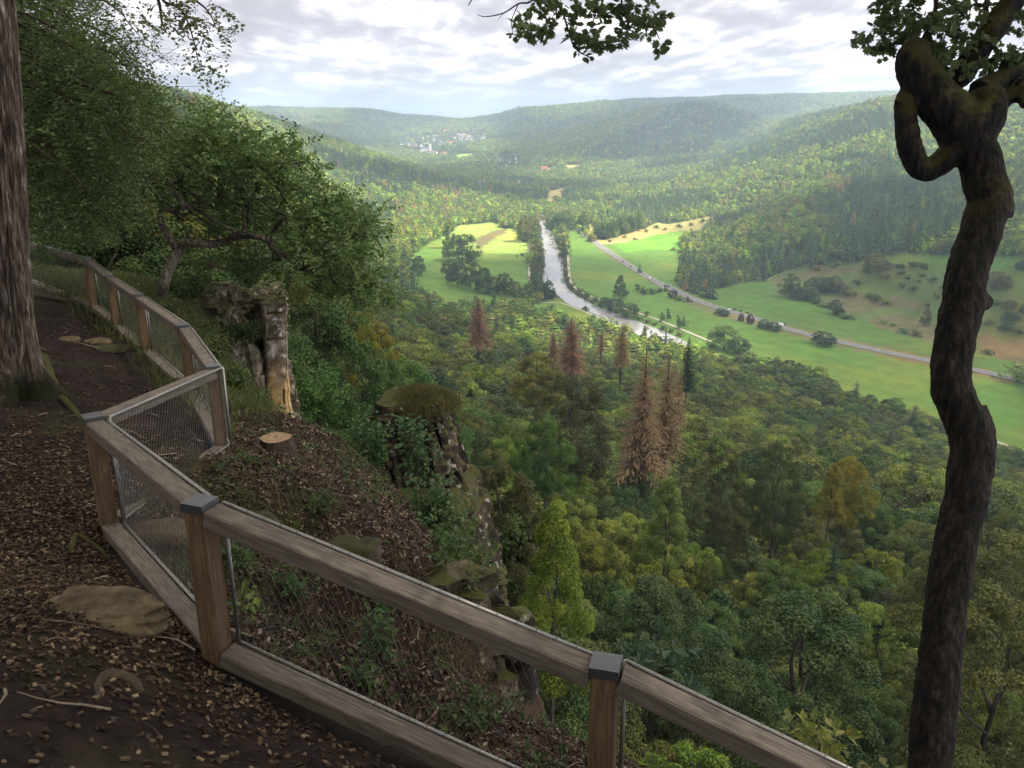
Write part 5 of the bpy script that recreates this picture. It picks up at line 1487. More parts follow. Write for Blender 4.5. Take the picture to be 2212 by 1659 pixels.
# ------------------------------------------------------------------ railing
POSTS = [('G0', (-11.3,19.6,-2.70,-3.72)), ('G', (-8.31,16.71,-2.68,-3.73)), ('F', (-7.55,15.95,-2.90,-3.95)), ('E', (-6.23,14.09,-2.88,-3.93)), ('D', (-4.55,11.57,-2.79,-3.84)),
         ('C', (-3.35,9.21,-2.69,-3.74)), ('P1', (-3.40,6.55,-2.34,-3.39)), ('P2', (-1.75,4.38,-2.07,-3.12)), ('R', (.46,3.60,-2.57,-3.62)), ('R2', (2.85,2.95,-3.42,-4.47))]
pp = {k: np.array(v) for k, v in POSTS}; order = [k for k, _ in POSTS]
fence = thing('railing', 'timber post and rail fence with steel cable netting along the cliff edge', 'fence', (pp['P2'][0], pp['P2'][1], pp['P2'][3]))
FO = np.array(fence.location)
PW = 0.13
def lvec(a): return Vector(a - FO)
def beam(name, a, b, w, h, mat, parent, up=(0, 0, 1)):
    """a bevelled beam whose own x axis runs along it"""
    a = np.array(a, float); b = np.array(b, float); L = np.linalg.norm(b - a); c = .008
    prof = [(-w/2+c,-h/2),(w/2-c,-h/2),(w/2,-h/2+c),(w/2,h/2-c),(w/2-c,h/2),(-w/2+c,h/2),(-w/2,h/2-c),(-w/2,-h/2+c)]
    V = [[x, y, z] for x in (-L/2, L/2) for (y, z) in prof]
    Q = [[i, (i+1) % 8, 8 + (i+1) % 8, 8 + i] for i in range(8)]; T = [[0, i+1, i] for i in range(1, 7)] + [[8, 8+i, 9+i] for i in range(1, 7)]
    o = MB().add(V, Q, T).build(name, mat, parent)
    x = Vector(b - a).normalized(); y = Vector(up).cross(x).normalized(); z = x.cross(y)
    M = Matrix((x, y, z)).transposed().to_4x4(); M.translation = Vector((a + b) / 2 - FO)
    o.matrix_local = M
    return o
yaw = {}
for i, k in enumerate(order):
    q = pp[order[min(i + 1, len(order) - 1)]] if i < len(order) - 1 else 2 * pp[k] - pp[order[i - 1]]
    if k == 'C': q = 2 * pp['C'] - pp['D']
    d = q[:2] - pp[k][:2]; yaw[k] = math.atan2(d[1], d[0])
for k in order:
    x, y, zt, zb = pp[k]
    ps = beam('post', (x, y, zb - .25), (x, y, zt - .005), PW, PW, M_wood_post, fence, up=(math.cos(yaw[k]), math.sin(yaw[k]), 0))
    c = MB(); hw = PW / 2 + .008
    c.box((0, 0, .012), (2 * hw, 2 * hw, .006)); 
    for s_ in (-1, 1):
        c.box((s_ * (hw - .003), 0, -.014), (.006, 2 * hw, .046)); c.box((0, s_ * (hw - .003), -.014), (2 * hw - .013, .006, .046))
    co = c.build('post_cap', M_cap, ps)
    L = zt - .005 - (zb - .25)
    co.matrix_local = Matrix.Translation((L / 2, 0, 0)) @ Matrix.Rotation(math.radians(90), 4, 'Y')
M_tie = metal('tie wire', (.16, .15, .14), .5)
for i in range(len(order) - 1):
    a, b = pp[order[i]], pp[order[i + 1]]
    d = np.array([b[0] - a[0], b[1] - a[1]]); D2 = d / np.linalg.norm(d)
    g_ = PW / 2 + .004
    for nm, za, zb_, w, h in (('top_rail', a[2] - .075, b[2] - .075, .135, .105), ('bottom_rail', a[3] + .065, b[3] + .065, .135, .10)):
        A_ = np.array([a[0] + D2[0] * g_, a[1] + D2[1] * g_, za]); B_ = np.array([b[0] - D2[0] * g_, b[1] - D2[1] * g_, zb_])
        beam(nm, A_, B_, w, h, M_wood, fence)
    # netting frame on the valley side
    side = np.array([-D2[1], D2[0]])               # left of travel = valley side
    off = side * (PW / 2 + .030)
    e0, e1 = (.085, .085)
    if order[i] == 'C': e0 = -.06
    if order[i + 1] == 'C': e1 = -.10
    def P_(end, hgt, A=a, B=b):
        if end == 0: q = A; e = D2 * e0
        else: q = B; e = -D2 * e1
        z = (q[2] - .035) if hgt else (q[3] + .10)
        return np.array([q[0] + e[0] + off[0], q[1] + e[1] + off[1], z])
    fr = MB(); q00, q01, q11, q10 = P_(0, 0), P_(0, 1), P_(1, 1), P_(1, 0)
    for u_, v_ in ((q01, q11), (q00, q10), (q00, q01), (q10, q11)):
        fr.tube([u_ - FO, v_ - FO], [.0125, .0125], 8)
    fr.build('netting_frame', M_steel, fence, smooth=True)
    W = np.linalg.norm(q10 - q00); Hn = np.linalg.norm(q01 - q00); wr = MB(); sp = .062 if i > 3 else .085; kx = .52; wr_r = .0016 if i > 5 else .0009
    def at_(s, t): return (q00 * (1 - s / W) + q10 * (s / W)) * (1 - t / Hn) + (q01 * (1 - s / W) + q11 * (s / W)) * (t / Hn) - FO
    for sg in (1, -1):
        s0 = -Hn * kx - sp
        while s0 < W + Hn * kx:
            ts = []
            ta, tb = 0.0, Hn
            f = lambda t: s0 + sg * kx * t
            if sg > 0:
                ta = max(0, (0 - s0) / kx); tb = min(Hn, (W - s0) / kx)
            else:
                ta = max(0, (s0 - W) / kx); tb = min(Hn, s0 / kx)
            if tb - ta > .02:
                wr.tube([at_(f(ta), ta), at_(f(tb), tb)], [wr_r, wr_r], 3, cap=False)
            s0 += sp
    wo_ = wr.build('cable_net', M_wire, fence); wo_['kind'] = 'stuff'
    ti_ = MB()
    for s_ in np.arange(.05, W, .11):
        for t in (0, Hn):
            p_ = at_(s_, t); dd = (q10 - q00) / W
            ti_.tube([p_ - dd * .003, p_ + dd * .003], [.0145, .0145], 6, cap=False)
    to_ = ti_.build('tie_rings', M_tie, fence); to_['kind'] = 'stuff'

# ------------------------------------------------------------------ litter on the ground
def scatter_in(poly, n_, seed, dens=None):
    g = np.random.default_rng(seed); poly = np.array(poly, float)
    lo, hi = poly.min(0), poly.max(0); out_ = []
    while sum(map(len, out_)) < n_:
        q = lo + g.random((n_ * 2, 2)) * (hi - lo)
        q = q[inside(q[:, 0], q[:, 1], poly)]
        if dens is not None: q = q[g.random(len(q)) < dens(q[:, 0], q[:, 1])]
        out_.append(q)
    return np.vstack(out_)[:n_]
def attr_mat(name, stops, rough=.85, spec=.2):
    m, n, l, out = newmat(name)
    ti = N(n, 'ShaderNodeAttribute', attribute_name='tint'); r = N(n, 'ShaderNodeValToRGB'); ramp(r, stops); l.new(ti.outputs['Fac'], r.inputs[0])
    tcn = N(n, 'ShaderNodeTexCoord'); nz = N(n, 'ShaderNodeTexNoise', inp={'Scale': 60.0, 'Detail': 3.0}); l.new(tcn.outputs['Object'], nz.inputs['Vector'])
    mr = N(n, 'ShaderNodeMapRange', inp={'To Min': .6, 'To Max': 1.4}); l.new(nz.outputs[0], mr.inputs[0])
    h = N(n, 'ShaderNodeHueSaturation'); l.new(r.outputs[0], h.inputs['Color']); l.new(mr.outputs[0], h.inputs['Value'])
    p = N(n, 'ShaderNodeBsdfPrincipled', inp={'Roughness': rough, 'Specular IOR Level': spec}); l.new(h.outputs[0], p.inputs['Base Color']); l.new(p.outputs[0], out.inputs[0])
    return m
M_chip = attr_mat('wood chips', [(0, c4(.014, .008, .005)), (.35, c4(.038, .024, .014)), (.75, c4(.074, .047, .027)), (1, c4(.19, .138, .085))])
M_litter = attr_mat('dead leaves', [(0, c4(.012, .008, .006)), (.35, c4(.035, .022, .014)), (.65, c4(.072, .045, .029)), (.88, c4(.135, .090, .062)), (1, c4(.26, .20, .145))], .7, .3)
M_twig = attr_mat('dry twigs', [(0, c4(.05, .035, .025)), (.6, c4(.13, .095, .07)), (1, c4(.26, .21, .16))])
INP = [(-1.75,4.25),(-3.45,6.5),(-3.45,9.1),(-8.2,16.4),(-10,15),(-7.5,8),(-6.5,3.5),(-3,1.2),(.4,1.4),(1.2,2.8),(.4,3.45)]
def chips(n_, dens, seed, lo=.35, big=1.0):
    g = np.random.default_rng(seed); q = scatter_in(INP, n_, seed, dens)
    nn = unit(nnorm(q[:, 0], q[:, 1]) + g.normal(size=(n_, 3)) * .28); a = unit(np.cross(nn, unit(g.normal(size=(n_, 3))))); b = np.cross(nn, a)
    L = (.006 + .013 * g.random(n_)) * big; W = (.004 + .008 * g.random(n_)) * big; H = .002 + .004 * g.random(n_)
    c = np.c_[q, nz_at(q[:, 0], q[:, 1])] + nn * (.004 + .012 * g.random((n_, 1)))
    V = np.stack([c + a * (sx_ * L)[:, None] + b * (sy_ * W)[:, None] + nn * (sz_ * H)[:, None] for sz_ in (-1, 1) for sx_, sy_ in ((-1, -1), (1, -1), (1, 1), (-1, 1))], 1).reshape(-1, 3)
    o_ = np.arange(n_)[:, None] * 8
    Q = np.concatenate([o_ + np.array(f) for f in ([4, 5, 6, 7], [0, 1, 5, 4], [1, 2, 6, 5], [2, 3, 7, 6], [3, 0, 4, 7])], 0)
    t = lo + (1 - lo) * g.random(n_) ** 1.6; 
    return V, Q, np.tile(t, 5)
mb = MB()
def dn(x, y):   # thick above the flat stone, thin towards the lens
    return np.clip((y - 3.1) / 2.2, 0.05, 1) * np.clip((9.5 - y) / 3.5, 0.03, 1) * (0.35 + 1.1 * fbm(x * 1.1, y * 1.1, 3, 97))
V, Q, t = chips(30000, dn, 1, .15); mb.add(V, Q, tint=t)
V, Q, t = chips(420, lambda x, y: np.clip((5.2 - y) / 1.0, 0, 1), 2, .75, 1.15); mb.add(V, Q, tint=t)
mb.build('wood_chips', M_chip, tint=True, kind='stuff')
OUTP = [(-1.7,4.5),(-3.25,6.65),(-3.2,9.3),(-4.4,11.8),(-4.6,14.5),(-2.6,13.4),(-1.6,11.4),(-.85,9.8),(-.35,8.8),(-.1,7.9),(.1,7.0),(.5,6.3),(1.1,5.9),(2.0,5.5),(4.5,5.1),(4.5,3.2),(.46,3.8)]
def litter(poly, n_, seed, size, dens=None, lo=0.0):
    g = np.random.default_rng(seed); q = scatter_in(poly, n_, seed, dens)
    nn = unit(nnorm(q[:, 0], q[:, 1]) + g.normal(size=(n_, 3)) * .55); a = unit(np.cross(nn, unit(g.normal(size=(n_, 3)))))
    L = size * (.6 + .8 * g.random(n_)); P = np.c_[q, nz_at(q[:, 0], q[:, 1])] + nn * (.003 + .02 * g.random((n_, 1)))
    V, T = leaf_geo(P, a, nn, L, L * (.35 + .4 * g.random(n_)), .35)
    return V, T, np.tile(lo + (1 - lo) * g.random(n_), (2, 1)).T.ravel()
mb = MB()
V, T, t = litter(OUTP, 62000, 3, .044); mb.add(V, T=T, tint=t)
V, T, t = litter(INP, 2600, 4, .045, lo=0.0); mb.add(V, T=T, tint=t * .6)
mb.build('fallen_leaves', M_litter, tint=True, kind='stuff')
mb = MB(); g = np.random.default_rng(6)
for poly, n_ in ((OUTP, 700), (INP, 150)):
    for q in scatter_in(poly, n_, 7 + n_):
        L = .10 + .45 * g.random() ** 2; a = g.random() * 6.28; k = 5
        bend = g.normal() * .5; pts_ = []
        for s_ in np.linspace(-.5, .5, k):
            x = q[0] + math.cos(a + bend * s_) * L * s_; y = q[1] + math.sin(a + bend * s_) * L * s_
            pts_.append([x, y, float(nz_at(x, y)) + .012 + .02 * g.random()])
        mb.tube(pts_, np.linspace(.006, .0018, k) * (.5 + g.random() + 1.1 * (g.random() < .10)), 4, cap=False, tint=g.random())
mb.build('twigs', M_twig, tint=True, kind='stuff')

def rock(name, label, c, size, seed, mat, rz=0.0, cat='rock', group=None, k=26, rings=14, amp=.16, sink=.3):
    g = np.random.default_rng(seed); V = []
    for i in range(rings + 1):
        ph = math.pi * i / rings
        for j in range(k):
            th = j / k * 2 * math.pi
            d = np.array([math.sin(ph) * math.cos(th), math.sin(ph) * math.sin(th), math.cos(ph)])
            V.append(d)
    V = np.array(V); p = np.sign(V) * np.abs(V) ** .8
    f = fbm(V[:, 0] * 2 + seed, V[:, 1] * 2 + V[:, 2] * 2.7, 4, seed) - .5
    V = p * (1 + amp * 2 * f)[:, None] * np.array(size) / 2
    ca_, sa_ = math.cos(rz), math.sin(rz); V = V @ np.array([[ca_, sa_, 0], [-sa_, ca_, 0], [0, 0, 1]])
    Q = [[i * k + j, (i + 1) * k + j, (i + 1) * k + (j + 1) % k, i * k + (j + 1) % k] for i in range(rings) for j in range(k)]
    me = mesh(name, V, np.array(Q), [mat], smooth=True)
    o = link(name, me, None, (c[0], c[1], c[2] + size[2] * (.5 - sink)), label=label, category=cat)
    if group: o['group'] = group
    return o
M_sand = noise_mat('buff sandstone', [(0.3, c4(.030, .020, .012)), (0.48, c4(.085, .062, .033)), (0.7, c4(.165, .125, .07))], 6, 10, .92, 1.0, 12, bdist=.03)
M_mossrock = noise_mat('mossy rock', [(0.3, c4(.02, .016, .012)), (0.6, c4(.06, .048, .034)), (0.8, c4(.12, .10, .08))], 5, 8, .95, .9, 14, bdist=.03, extra=moss_on_top(.55, (.036, .038, .011)))
rock('flat_stone', 'large flat buff stone half sunk among the wood chips', nhit(212, 1320), (.82, .46, .20), 12, M_sand, -.2, 'stone', sink=.66, amp=.24, k=60, rings=30)
rock('rock', 'pale rounded boulder seen through the netting right of the corner post', nhit(345, 1165), (.55, .36, .22), 14, M_sand, .3, 'rock')
rock('rock', 'mossy ledge rock above the dark hollow beyond the rail', nhit(745, 1195), (.8, .6, .42), 15, M_mossrock, .2, 'rock', sink=.66, amp=.3)
rock('rock', 'mossy hump of rock behind the left end of the front rail', nhit(520, 1135), (.7, .4, .26), 16, M_mossrock, .5, 'rock', sink=.66, amp=.3)
for (x, y, sx_, sd, lab) in [(208, 740, .5, 31, 'low brown stone on the path, left one of three'), (235, 755, .6, 32, 'low brown stone on the path, right one of three'), (150, 735, .35, 33, 'low brown stone nearest the trunk on the path')]:
    rock('stone', lab, nhit(x, y), (sx_, sx_ * .6, .16), sd, M_mossrock if sd == 32 else M_sand, .3, 'stone', 'stones set in the path', sink=.55)
def root(name, label, pts_, r0, r1, seed, mat=None, lift=0.0):
    P = catmull([np.array([*q[:2], 0]) for q in pts_], 5); P[:, 2] = nz_at(P[:, 0], P[:, 1]) + lift + np.interp(np.linspace(0, 1, len(P)), np.linspace(0, 1, len(pts_)), [q[2] for q in pts_])
    o = MB().tube(P, np.linspace(r0, r1, len(P)), 10, wob=.12, seed=seed).build(name, mat or M_bark_dark, smooth=True, label=label, category='root'); return o
def rp(px, py, dz): q = nhit(px, py); return (q[0], q[1], dz)
root('root', 'bent bare root arching out of the soil below the flat stone', [rp(208,1512,-.035), rp(212,1482,-.01), rp(228,1462,.005), rp(262,1464,.01), rp(290,1478,.0), rp(298,1492,-.03)], .026, .032, 41, plain('bare root', (.045, .034, .022), .9, .4, 12))
root('root', 'twisted dark root left of the corner post', [rp(150,1190,-.02), rp(165,1165,.03), rp(200,1180,.02), rp(232,1205,.0), rp(262,1240,-.02)], .03, .012, 42)
root('root', 'long root running over the path beside the big trunk', [rp(75,640,.0), rp(110,648,.05), rp(150,655,.05), rp(185,662,-.02)], .07, .04, 43, M_bark)
root('root', 'root spreading from the big trunk towards the railing', [rp(95,790,.1), rp(120,850,.04), rp(150,880,.02), rp(200,930,-.02)], .09, .02, 44)
root('root', 'second root over the path above the first one', [rp(78,610,.0), rp(120,622,.05), rp(165,640,.02), rp(190,652,-.02)], .05, .03, 45, M_bark)

# stump
P = nhit(597, 965)
st = thing('tree_stump', 'low sawn tree stump on the leaf-strewn bank behind the railing', 'tree stump', tuple(P))
mb = MB(); k = 30; prof = [(-.25, .26), (-.02, .23), (.08, .20), (.13, .195)]
V = [[math.cos(j / k * 6.283) * r_ * (1 + .08 * math.sin(j * .9)), math.sin(j / k * 6.283) * r_ * (1 + .06 * math.sin(j * .6 + 1)), z_] for z_, r_ in prof for j in range(k)]
Q = [[i * k + j, i * k + (j + 1) % k, (i + 1) * k + (j + 1) % k, (i + 1) * k + j] for i in range(3) for j in range(k)]
mb.add(V, Q).build('bark', M_bark_dark, st, smooth=True)
V = [[v[0], v[1], .131] for v in V[-k:]] + [[0, 0, .135]]
MB().add(V, None, [[j, (j + 1) % k, k] for j in range(k)]).build('cut_face', noise_mat('sawn wood', [(0.3, c4(.13, .08, .045)), (0.7, c4(.28, .19, .11))], 14, 5, .8, .2), st)

# ------------------------------------------------------------------ cliffs
def cliff(name, label, rings, seed, mat, k=72, step=.07, amp=.16, strata=.10, cat='rock'):
    """rings: (z, cx, cy, half width, half depth, turn)"""
    R_ = np.array(sorted(rings, key=lambda r: r[0]), float)
    zs = np.arange(R_[0, 0], R_[-1, 0] + 1e-6, step); V = []
    for z in zs:
        cx, cyy, hw, hd, tr_ = [np.interp(z, R_[:, 0], R_[:, c]) for c in range(1, 6)]
        th = np.arange(k) / k * 2 * math.pi
        x = np.sign(np.cos(th)) * np.abs(np.cos(th)) ** .45 * hw; y = np.sign(np.sin(th)) * np.abs(np.sin(th)) ** .45 * hd
        lay = vnoise(np.array([z * 2.6]), np.array([seed * 1.0]), seed)[0] - .5
        joint = -strata * 1.3 * (1 if (hash2(np.array([round(z * 4.2)]), np.array([seed]), 3)[0] > .72) else 0)
        f = 1 + 0 * th
        d = (fbm(x * 1.4 + 3, z * .9 + y * 1.4, 4, seed) - .5) * amp * 2.2 + (fbm(x * 5 + y * 5, z * 7, 3, seed + 1) - .5) * amp * .8 + lay * strata + joint * (fbm(x * 3, y * 3 + z, 2, seed + 2) > .42)
        # vertical joints
        d = d - .12 * (fbm(th * 3.2 + 7, z * .25, 2, seed + 4) > .60)
        nx, ny = np.cos(th), np.sin(th)
        x2 = x + nx * d; y2 = y + ny * d
        c_, s_ = math.cos(tr_), math.sin(tr_)
        V.append(np.c_[cx + x2 * c_ - y2 * s_, cyy + x2 * s_ + y2 * c_, np.full(k, z) + (fbm(x * 2, y * 2, 2, seed) - .5) * .05])
    n_ = len(zs); V = np.vstack(V)
    i, j = np.arange(n_ - 1)[:, None], np.arange(k)[None, :]
    Q = np.stack([i * k + j, i * k + (j + 1) % k, (i + 1) * k + (j + 1) % k, (i + 1) * k + j], -1).reshape(-1, 4)
    top = V[-k:].mean(0) + [0, 0, .12]; V = np.vstack([V, top]); T = np.array([[(n_ - 1) * k + a, (n_ - 1) * k + (a + 1) % k, n_ * k] for a in range(k)])
    return link(name, mesh(name, V, [Q, T], [mat], smooth=False), label=label, category=cat)
def rock_mat(name, base, pale, ochre_lo, ochre_hi, pale_at=.56, axis_x=None):
    m, n, l, out = newmat(name)
    tcn = N(n, 'ShaderNodeTexCoord'); nz = N(n, 'ShaderNodeTexNoise', inp={'Scale': 2.4, 'Detail': 9.0, 'Roughness': .68}); l.new(tcn.outputs['Object'], nz.inputs['Vector'])
    r = N(n, 'ShaderNodeValToRGB'); ramp(r, base); l.new(nz.outputs[0], r.inputs[0])
    n2 = N(n, 'ShaderNodeTexNoise', inp={'Scale': 4.2, 'Detail': 7.0, 'Roughness': .6}); l.new(tcn.outputs['Object'], n2.inputs['Vector'])
    pm = N(n, 'ShaderNodeMapRange', inp={'From Min': pale_at, 'From Max': pale_at + .11}); l.new(n2.outputs[0], pm.inputs[0])
    sp_ = N(n, 'ShaderNodeSeparateXYZ'); l.new(tcn.outputs['Object'], sp_.inputs[0])
    if axis_x:      # lichen and bare stone only on the free edge of the rock
        xm = N(n, 'ShaderNodeMapRange', inp={'From Min': axis_x[0], 'From Max': axis_x[1]}); l.new(sp_.outputs[0], xm.inputs[0])
        mu = N(n, 'ShaderNodeMath', operation='MULTIPLY'); l.new(pm.outputs[0], mu.inputs[0]); l.new(xm.outputs[0], mu.inputs[1]); pf_ = mu.outputs[0]
    else: pf_ = pm.outputs[0]
    x1 = N(n, 'ShaderNodeMixRGB', inp={2: (*pale, 1)}); l.new(pf_, x1.inputs[0]); l.new(r.outputs[0], x1.inputs[1]); col = x1.outputs[0]
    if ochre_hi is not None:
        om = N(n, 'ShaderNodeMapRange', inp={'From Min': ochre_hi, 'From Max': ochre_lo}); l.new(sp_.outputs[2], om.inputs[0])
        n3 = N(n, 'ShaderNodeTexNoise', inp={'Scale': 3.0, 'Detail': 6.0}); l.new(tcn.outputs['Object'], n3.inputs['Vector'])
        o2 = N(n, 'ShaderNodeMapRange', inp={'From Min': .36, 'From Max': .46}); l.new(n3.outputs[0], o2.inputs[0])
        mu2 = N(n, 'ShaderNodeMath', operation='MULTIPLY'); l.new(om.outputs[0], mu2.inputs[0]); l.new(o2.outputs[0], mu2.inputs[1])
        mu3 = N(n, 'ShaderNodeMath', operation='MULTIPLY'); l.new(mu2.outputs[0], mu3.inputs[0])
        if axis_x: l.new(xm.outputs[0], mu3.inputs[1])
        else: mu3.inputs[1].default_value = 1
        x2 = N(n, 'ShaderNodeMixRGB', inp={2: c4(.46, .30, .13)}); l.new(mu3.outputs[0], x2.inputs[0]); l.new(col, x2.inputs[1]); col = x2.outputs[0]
    g_ = moss_on_top(.55, (.055, .055, .016), 4.0)(n, l, None, col, tcn)
    p = N(n, 'ShaderNodeBsdfPrincipled', inp={'Roughness': .92, 'Specular IOR Level': .2}); l.new(g_, p.inputs['Base Color'])
    nb = N(n, 'ShaderNodeTexNoise', inp={'Scale': 14.0, 'Detail': 8.0, 'Roughness': .7}); l.new(tcn.outputs['Object'], nb.inputs['Vector'])
    b = N(n, 'ShaderNodeBump', inp={'Strength': .9, 'Distance': .05}); l.new(nb.outputs[0], b.inputs['Height']); l.new(b.outputs[0], p.inputs['Normal'])
    l.new(p.outputs[0], out.inputs[0]); return m
pA = pt(585, 660, 23.0); pB = pt(588, 890, 23.0)
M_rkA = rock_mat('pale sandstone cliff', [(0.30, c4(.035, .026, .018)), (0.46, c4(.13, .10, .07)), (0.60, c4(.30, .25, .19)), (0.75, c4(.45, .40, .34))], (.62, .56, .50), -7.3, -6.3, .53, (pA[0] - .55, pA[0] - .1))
M_rkB = rock_mat('dark sandstone cliff', [(0.34, c4(.022, .017, .012)), (0.5, c4(.07, .055, .038)), (0.66, c4(.17, .14, .10)), (0.8, c4(.30, .26, .20))], (.42, .37, .30), 0, None, .60)
M_rkW = rock_mat('layered sandstone', [(0.34, c4(.035, .027, .018)), (0.48, c4(.12, .095, .066)), (0.62, c4(.26, .22, .16)), (0.78, c4(.42, .38, .31))], (.48, .44, .37), 0, None, .57)
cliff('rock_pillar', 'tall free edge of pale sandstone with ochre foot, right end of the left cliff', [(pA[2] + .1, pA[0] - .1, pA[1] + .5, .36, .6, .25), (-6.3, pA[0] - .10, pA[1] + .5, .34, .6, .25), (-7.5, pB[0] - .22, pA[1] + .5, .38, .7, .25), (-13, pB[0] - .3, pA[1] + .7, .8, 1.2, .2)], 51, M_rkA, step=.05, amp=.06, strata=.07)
q = pt(480, 700, 24.0)
cliff('rock_wall', 'layered dark rock wall under the drooping oak, left of the pale pillar', [(pA[2] + .25, q[0] + .1, q[1] + .7, 1.35, .9, .15), (-7, q[0] + .2, q[1] + .6, 1.5, 1.0, .15), (-13, q[0] + .4, q[1] + .6, 1.9, 1.3, .15)], 52, M_rkW, k=96, step=.05, amp=.20, strata=.16)
q = pt(420, 665, 22.5)
cliff('rock_wall', 'broken mossy rocks below the trunk of the drooping oak', [(q[2] + .45, q[0], q[1] + .7, .8, .6, .1), (-6, q[0] + .1, q[1] + .4, 1.2, .8, .1), (-9, q[0] + .3, q[1] + .3, 1.6, .9, .1)], 53, M_rkW, k=72, step=.05, amp=.22, strata=.16)
# grassy rock in the middle
q1 = pt(890, 905, 17.0); q2 = pt(960, 1180, 15.5)
M_rkC = rock_mat('blackened sandstone', [(0.34, c4(.010, .008, .006)), (0.52, c4(.030, .023, .016)), (0.72, c4(.09, .07, .05))], (.40, .36, .30), 0, None, .56, (q1[0] + .35, q1[0] + .8))
cliff('grassy_rock', 'dark rock tower with a grassy top and white lichen on its right edge', [(q1[2] + .25, q1[0] - .02, q1[1] + .7, .62, .6, -.1), (q1[2] - .2, q1[0], q1[1] + .7, .80, .75, -.1), (q1[2] - 1.4, q1[0] + .22, q1[1] + .6, .92, .9, -.1), (q2[2], q1[0] + .55, q1[1] + .2, .85, 1.1, -.1), (q2[2] - 1.2, q1[0] + .9, q1[1] - .3, .8, 1.2, -.1), (-14, q1[0] + 1.1, q1[1] - .6, 1.1, 1.6, 0)], 54, M_rkC, k=90, step=.045, amp=.13, strata=.06)
q = pt(1070, 1290, 12.5)
cliff('rock_pinnacle', 'small brown pinnacle with lichen just above the front rail', [(q[2] + .25, q[0], q[1] + .2, .12, .2, .1), (q[2] - .3, q[0], q[1] + .2, .2, .3, .1), (-12, q[0] + .1, q[1] + .3, .5, .7, .1)], 55, M_rkB, k=40, step=.04, amp=.10)
q = pt(1125, 1400, 9.5)
cliff('rock_pinnacle', 'dark split rock at the gully edge close behind the front rail', [(q[2] + .35, q[0] - .1, q[1] + .1, .16, .2, .1), (q[2] - .3, q[0] - .1, q[1] + .2, .25, .3, .1), (-11, q[0], q[1] + .3, .5, .6, .1)], 56, M_rkC, k=40, step=.04, amp=.10)
q = pt(1000, 1390, 9.0)
cliff('rock_pinnacle', 'shadowed rock face in the hollow between the two banks', [(q[2] + .55, q[0] - .2, q[1] + .5, .5, .3, .1), (q[2] - .3, q[0] - .2, q[1] + .5, .7, .4, .1), (-11, q[0], q[1] + .5, .9, .6, .1)], 57, M_rkB, k=60, step=.04, amp=.16)

# ------------------------------------------------------------------ trees and plants round the lookout
def sprays(C, R, n_per, nleaf, leaf, seed, droop=.25, length=.9, flat=.5, out=.6, wid=.62, jit=.25, start=.7):
    """leafy twigs filling clumps: leaves in flat rows along short drooping twigs"""
    g = np.random.default_rng(seed); C = np.asarray(C, float); R = np.asarray(R, float)
    n_ = len(C) * n_per; c = np.repeat(C, n_per, 0); r = np.repeat(R, n_per)
    u_ = sph(n_, g); P0 = c + u_ * (r * start * g.random(n_) ** .4)[:, None]
    D = unit(u_ * out + g.normal(size=(n_, 3)) * .6 * np.array([1, 1, .45]) + np.array([0, 0, -droop]))
    L = r * length * (.6 + .8 * g.random(n_))
    t = (np.arange(nleaf) + .5) / nleaf
    P = P0[:, None, :] + D[:, None, :] * (L[:, None] * t)[..., None]
    P[..., 2] -= (L[:, None] * t ** 2) * droop * .6
    Np = unit(np.array([0, 0, 1.0]) + g.normal(size=(n_, 3)) * (1 - flat)); S = unit(np.cross(Np, D))
    sgn = np.where(np.arange(nleaf) % 2, 1.0, -1.0)
    LD = D[:, None, :] * .55 + S[:, None, :] * sgn[None, :, None] + g.normal(size=(n_, nleaf, 3)) * jit
    LN = Np[:, None, :] + g.normal(size=(n_, nleaf, 3)) * .45
    sz = leaf * (.6 + .7 * g.random((n_, nleaf)))
    V, T = leaf_geo(P.reshape(-1, 3), LD.reshape(-1, 3), LN.reshape(-1, 3), sz.ravel(), sz.ravel() * wid)
    tint = np.clip(.5 * np.repeat(g.random(n_), nleaf) + .5 * g.random(n_ * nleaf), 0, 1)
    return V, T, np.repeat(tint, 2), P0, P0 + D * L[:, None]

def twig_geo(mb, A, B, r, every=1):
    """thin straight twigs"""
    for a, b in zip(A[::every], B[::every]):
        mb.tube([a, b], [r, r * .4], 3, cap=False)

def poly_pts(poly, n_, seed):
    g = np.random.default_rng(seed); poly = np.array(poly, float); lo, hi = poly.min(0), poly.max(0); o_ = np.zeros((0, 2))
    while len(o_) < n_:
        q = lo + g.random((n_ * 3, 2)) * (hi - lo); o_ = np.vstack([o_, q[inside(q[:, 0], q[:, 1], poly)]])
    return o_[:n_]

def add_mod_remesh(o, vox, disp=None, tex_scale=.2):
    m_ = o.modifiers.new('join', 'REMESH'); m_.mode = 'VOXEL'; m_.voxel_size = vox; m_.use_smooth_shade = True
    s_ = o.modifiers.new('relax', 'SMOOTH'); s_.factor = .5; s_.iterations = 3
    if disp:
        tx = bpy.data.textures.new(o.name + ' lumps', 'CLOUDS'); tx.noise_scale = tex_scale; tx.noise_depth = 3
        d = o.modifiers.new('lumps', 'DISPLACE'); d.texture = tx; d.strength = disp; d.mid_level = .5
        tx2 = bpy.data.textures.new(o.name + ' bark', 'CLOUDS'); tx2.noise_scale = tex_scale * .2; tx2.noise_depth = 4
        d = o.modifiers.new('bark', 'DISPLACE'); d.texture = tx2; d.strength = disp * .45; d.mid_level = .5

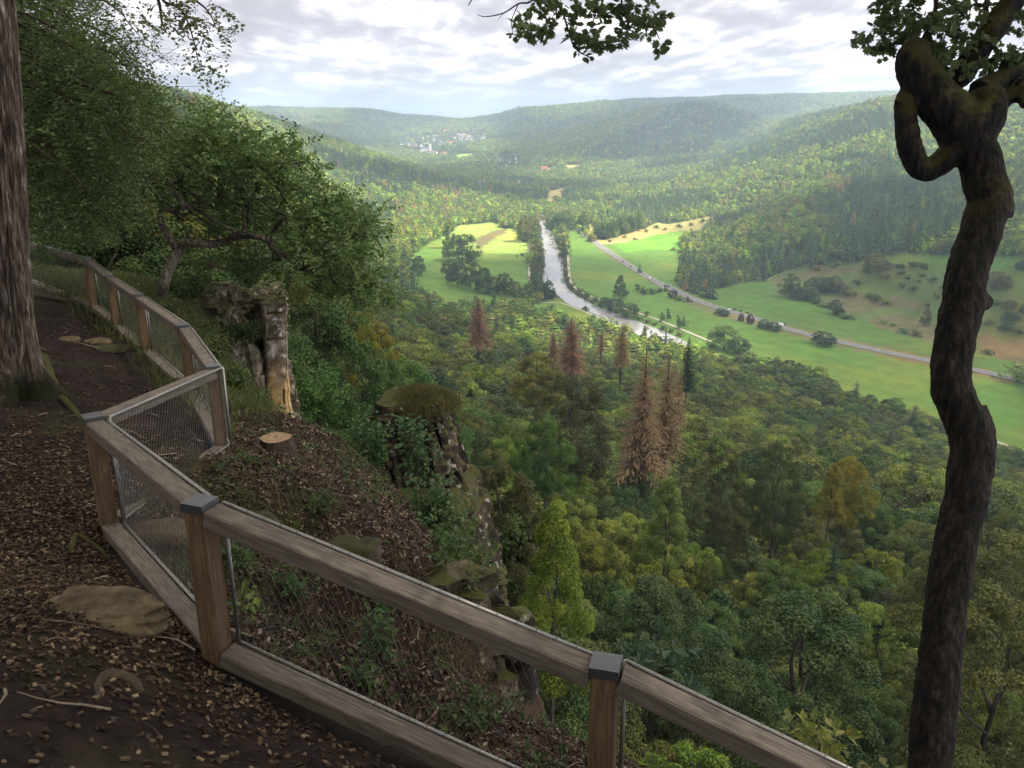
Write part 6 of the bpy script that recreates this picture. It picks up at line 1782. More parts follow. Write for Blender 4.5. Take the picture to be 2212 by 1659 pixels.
# ---- big trunk at the left edge
base = np.array([-6.32, 10.2]); bz = float(nz_at(*base))
t = thing('beech_tree', 'massive grey furrowed trunk filling the left edge of the view, roots in the path', 'tree', (base[0], base[1], bz))
kk_, nn2 = 220, 420; zz = np.linspace(-.5, 9.5, nn2); th = np.arange(kk_) / kk_ * 6.28318
Rz = .285 + .02 * np.exp(-zz) + .34 * np.exp(-np.maximum(zz + .1, 0) * 2.6) - .012 * zz
Tg, Zg = np.meshgrid(th, zz)
fl = 1 + .20 * np.exp(-np.maximum(Zg, 0) * 2.2) * (np.sin(Tg * 5 + 1) + .5 * np.sin(Tg * 3))
cx, sx2 = np.cos(Tg), np.sin(Tg)
wv = Tg * 9 + .5 * fbm(cx * 2 + 5, Zg * 1.4, 3, 7) * 6
ridge = np.abs(vnoise(np.mod(wv * 1.6, 6.28318 * 14.4), Zg * 2.6, 12) - .5) * 2
rd2 = fbm(cx * 22, sx2 * 22 + Zg * 5, 3, 13)
rad_ = Rz[:, None] * fl * (1 + (.05 + .45 * np.exp(-np.maximum(Zg, 0) * 3)) * (fbm(cx * 2.5, sx2 * 2.5 + Zg * .9, 4, 14) - .5)) - .030 * (1 - np.clip(ridge * 1.8, 0, 1)) + .010 * (rd2 - .5)
xo = .145 * zz + .03 * np.sin(zz * .8); V = np.stack([cx * rad_ + xo[:, None], sx2 * rad_, Zg], -1).reshape(-1, 3)
i_, j_ = np.arange(nn2 - 1)[:, None], np.arange(kk_)[None, :]
Q = np.stack([i_ * kk_ + j_, i_ * kk_ + (j_ + 1) % kk_, (i_ + 1) * kk_ + (j_ + 1) % kk_, (i_ + 1) * kk_ + j_], -1).reshape(-1, 4)
def moss_low(n, l, c, tcn):
    s = N(n, 'ShaderNodeSeparateXYZ'); l.new(tcn.outputs['Object'], s.inputs[0])
    nz = N(n, 'ShaderNodeTexNoise', inp={'Scale': 3.0, 'Detail': 5.0}); l.new(tcn.outputs['Object'], nz.inputs['Vector'])
    a = N(n, 'ShaderNodeMath', operation='MULTIPLY_ADD', inp={1: -.9, 2: .35}); l.new(s.outputs[2], a.inputs[0])
    b = N(n, 'ShaderNodeMath', operation='ADD'); l.new(a.outputs[0], b.inputs[0]); l.new(nz.outputs[0], b.inputs[1])
    m = N(n, 'ShaderNodeMapRange', inp={'From Min': .45, 'From Max': .75}); l.new(b.outputs[0], m.inputs[0])
    x = N(n, 'ShaderNodeMixRGB', inp={2: c4(.020, .021, .008)}); l.new(m.outputs[0], x.inputs[0]); l.new(c, x.inputs[1]); return x.outputs[0]
M_bark_big = noise_mat('furrowed grey bark', [(0.34, c4(.022, .015, .011)), (0.48, c4(.075, .054, .040)), (0.58, c4(.15, .12, .095)), (0.68, c4(.34, .31, .27))], 6, 9, .9, 1.0, 8, (4, 4, .5), bdist=.04, extra=lambda n, l, v, c, tcn: moss_low(n, l, c, tcn))
link('trunk', mesh('trunk', V, Q, [M_bark_big], smooth=True), t)
O_ = np.array([base[0], base[1], bz])
# its crown spreads over the lookout
g = np.random.default_rng(61)
CC_ = np.stack([g.uniform(-15, 2.5, 150), g.uniform(-2, 15, 150), g.uniform(3.6, 9.0, 150)], -1)
CC_ = CC_[(CC_[:, 2] > .15 * np.hypot(CC_[:, 0], CC_[:, 1]) + 2.2)]
V, T, ti, a_, b_ = sprays(CC_, np.full(len(CC_), 1.25), 13, 12, .17, 62, droop=.2)
link('crown', mesh('crown', V - O_, T, [M_leaf_near], tint=ti), t, color=C_MID)
mb = MB()
for c in CC_[g.choice(len(CC_), 34, replace=False)]:
    s_ = np.array([base[0], base[1], min(c[2] - .8, 5.5)]); mid_ = (s_ + c) / 2 + [0, 0, .5]
    mb.tube(catmull([s_, mid_, c], 5) - O_, np.linspace(.10, .015, 11), 6)
mb.build('branches', M_bark_dark, t, smooth=True)
# ivy leaves on the trunk
for (x, y) in ((58, 512), (40, 518)): pass

# ---- drooping beech at the left
t = thing('beech_tree', 'old beech with long drooping branches hanging behind the big left trunk', 'tree', (-11.5, 15.0, -3.4))
O_ = np.array([-11.5, 15.0, -3.4])
BP_ = [(40,-60),(190,-70),(225,0),(250,60),(280,110),(305,172),(310,240),(270,300),(255,380),(240,440),(180,455),(40,480)]
q = poly_pts(BP_, 230, 63); g = np.random.default_rng(64)
dep = 13.2 + 7.0 * g.random(len(q)); dep += np.clip((q[:, 0] - 300) / 30, 0, 4)
Cc = np.array([pt(x, y, d) for (x, y), d in zip(q, dep)])
# gaps through which the sky shows, near the top
keepc = ~((inside(q[:, 0], q[:, 1], [(150,-10),(330,-10),(330,95),(255,110),(210,85),(150,60)])) & (g.random(len(q)) < .62))
Cc = Cc[keepc]; dep = dep[keepc]
V, T, ti, a_, b_ = sprays(Cc, .62 + .45 * g.random(len(Cc)), 19, 13, .082, 65, droop=.45, flat=.72)
link('crown', mesh('crown', V - O_, T, [M_leaf_near], tint=ti), t, color=(.062, .104, .028))
mb = MB(); mb.tube(catmull([[0, 0, -.5], [.1, 0, 2], [.3, .2, 4.5], [.4, 0, 8]], 5), np.linspace(.36, .2, 16), 12, wob=.1)
twig_geo(mb, a_ - O_, b_ - O_, .006, 3)
for c in Cc[g.choice(len(Cc), 90, replace=False)]:
    s_ = np.array([O_[0] + .3, O_[1] + .1, min(max(c[2] + 1.2, -1.5), 4)]); e = c - s_
    P = catmull([s_, s_ + e * .35 + [0, 0, .45], s_ + e * .7 + [0, 0, .25], c, c + e * .12 + [0, 0, -.35]], 4)
    P[1:-1] += g.normal(size=(len(P) - 2, 3)) * .05
    mb.tube(P - O_, np.linspace(.05, .008, len(P)), 5, cap=False)
mb.build('branches', M_bark_dark, t, smooth=True)

# ---- branch hanging into the sky at the upper left
t = thing('overhanging_branch', 'light-leaved beech branch hanging into the sky from the upper left', 'branch', tuple(pt(320, -260, 9.0)))
O_ = np.array(t.location)
pts_ = [(350,-120),(355,-40),(348,10),(400,20),(420,60),(432,110),(430,140)]
mb = MB()
B1 = catmull([pt(x, y, 8.5) for x, y in [(330,-150),(340,-60),(352,0),(385,15),(405,45),(420,95),(428,135)]], 5)
B2 = catmull([pt(x, y, 8.6) for x, y in [(340,-60),(380,-20),(420,0),(450,25),(468,62)]], 5)
B3 = catmull([pt(x, y, 8.4) for x, y in [(335,-20),(345,12),(350,50),(360,66)]], 5)
for B_ in (B1, B2, B3): mb.tube(B_ - O_, np.linspace(.022, .004, len(B_)), 6)
g = np.random.default_rng(66)
Cc = np.vstack([B1[10::3], B2[8::3], B3[8::3], [pt(x, y, 8.5) for x, y in [(395,50),(440,50),(452,85),(440,112),(415,25),(432,140),(450,10),(465,60)]]]); Cc = Cc + g.normal(size=Cc.shape) * .06
V, T, ti, a_, b_ = sprays(Cc, np.full(len(Cc), .17), 4, 8, .055, 67, droop=.35, flat=.7, length=1.1)
twig_geo(mb, a_ - O_, b_ - O_, .003, 1)
mb.build('branch', M_bark_dark, t, smooth=True)
link('leaves', mesh('leaves', V - O_, T, [M_leaf_near], tint=ti), t, color=(.13, .17, .07))

# ---- trees standing behind the railing on the plateau
EDGEK = [make_broad(3.6, 12, 46000, .135, 501, K=110, clump=.21), make_broad(3.2, 12, 40000, .13, 502, K=120, clump=.19, droop=.8)]
def edge_tree(k, px, py, dep, h, wid, col, lab, rz=0.0):
    col = (col[0] * 1.4, col[1] * 1.3, col[2] * 1.2)
    p = pt(px, py, dep); s = h / 12.0
    r = tree_from(EDGEK[k], 'edge%d' % k, s, (p[0], p[1], p[2] - h * .98), rz, col, lab, None, 'broadleaf_tree', sz_=(s * wid, s * wid, s)); return r
for a in [(0,250,170,34,10,1.0,(.046,.082,.024),'dark green crown behind the rail, just right of the big trunk'),
          (1,180,120,38,13,1.15,(.040,.075,.022),'tall deep-green tree at the back of the left plateau',1.0),
          (1,120,60,32,12,1.1,(.044,.078,.022),'dense tree close behind the farthest rail on the left',2.0),
          (0,350,215,40,11,1.0,(.058,.088,.028),'olive crown above the drooping oak, on its left',3.0),
          (1,425,250,46,11,1.0,(.060,.098,.034),'rounded crown above the drooping oak, on the ridge line',.5),
          (0,490,300,52,12,1.1,(.064,.104,.038),'paler crown stepping down the ridge line right of the others',1.5),
          (0,290,320,33,9,1.2,(.085,.100,.020),'yellow-tinged bushy tree left of the oak limbs',2.2),
          (1,400,345,36,10,1.3,(.050,.088,.028),'shaded crown directly behind the oak limbs',4.0),
          (1,140,430,30,7,1.6,(.034,.066,.020),'dark underwood behind the farthest rail',4.4),
          (0,250,455,31,7,1.6,(.038,.072,.020),'dark underwood between far rail and oak trunk',5.0),
          (0,530,440,40,11,1.2,(.046,.086,.028),'dark crown behind the right half of the oak',2.7),
          (0,450,520,31,7,1.2,(.042,.080,.022),'low thicket between the oak limbs and the rock wall',.7),
          (1,660,590,44,12,1.1,(.046,.090,.028),'deep-green crown under the long oak limb',3.3),
          (1,90,260,28,10,1.3,(.038,.070,.020),'dark foliage hugging the right side of the big trunk',3.9)]: edge_tree(*a)

# ---- drooping twisted oak on the cliff
def Z1(x, y): return (x / 2.5108, y / 2.5108)
OD = 20.0
def op(x, y, dz=0.0): return pt(*Z1(x, y), OD + dz)
ob = op(872, 1650); ob[2] = min(ob[2], float(nz_at(ob[0], ob[1])))
oak = thing('oak_tree', 'gnarled oak with a bent pale trunk and far-reaching crooked limbs on the cliff', 'tree', tuple(ob))
O_ = np.array(oak.location)
mb = MB()
LIM = [([(872,1660),(872,1620),(882,1560),(900,1490),(945,1405),(978,1345)], .165, .15),
 ([(978,1350),(1010,1312),(1080,1320),(1150,1325),(1220,1312),(1270,1285),(1340,1278),(1400,1285),(1462,1300)], .125, .095),
 ([(1462,1300),(1490,1245),(1530,1195),(1600,1175),(1700,1195),(1780,1190)], .085, .03),
 ([(1462,1300),(1475,1348),(1540,1380),(1590,1425),(1640,1470),(1720,1490),(1820,1530),(1880,1590)], .075, .025),
 ([(960,1350),(925,1300),(885,1235),(866,1180),(880,1125),(915,1140),(955,1145),(985,1100),(945,1045),(928,1000),(945,980),(985,1010)], .12, .05),
 ([(885,1125),(860,1080),(830,1040),(812,995),(850,990),(890,1000)], .055, .02),
 ([(955,1130),(1040,1122),(1100,1150),(1150,1190),(1215,1225),(1290,1262)], .075, .045),
 ([(1025,1290),(1000,1240),(985,1180),(1030,1150),(1045,1110),(1100,1060),(1180,1050)], .05, .02),
 ([(1320,1275),(1325,1200),(1322,1160),(1345,1125),(1400,1110),(1470,1130)], .06, .02),
 ([(1110,1130),(1150,1060),(1140,980),(1120,900),(1150,830)], .05, .018),
 ([(1600,1430),(1560,1400),(1490,1405),(1465,1440),(1465,1530)], .035, .012),
 ([(1380,1300),(1390,1360),(1430,1400),(1480,1410)], .035, .015),
 ([(1300,1300),(1305,1370),(1300,1410)], .02, .01),
 ([(1700,1195),(1780,1150),(1880,1190),(1960,1240)], .03, .01),
 ([(1640,1470),(1700,1540),(1780,1600),(1860,1640)], .035, .012),
 ([(1780,1190),(1900,1210),(2000,1240)], .025, .008),
 ([(1345,1125),(1380,1040),(1450,960),(1520,900)], .04, .012),
 ([(1150,1190),(1130,1240),(1160,1280)], .03, .012),
 ([(1500,1350),(1560,1480),(1600,1560)], .03, .01)]
g = np.random.default_rng(70)
for pts_, r0, r1 in LIM:
    ph = g.random() * 6
    P = catmull([op(x, y, .5 * math.sin(ph + i * .9) * min(1, i * .5)) for i, (x, y) in enumerate(pts_)], 5)
    mb.tube(P - O_, np.linspace(r0, r1, len(P)) * .84, 9, wob=.06, seed=int(ph * 100))
tr_ = mb.build('trunk', noise_mat('oak bark', [(0.3, c4(.04, .028, .02)), (0.5, c4(.10, .082, .062)), (0.7, c4(.24, .205, .165))], 7, 8, .9, 1.0, 14, (2.5, 2.5, 1.2), bdist=.03, extra=moss_on_top(.75, (.05, .05, .015))), oak)
add_mod_remesh(tr_, .028, .05, .3)
OPOLY = [Z1(*p) for p in [(1120,600),(1300,690),(1400,780),(1520,800),(1640,880),(1720,910),(1760,1050),(1880,1090),(1950,1120),(2060,1170),(2060,1260),(1980,1290),(2010,1400),(2100,1520),(2130,1640),(1950,1600),(1800,1560),(1640,1380),(1520,1330),(1560,1230),(1400,1230),(1250,1180),(1120,1100),(1020,1060),(880,1000),(900,880),(980,760),(1040,660)]]
q = poly_pts(OPOLY, 230, 71); dd = 1.3 * g.normal(size=len(q)); lowb = (q[:, 1] > 385) & (q[:, 0] < 640); dd = np.where(lowb, 1.3 + np.abs(dd), dd)
Cc = np.array([pt(x, y, OD + d) for (x, y), d in zip(q, dd)])
q2 = poly_pts([Z1(*p) for p in [(1020,1200),(1350,1240),(1550,1420),(1700,1640),(1300,1560),(1050,1480)]], 14, 72)
Cc = np.vstack([Cc, [pt(x, y, OD + 1.2) for x, y in q2]])
V, T, ti, a_, b_ = sprays(Cc, .36 + .26 * g.random(len(Cc)), 11, 11, .105, 73, droop=.12, flat=.55)
link('crown', mesh('crown', V - O_, T, [M_leaf_near], tint=ti), oak, color=(.085, .145, .038))
mb = MB(); twig_geo(mb, a_ - O_, b_ - O_, .007, 3)
ends = np.array([op(*p[0][-1]) for p in LIM] + [op(*p[0][len(p[0]) // 2]) for p in LIM])
for c in Cc:
    e = ends[np.argmin(np.linalg.norm(ends - c, axis=1))]
    P = catmull([e, (e + c) / 2 + g.normal(size=3) * .18, c], 4); mb.tube(P - O_, np.linspace(.022, .007, len(P)), 4, cap=False)
mb.build('branches', M_bark_dark, oak, smooth=True)

# ---- twisted tree at the right, with the folded limb
TD = 5.0
tw = thing('oak_tree', 'dark twisted trunk at the right with mossy looped limbs against the sky', 'tree', tuple(pt(2005, 2100, TD)))
O_ = np.array(tw.location)
def tp(x, y, dz=0.0): return pt(x, y, TD + dz)
def px2m(w, d=TD): return w / FPX * d / 2
mb = MB()
def limb(pts_, seed, k=18, wob=.05):
    P = catmull([tp(x, y, dz) for (x, y, w, dz) in pts_], 7)
    R_ = np.interp(np.linspace(0, len(pts_) - 1, len(P)), range(len(pts_)), [px2m(w, TD + dz) for (x, y, w, dz) in pts_]) * (.90 if seed in (1, 8, 10) else 1.0)
    mb.tube(P - O_, R_, k, wob=wob, seed=seed)
limb([(1985,2300,112,0),(2000,1900,108,0),(2008,1659,96,0),(2025,1480,98,0),(2045,1300,98,0),(2068,1160,96,0),(2092,1040,96,0),(2098,960,100,0),(2074,890,96,0),(2056,829,92,0),(2061,750,90,0),(2080,660,96,0),(2088,600,92,0),(2119,500,92,0),(2138,435,95,0),(2128,400,94,0),(2117,350,92,0),(2095,300,100,0),(2082,265,120,0),(2080,240,110,0)], 1, 28, .05)
limb([(2085,290,112,0),(2055,245,104,0),(2012,200,92,-.02),(1984,158,86,-.03),(1974,130,76,-.02),(1978,116,62,.05),(1992,120,52,.14),(2012,146,50,.22),(2036,170,50,.26),(2066,170,50,.24),(2090,142,52,.2),(2118,100,54,.18),(2150,55,55,.18),(2188,0,52,.18),(2228,-70,46,.2),(2290,-180,38,.2),(2380,-360,28,.1)], 2, 22, .04)
limb([(2075,300,70,0),(2058,325,60,.02),(2030,352,56,.03),(1996,368,50,.02),(1974,340,52,0),(1962,300,50,-.02),(1955,250,46,-.02),(1957,215,42,0),(1975,200,38,.05),(2010,205,44,.05)], 3, 18, .04)
limb([(1957,214,30,0),(1940,216,15,-.03),(1933,222,8,-.04)], 4, 8)
limb([(2100,300,90,0),(2122,255,96,0),(2128,212,84,0),(2128,196,70,0)], 5, 20, .04)
limb([(2118,200,60,0),(2150,178,42,.03),(2180,166,38,.06),(2215,160,36,.1),(2290,150,30,.2),(2420,100,22,.3)], 12, 18, .05)
limb([(2135,245,50,0),(2172,214,34,.05),(2215,190,32,.1),(2300,140,26,.2)], 6, 12)
limb([(2215,190,30,.1),(2208,212,26,.0),(2216,226,18,-.1)], 7, 10)
limb([(2118,950,52,0),(2138,964,32,0),(2150,972,16,-.01)], 8, 10)
limb([(2110,648,60,0),(2132,655,34,-.02),(2142,658,16,-.04)], 9, 10)
limb([(2110,880,50,0),(2128,930,46,0),(2133,975,38,0),(2125,1030,46,0)], 10, 12)
limb([(2165,400,30,0),(2176,430,26,0),(2172,470,30,0)], 11, 10)
def moss_high(n, l, v, c, tcn):
    s = N(n, 'ShaderNodeSeparateXYZ'); l.new(tcn.outputs['Object'], s.inputs[0])
    m = N(n, 'ShaderNodeMapRange', inp={'From Min': 3.9, 'From Max': 4.5}); l.new(s.outputs[2], m.inputs[0])
    full = moss_on_top(.22, (.060, .056, .012), 5.0)(n, l, v, c, tcn)
    x = N(n, 'ShaderNodeMixRGB'); l.new(m.outputs[0], x.inputs[0]); l.new(c, x.inputs[1]); l.new(full, x.inputs[2]); return x.outputs[0]
print('TREE Z', tp(2100,300)-O_, tp(2080,600)-O_)
trk = mb.build('trunk', noise_mat('mossy dark bark', [(0.34, c4(.005, .0042, .003)), (0.5, c4(.018, .0145, .010)), (0.64, c4(.048, .040, .030)), (0.78, c4(.13, .115, .095))], 9, 9, .92, 1.0, 11, (3.5, 3.5, .7), bdist=.07, extra=moss_high), tw)
add_mod_remesh(trk, .0125, .028, .16)
# moss tufts on the upper limbs are part of the bark; thin limbs carry the leaves
tb = MB()
def thin(pts_, r0, r1, dz=.1):
    P = catmull([tp(x, y, dz) for x, y in pts_], 5); tb.tube(P - O_, np.linspace(r0, r1, len(P)), 6); return P
T1 = thin([(2060,60),(2010,62),(1990,88),(1965,94),(1930,95),(1900,108),(1880,118)], .014, .004, .15)
T2 = thin([(2020,-20),(2022,10),(2015,40),(2008,62)], .016, .009, .15)
T3 = thin([(2008,70),(2012,90),(2020,100),(2028,112)], .008, .003, .15)
T4 = thin([(2140,60),(2130,20),(2135,-30)], .018, .01, .18)
T5 = thin([(2140,130),(2165,118),(2185,140),(2205,175)], .015, .006, .2)
T6 = thin([(2142,90),(2160,125),(2172,150)], .012, .006, .2)
T7 = thin([(2135,15),(2105,10),(2080,30),(2060,60)], .012, .006, .15)
T8 = thin([(1930,95),(1935,112)], .004, .002, .15)
g = np.random.default_rng(81)
LC = [(1868,72),(1885,80),(1905,72),(1905,98),(1925,60),(1940,78),(1925,30),(1945,40),(1960,20),(1985,25),(1975,50),(2000,15),(2020,30),(2040,20),(2045,50),(2030,75),(2062,40),(2080,60),(2070,15),(1950,100),(1975,108),(1990,125),(2010,112),(2035,125),(2050,105),(2025,140),(2060,120),(2060,80),(2085,95),(2050,150),
      (2120,20),(2115,45),(2165,60),(2185,40),(2205,20),(2200,60),(2205,85),(2150,150),(2165,160),(2140,140),(2180,140),(2200,120),(2195,150),(2130,118),(2150,105),(2210,140),(1900,-5),(1960,-15),(2040,-20),(2100,-15),(2180,-10)]
Cc = np.array([tp(x + g.normal() * 5, y + g.normal() * 5, .15 + .15 * g.normal()) for x, y in LC])
def oak_leaves(Cc, r, n_per, size, seed, droop=.2):
    """lobed oak leaves: three joined blades each, in bunches"""
    V1, T1, ti, a_, b_ = sprays(Cc, np.full(len(Cc), r), n_per, 6, size, seed, droop=droop, flat=.3, length=.8, wid=.42, jit=.5)
    n_ = len(V1) // 4; Vb = V1.reshape(n_, 4, 3); base_, tip = Vb[:, 0], Vb[:, 2]; D = tip - base_; S = (Vb[:, 1] - Vb[:, 3])
    Ms, Ts = [V1], [T1]; off_ = len(V1)
    for sg in (1, -1):
        for f in (.25, .52):
            b0 = base_ + D * f; Dl = S * sg * (1.05 - .3 * f) + D * .28; L = np.linalg.norm(Dl, axis=1)
            Nn = np.cross(D, S); V2, T2 = leaf_geo(b0, Dl, Nn, L, L * .75, .1); Ms.append(V2); Ts.append(T2 + off_); off_ += len(V2)
    return np.vstack(Ms), np.vstack(Ts), np.tile(ti, 5), a_, b_
V, T, ti, a_, b_ = oak_leaves(Cc, .075, 4, .058, 82)
# the crown above the frame
CU = np.stack([g.uniform(-1.5, 6.5, 110), g.uniform(-1.5, 7.5, 110), g.uniform(2.0, 5.0, 110)], -1)
CU = CU[CU[:, 2] > .16 * np.hypot(CU[:, 0], CU[:, 1]) + 1.3]
V3, T3_, ti3, a3, b3 = sprays(CU, np.full(len(CU), .9), 13, 10, .15, 83, droop=.2)
# the branch that hangs into the sky in the upper middle, carried by a long limb above the frame
HD = 6.3
def hp(x, y, dz=0.0): return pt(x, y, HD + dz)
def hthin(pts_, r0, r1, dz=0): 
    P = catmull([hp(x, y, dz) for x, y in pts_], 5); tb.tube(P - O_, np.linspace(r0, r1, len(P)), 6); return P
P = catmull([tp(2290, -180, .2), hp(1900, -420), hp(1500, -300), hp(1250, -160), hp(1180, -60)], 6); tb.tube(P - O_, np.linspace(.05, .016, len(P)), 8)
hthin([(1180,-60),(1190,0),(1212,20),(1226,60),(1240,100),(1262,118),(1285,127)], .011, .003)
hthin([(1180,-60),(1150,0),(1120,8),(1088,28),(1050,36),(1032,32)], .009, .0025)
hthin([(1120,8),(1105,45),(1108,70)], .004, .002)
hthin([(1088,28),(1075,44)], .003, .0015)
hthin([(1030,-30),(1018,0),(1012,12)], .006, .003)
hthin([(1300,-90),(1340,-10),(1345,30),(1380,50),(1410,60),(1425,85)], .010, .003)
hthin([(1250,-70),(1285,10),(1280,50),(1262,100)], .008, .003)
HL = [(1120,30),(1128,50),(1115,62),(1145,58),(1160,66),(1172,50),(1185,64),(1190,30),(1178,18),(1155,10),(1215,20),(1235,10),(1255,5),(1255,40),(1275,20),(1290,40),(1300,15),(1285,62),(1240,55),(1252,72),(1258,100),(1272,112),(1280,95),(1298,100),(1305,82),(1268,85),(1240,96),(1225,35),
      (1350,20),(1365,45),(1385,30),(1400,15),(1425,25),(1380,62),(1395,75),(1412,70),(1425,92),(1360,70),(1345,82),(1320,92),(1418,48),(1395,52),(1330,5),(1310,-5),(1210,-10),(1150,-15),(1400,-15),(1270,-15),(1370,-5)]
CH = np.array([hp(x + g.normal() * 3, y + g.normal() * 3, .12 * g.normal()) for x, y in HL])
V4, T4_, ti4, a4, b4 = oak_leaves(CH, .062, 3, .064, 84)
tb_o = twig_geo(tb, a_ - O_, b_ - O_, .0018, 1); twig_geo(tb, a4 - O_, b4 - O_, .0018, 1)
for c in CU[::3]:
    s_ = np.array(tp(2290, -180, .2)); Pq = catmull([s_, (s_ + c) / 2 + [0, 0, .3], c], 4); tb.tube(Pq - O_, np.linspace(.045, .01, len(Pq)), 5, cap=False)
tb.build('branches', M_bark_dark, tw, smooth=True)
VV = np.vstack([V, V3, V4]) - O_; TT = np.vstack([T, T3_ + len(V), T4_ + len(V) + len(V3)])
link('crown', mesh('crown', VV, TT, [M_leaf_near], tint=np.r_[ti, ti3, ti4]), tw, color=(.125, .175, .07))

# ------------------------------------------------------------------ undergrowth
def shrub(name, label, c, h, w, leaf, nst, per, color, seed, droop=.1, cat='shrub', group=None, up=.8):
    g = np.random.default_rng(seed); c = np.asarray(c, float)
    r = thing(name, label, cat, tuple(c), 0, group); mb = MB(); Ps, Ds, Ns = [], [], []
    for k in range(nst):
        a = g.random() * 6.283; sp_ = w * (.25 + .75 * g.random()); hh = h * (.5 + .6 * g.random())
        e = np.array([math.cos(a) * sp_, math.sin(a) * sp_, hh]); m_ = e * .5 + np.array([0, 0, hh * .15])
        P = catmull([[0, 0, -.05], m_, e], 5); P[1:] += g.normal(size=(len(P) - 1, 3)) * .02 * h
        mb.tube(P, np.linspace(.004 + .005 * h, .0018, len(P)), 4, cap=False)
        for s_ in np.linspace(.25, 1.0, per):
            i = s_ * (len(P) - 1); i0 = int(min(i, len(P) - 2)); p = P[i0] + (P[i0 + 1] - P[i0]) * (i - i0)
            d = unit(g.normal(size=3) * np.array([1, 1, .35]) + np.array([0, 0, .25 - droop])); tw_ = g.random() * leaf * 1.5
            for q_ in range(3 if per > 7 else 2):
                dd = unit(d + g.normal(size=3) * .8); Ps.append(p + dd * tw_); Ds.append(dd + np.array([0, 0, -droop])); Ns.append(unit(np.array([0, 0, up]) + g.normal(size=3) * .45))
    Ps, Ds, Ns = map(np.array, (Ps, Ds, Ns)); L = leaf * (.6 + .7 * g.random(len(Ps)))
    V, T = leaf_geo(Ps, Ds, Ns, L, L * .6)
    mb.build('stems', M_twig_g, r, smooth=True)
    link('leaves', mesh('leaves', V, T, [M_leaf_near], tint=np.repeat(g.random(len(Ps)), 2)), r, color=color)
    return r
M_twig_g = plain('green brown stems', (.075, .06, .035), .8, .3, 8)
GR = (.062, .125, .036); GY = (.11, .165, .035); GD = (.035, .072, .030)
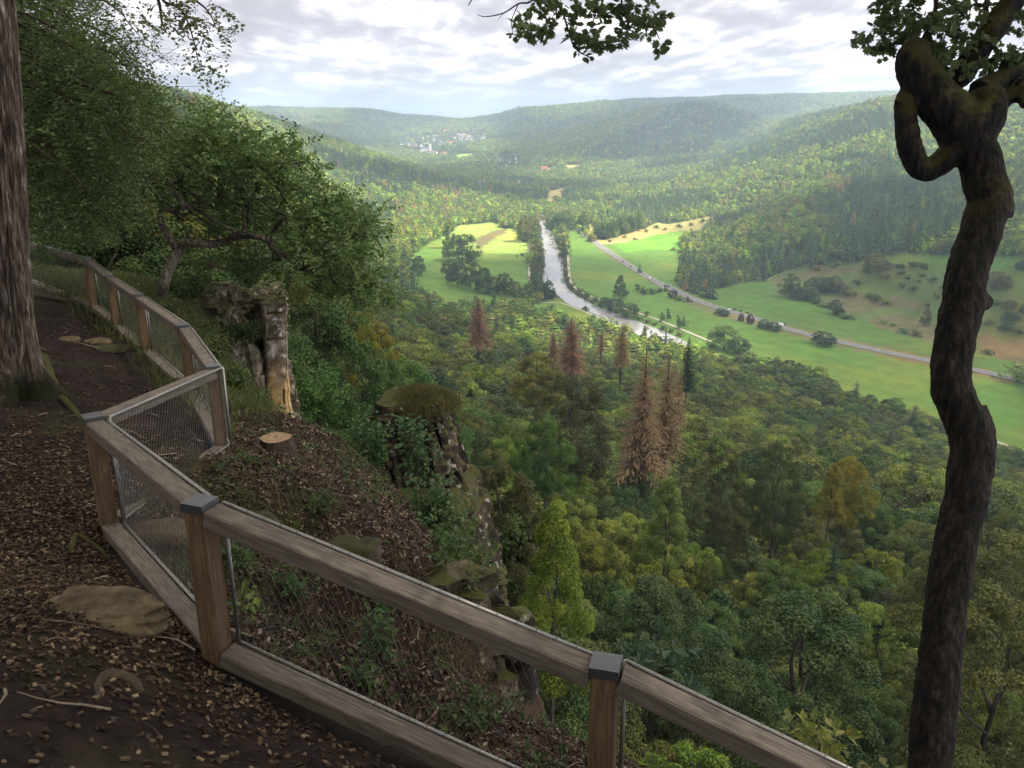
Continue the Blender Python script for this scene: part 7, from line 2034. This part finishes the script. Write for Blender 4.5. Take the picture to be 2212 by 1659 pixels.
for (lab, x, y, dep, h, w, lf, ns, per, col, sd) in [
 ('upright leafy shoots in front of the grassy rock', 895, 1010, 13.2, 1.25, .36, .095, 16, 12, (.060,.118,.046), 1),
 ('tangle of green shoots at the foot of the grassy rock', 935, 1130, 12.2, .95, .5, .08, 28, 12, (.056,.112,.036), 2),
 ('shoots hanging over the bank below the grassy rock', 975, 1215, 11.2, .95, .55, .08, 32, 11, (.060,.112,.032), 3),
 ('green scrub at the top of the bank left of the grassy rock', 805, 990, 13.6, .9, .42, .085, 22, 12, (.052,.110,.036), 4),
 ('fresh green bush at the corner of the bank above the stump', 770, 905, 14.5, .8, .8, .08, 46, 12, (.058,.125,.034), 5),
 ('vivid green bush below the tall pale pillar', 690, 880, 26.0, 1.6, 1.3, .11, 60, 12, (.062,.150,.030), 6),
 ('bramble tangle on the bank left of the pinnacles', 1010, 1300, 9.8, .6, .55, .07, 30, 11, (.060,.105,.030), 7),
 ('leafy seedling behind the second rail post', 530, 1240, 5.8, .30, .16, .055, 8, 8, GR, 8),
 ('yellow-green seedling low behind the second rail post', 520, 1345, 5.2, .26, .10, .07, 4, 5, GY, 9),
 ('patch of herbs in the leaf litter beyond the front rail', 640, 1290, 6.2, .26, .22, .05, 12, 8, GR, 10),
 ('second patch of herbs in the hollow beyond the front rail', 815, 1420, 5.7, .34, .16, .055, 10, 8, GR, 11),
 ('thin sapling seen through the net of the front rail', 835, 1330, 6.0, .42, .14, .05, 7, 8, (.06,.12,.03), 12),
 ('herbs near the bottom rail right of the second post', 790, 1490, 5.2, .22, .2, .045, 10, 7, GR, 13),
 ('bramble shoots under the last post', 1010, 1560, 5.3, .2, .35, .045, 16, 8, (.055,.09,.03), 14),
 ('ivy-like herbs on the near bank left of the last post', 1180, 1530, 5.6, .16, .40, .045, 18, 8, (.05,.085,.028), 15),
 ('yellow-green leaves rising above the rail at the lower right', 1760, 1655, 5.6, .40, .28, .085, 12, 9, (.165,.19,.045), 16),
 ('light herbs under the rail at the lower right', 1620, 1659, 5.5, .22, .35, .06, 14, 8, GY, 17),
 ('dark glossy rhododendron-like shoots above the last post', 1370, 1455, 7.4, .26, .24, .105, 6, 6, (.040,.075,.040), 18),
 ('glossy shoot with long leaves right of the last post', 1440, 1450, 7.0, .24, .10, .12, 3, 5, (.045,.085,.045), 19),
 ('bare-rooted clump with glossy leaves beside the last post', 1480, 1505, 6.8, .14, .12, .10, 3, 5, (.040,.080,.042), 20),
 ('small plant growing at the foot of the farthest rail', 240, 660, 17.5, .5, .5, .07, 20, 8, GR, 21),
 ('yellow sprig over the edge of the pale pillar', 640, 660, 22.5, .55, .7, .10, 18, 9, (.20,.21,.05), 22),
 ('dark green bush on top of the rock wall', 540, 618, 23.0, .6, .6, .10, 34, 12, (.040,.085,.028), 23),
 ('green bush right of the oak trunk on the rocks', 400, 640, 21.0, .8, .8, .09, 44, 12, (.05,.09,.024), 24),
 ('low shrub on the green slope under the rock wall', 455, 770, 16.6, .35, .6, .07, 44, 11, (.062,.085,.022), 25),
 ('shrub on the slope edge below the rock wall', 500, 850, 15.2, .35, .5, .07, 46, 11, (.058,.095,.024), 26),
 ('ferny shrub just right of the steel frame corner', 545, 905, 13.6, .35, .35, .06, 26, 11, (.060,.105,.028), 27),
 ('scrub between rock wall and steel frame', 425, 720, 18.5, .35, .7, .06, 40, 11, (.055,.082,.022), 28),
 ('mixed weeds left of the scrub under the oak', 350, 690, 18.0, .4, .8, .06, 44, 10, (.060,.085,.024), 29),
 ('weeds behind the long left rail', 380, 760, 15.5, .4, .7, .055, 44, 10, (.07,.085,.030), 30),
 ('green tuft hanging on the face of the rock wall', 500, 745, 22.2, .5, .5, .08, 30, 10, (.05,.09,.025), 31),
 ('bush growing from the cleft left of the pale pillar', 545, 740, 22.4, .5, .45, .08, 26, 10, (.05,.082,.024), 32),
 ('bush on the bank beside the moss-covered ledge', 690, 1110, 9.2, .2, .3, .045, 14, 8, (.055,.085,.025), 33),
 ('small rosette at the very bottom left of the rail', 1170, 1656, 4.6, .1, .16, .05, 8, 6, (.035,.06,.022), 34)]:
    p = pt(x, y, dep); gz_ = float(nz_at(p[0], p[1]))
    if 18 > sd > 0 or sd in (33, 34): q = nhit(x, y) if sd not in (1, 2, 3, 4, 16, 6) else p; p = q
    elif dep > 14 and abs(gz_ - p[2]) < 1.5: p = np.array([p[0], p[1], gz_])
    shrub('shrub' if h > .45 else 'herb', lab, (p[0], p[1], p[2] - (h * .35 if sd in (1, 2, 3, 4, 6, 16) else 0)), h, w, lf, ns, per, col, 600 + sd, cat='shrub' if h > .45 else 'plant')

def grass(name, label, pts3, n_, h, color, seed, spread=1.0):
    g = np.random.default_rng(seed); pts3 = np.asarray(pts3); idx = g.integers(0, len(pts3), n_); P = pts3[idx] + g.normal(size=(n_, 3)) * np.array([spread, spread, .0])
    D = unit(g.normal(size=(n_, 3)) * .55 + np.array([0, 0, 1])); Nn = sph(n_, g); L = h * (.5 + .9 * g.random(n_)); V, T = leaf_geo(P, D, Nn, L, np.full(n_, .012 + h * .02))
    o = link(name, mesh(name, V, T, [M_leaf_near], tint=np.repeat(g.random(n_), 2)), color=color, kind='stuff'); return o
# grass on the rock tower and the slope beyond the rail
q1 = pt(890, 905, 17.0); gr = []
g = np.random.default_rng(91)
for k in range(500):
    a = g.random() * 6.28; r_ = math.sqrt(g.random()); gr.append([q1[0] + .1 + math.cos(a) * r_ * .75, q1[1] + .7 + math.sin(a) * r_ * .75, q1[2] + .22 - .25 * r_ ** 2])
grass('dry_grass', '', gr, 9000, .22, (.105, .100, .036), 92, .06)
q = scatter_in([(-3.6,9.6),(-8.4,17.2),(-9.5,23),(-7.2,20.6),(-5.9,17.4),(-4.5,14.8),(-3.7,12.5)], 1500, 93)
grass('meadow_grass', '', np.c_[q, nz_at(q[:, 0], q[:, 1])], 15000, .20, (.095, .110, .036), 94, .10)
q = poly_pts([(-5.2,13),(-9,22),(-12,26),(-14,24),(-9,17)], 600, 95)
grass('slope_grass', '', np.c_[q, nz_at(q[:, 0], q[:, 1])], 9000, .26, (.085, .100, .032), 96, .12)
# herb and moss tufts on the edge of the drop : leafy cover one could not count
pts_ = []
for i in range(len(EDGE) - 2):
    a, b = EDGE[i], EDGE[i + 1]; L = np.linalg.norm(b - a); nrm = np.array([(b - a)[1], -(b - a)[0]]) / L
    if nrm[1] < 0 and nrm[0] < 0: nrm = -nrm
    for k in range(int(L * 10)):
        f = g.random(); s_ = g.uniform(.1, 3.2); p = a + (b - a) * f
        nn_s = nrm if not inside(np.array([p[0] + nrm[0] * .3]), np.array([p[1] + nrm[1] * .3]), LANDP)[0] else -nrm
        p = p + nn_s * s_; pts_.append([p[0], p[1], float(nz_at(p[0], p[1]))])
pts_ = np.array(pts_)
V, T, ti, a_, b_ = sprays(pts_, np.full(len(pts_), .30), 6, 9, .07, 98, droop=.1, flat=.3)
link('cliff_undergrowth', mesh('cliff undergrowth', V, T, [M_leaf_near], tint=ti), color=(.050, .092, .028), kind='stuff')

q = scatter_in(OUTP, 520, 201, lambda x, y: np.clip((fbm(x * 1.3, y * 1.3, 3, 202) - .42) * 5, 0.03, 1))
P3 = np.c_[q, nz_at(q[:, 0], q[:, 1]) + .03]
V, T, ti, a_, b_ = sprays(P3, np.full(len(P3), .075), 3, 6, .034, 203, droop=-.2, flat=.3)
link('ground_herbs', mesh('ground herbs', V, T, [M_leaf_near], tint=ti), color=(.060, .100, .026), kind='stuff')
q = scatter_in(OUTP, 900, 211, lambda x, y: np.clip((fbm(x * .9, y * .9, 3, 212) - .5) * 7, 0, 1) + .004)
P3 = np.c_[q, nz_at(q[:, 0], q[:, 1]) + .004]
V, T, ti, a_, b_ = sprays(P3, np.full(len(P3), .09), 5, 7, .018, 213, droop=-.1, flat=.6)
link('moss', mesh('moss', V, T, [M_leaf_near], tint=ti), color=(.050, .062, .014), kind='stuff')

# ---- things that share a wording are told apart by their order in the picture
bpy.context.view_layer.update()
bylab = defaultdict(list)
for o in bpy.data.objects:
    if o.parent is None and 'category' in o: bylab[o['label']].append(o)
for lab_, os_ in bylab.items():
    if len(os_) > 1:
        os_.sort(key=lambda o: proj(np.array(o.location))[0])
        n_ = len(os_); wd = {2: ['left-hand', 'right-hand'], 3: ['left', 'middle', 'right']}.get(n_, ['leftmost', 'second-left', 'third-left', 'fourth-left', 'fifth-left', 'sixth-left', 'seventh-left', 'eighth-left', 'ninth-left'][:n_ - 1] + ['rightmost'])
        for w_, o in zip(wd, os_): o['label'] = w_ + ' ' + lab_
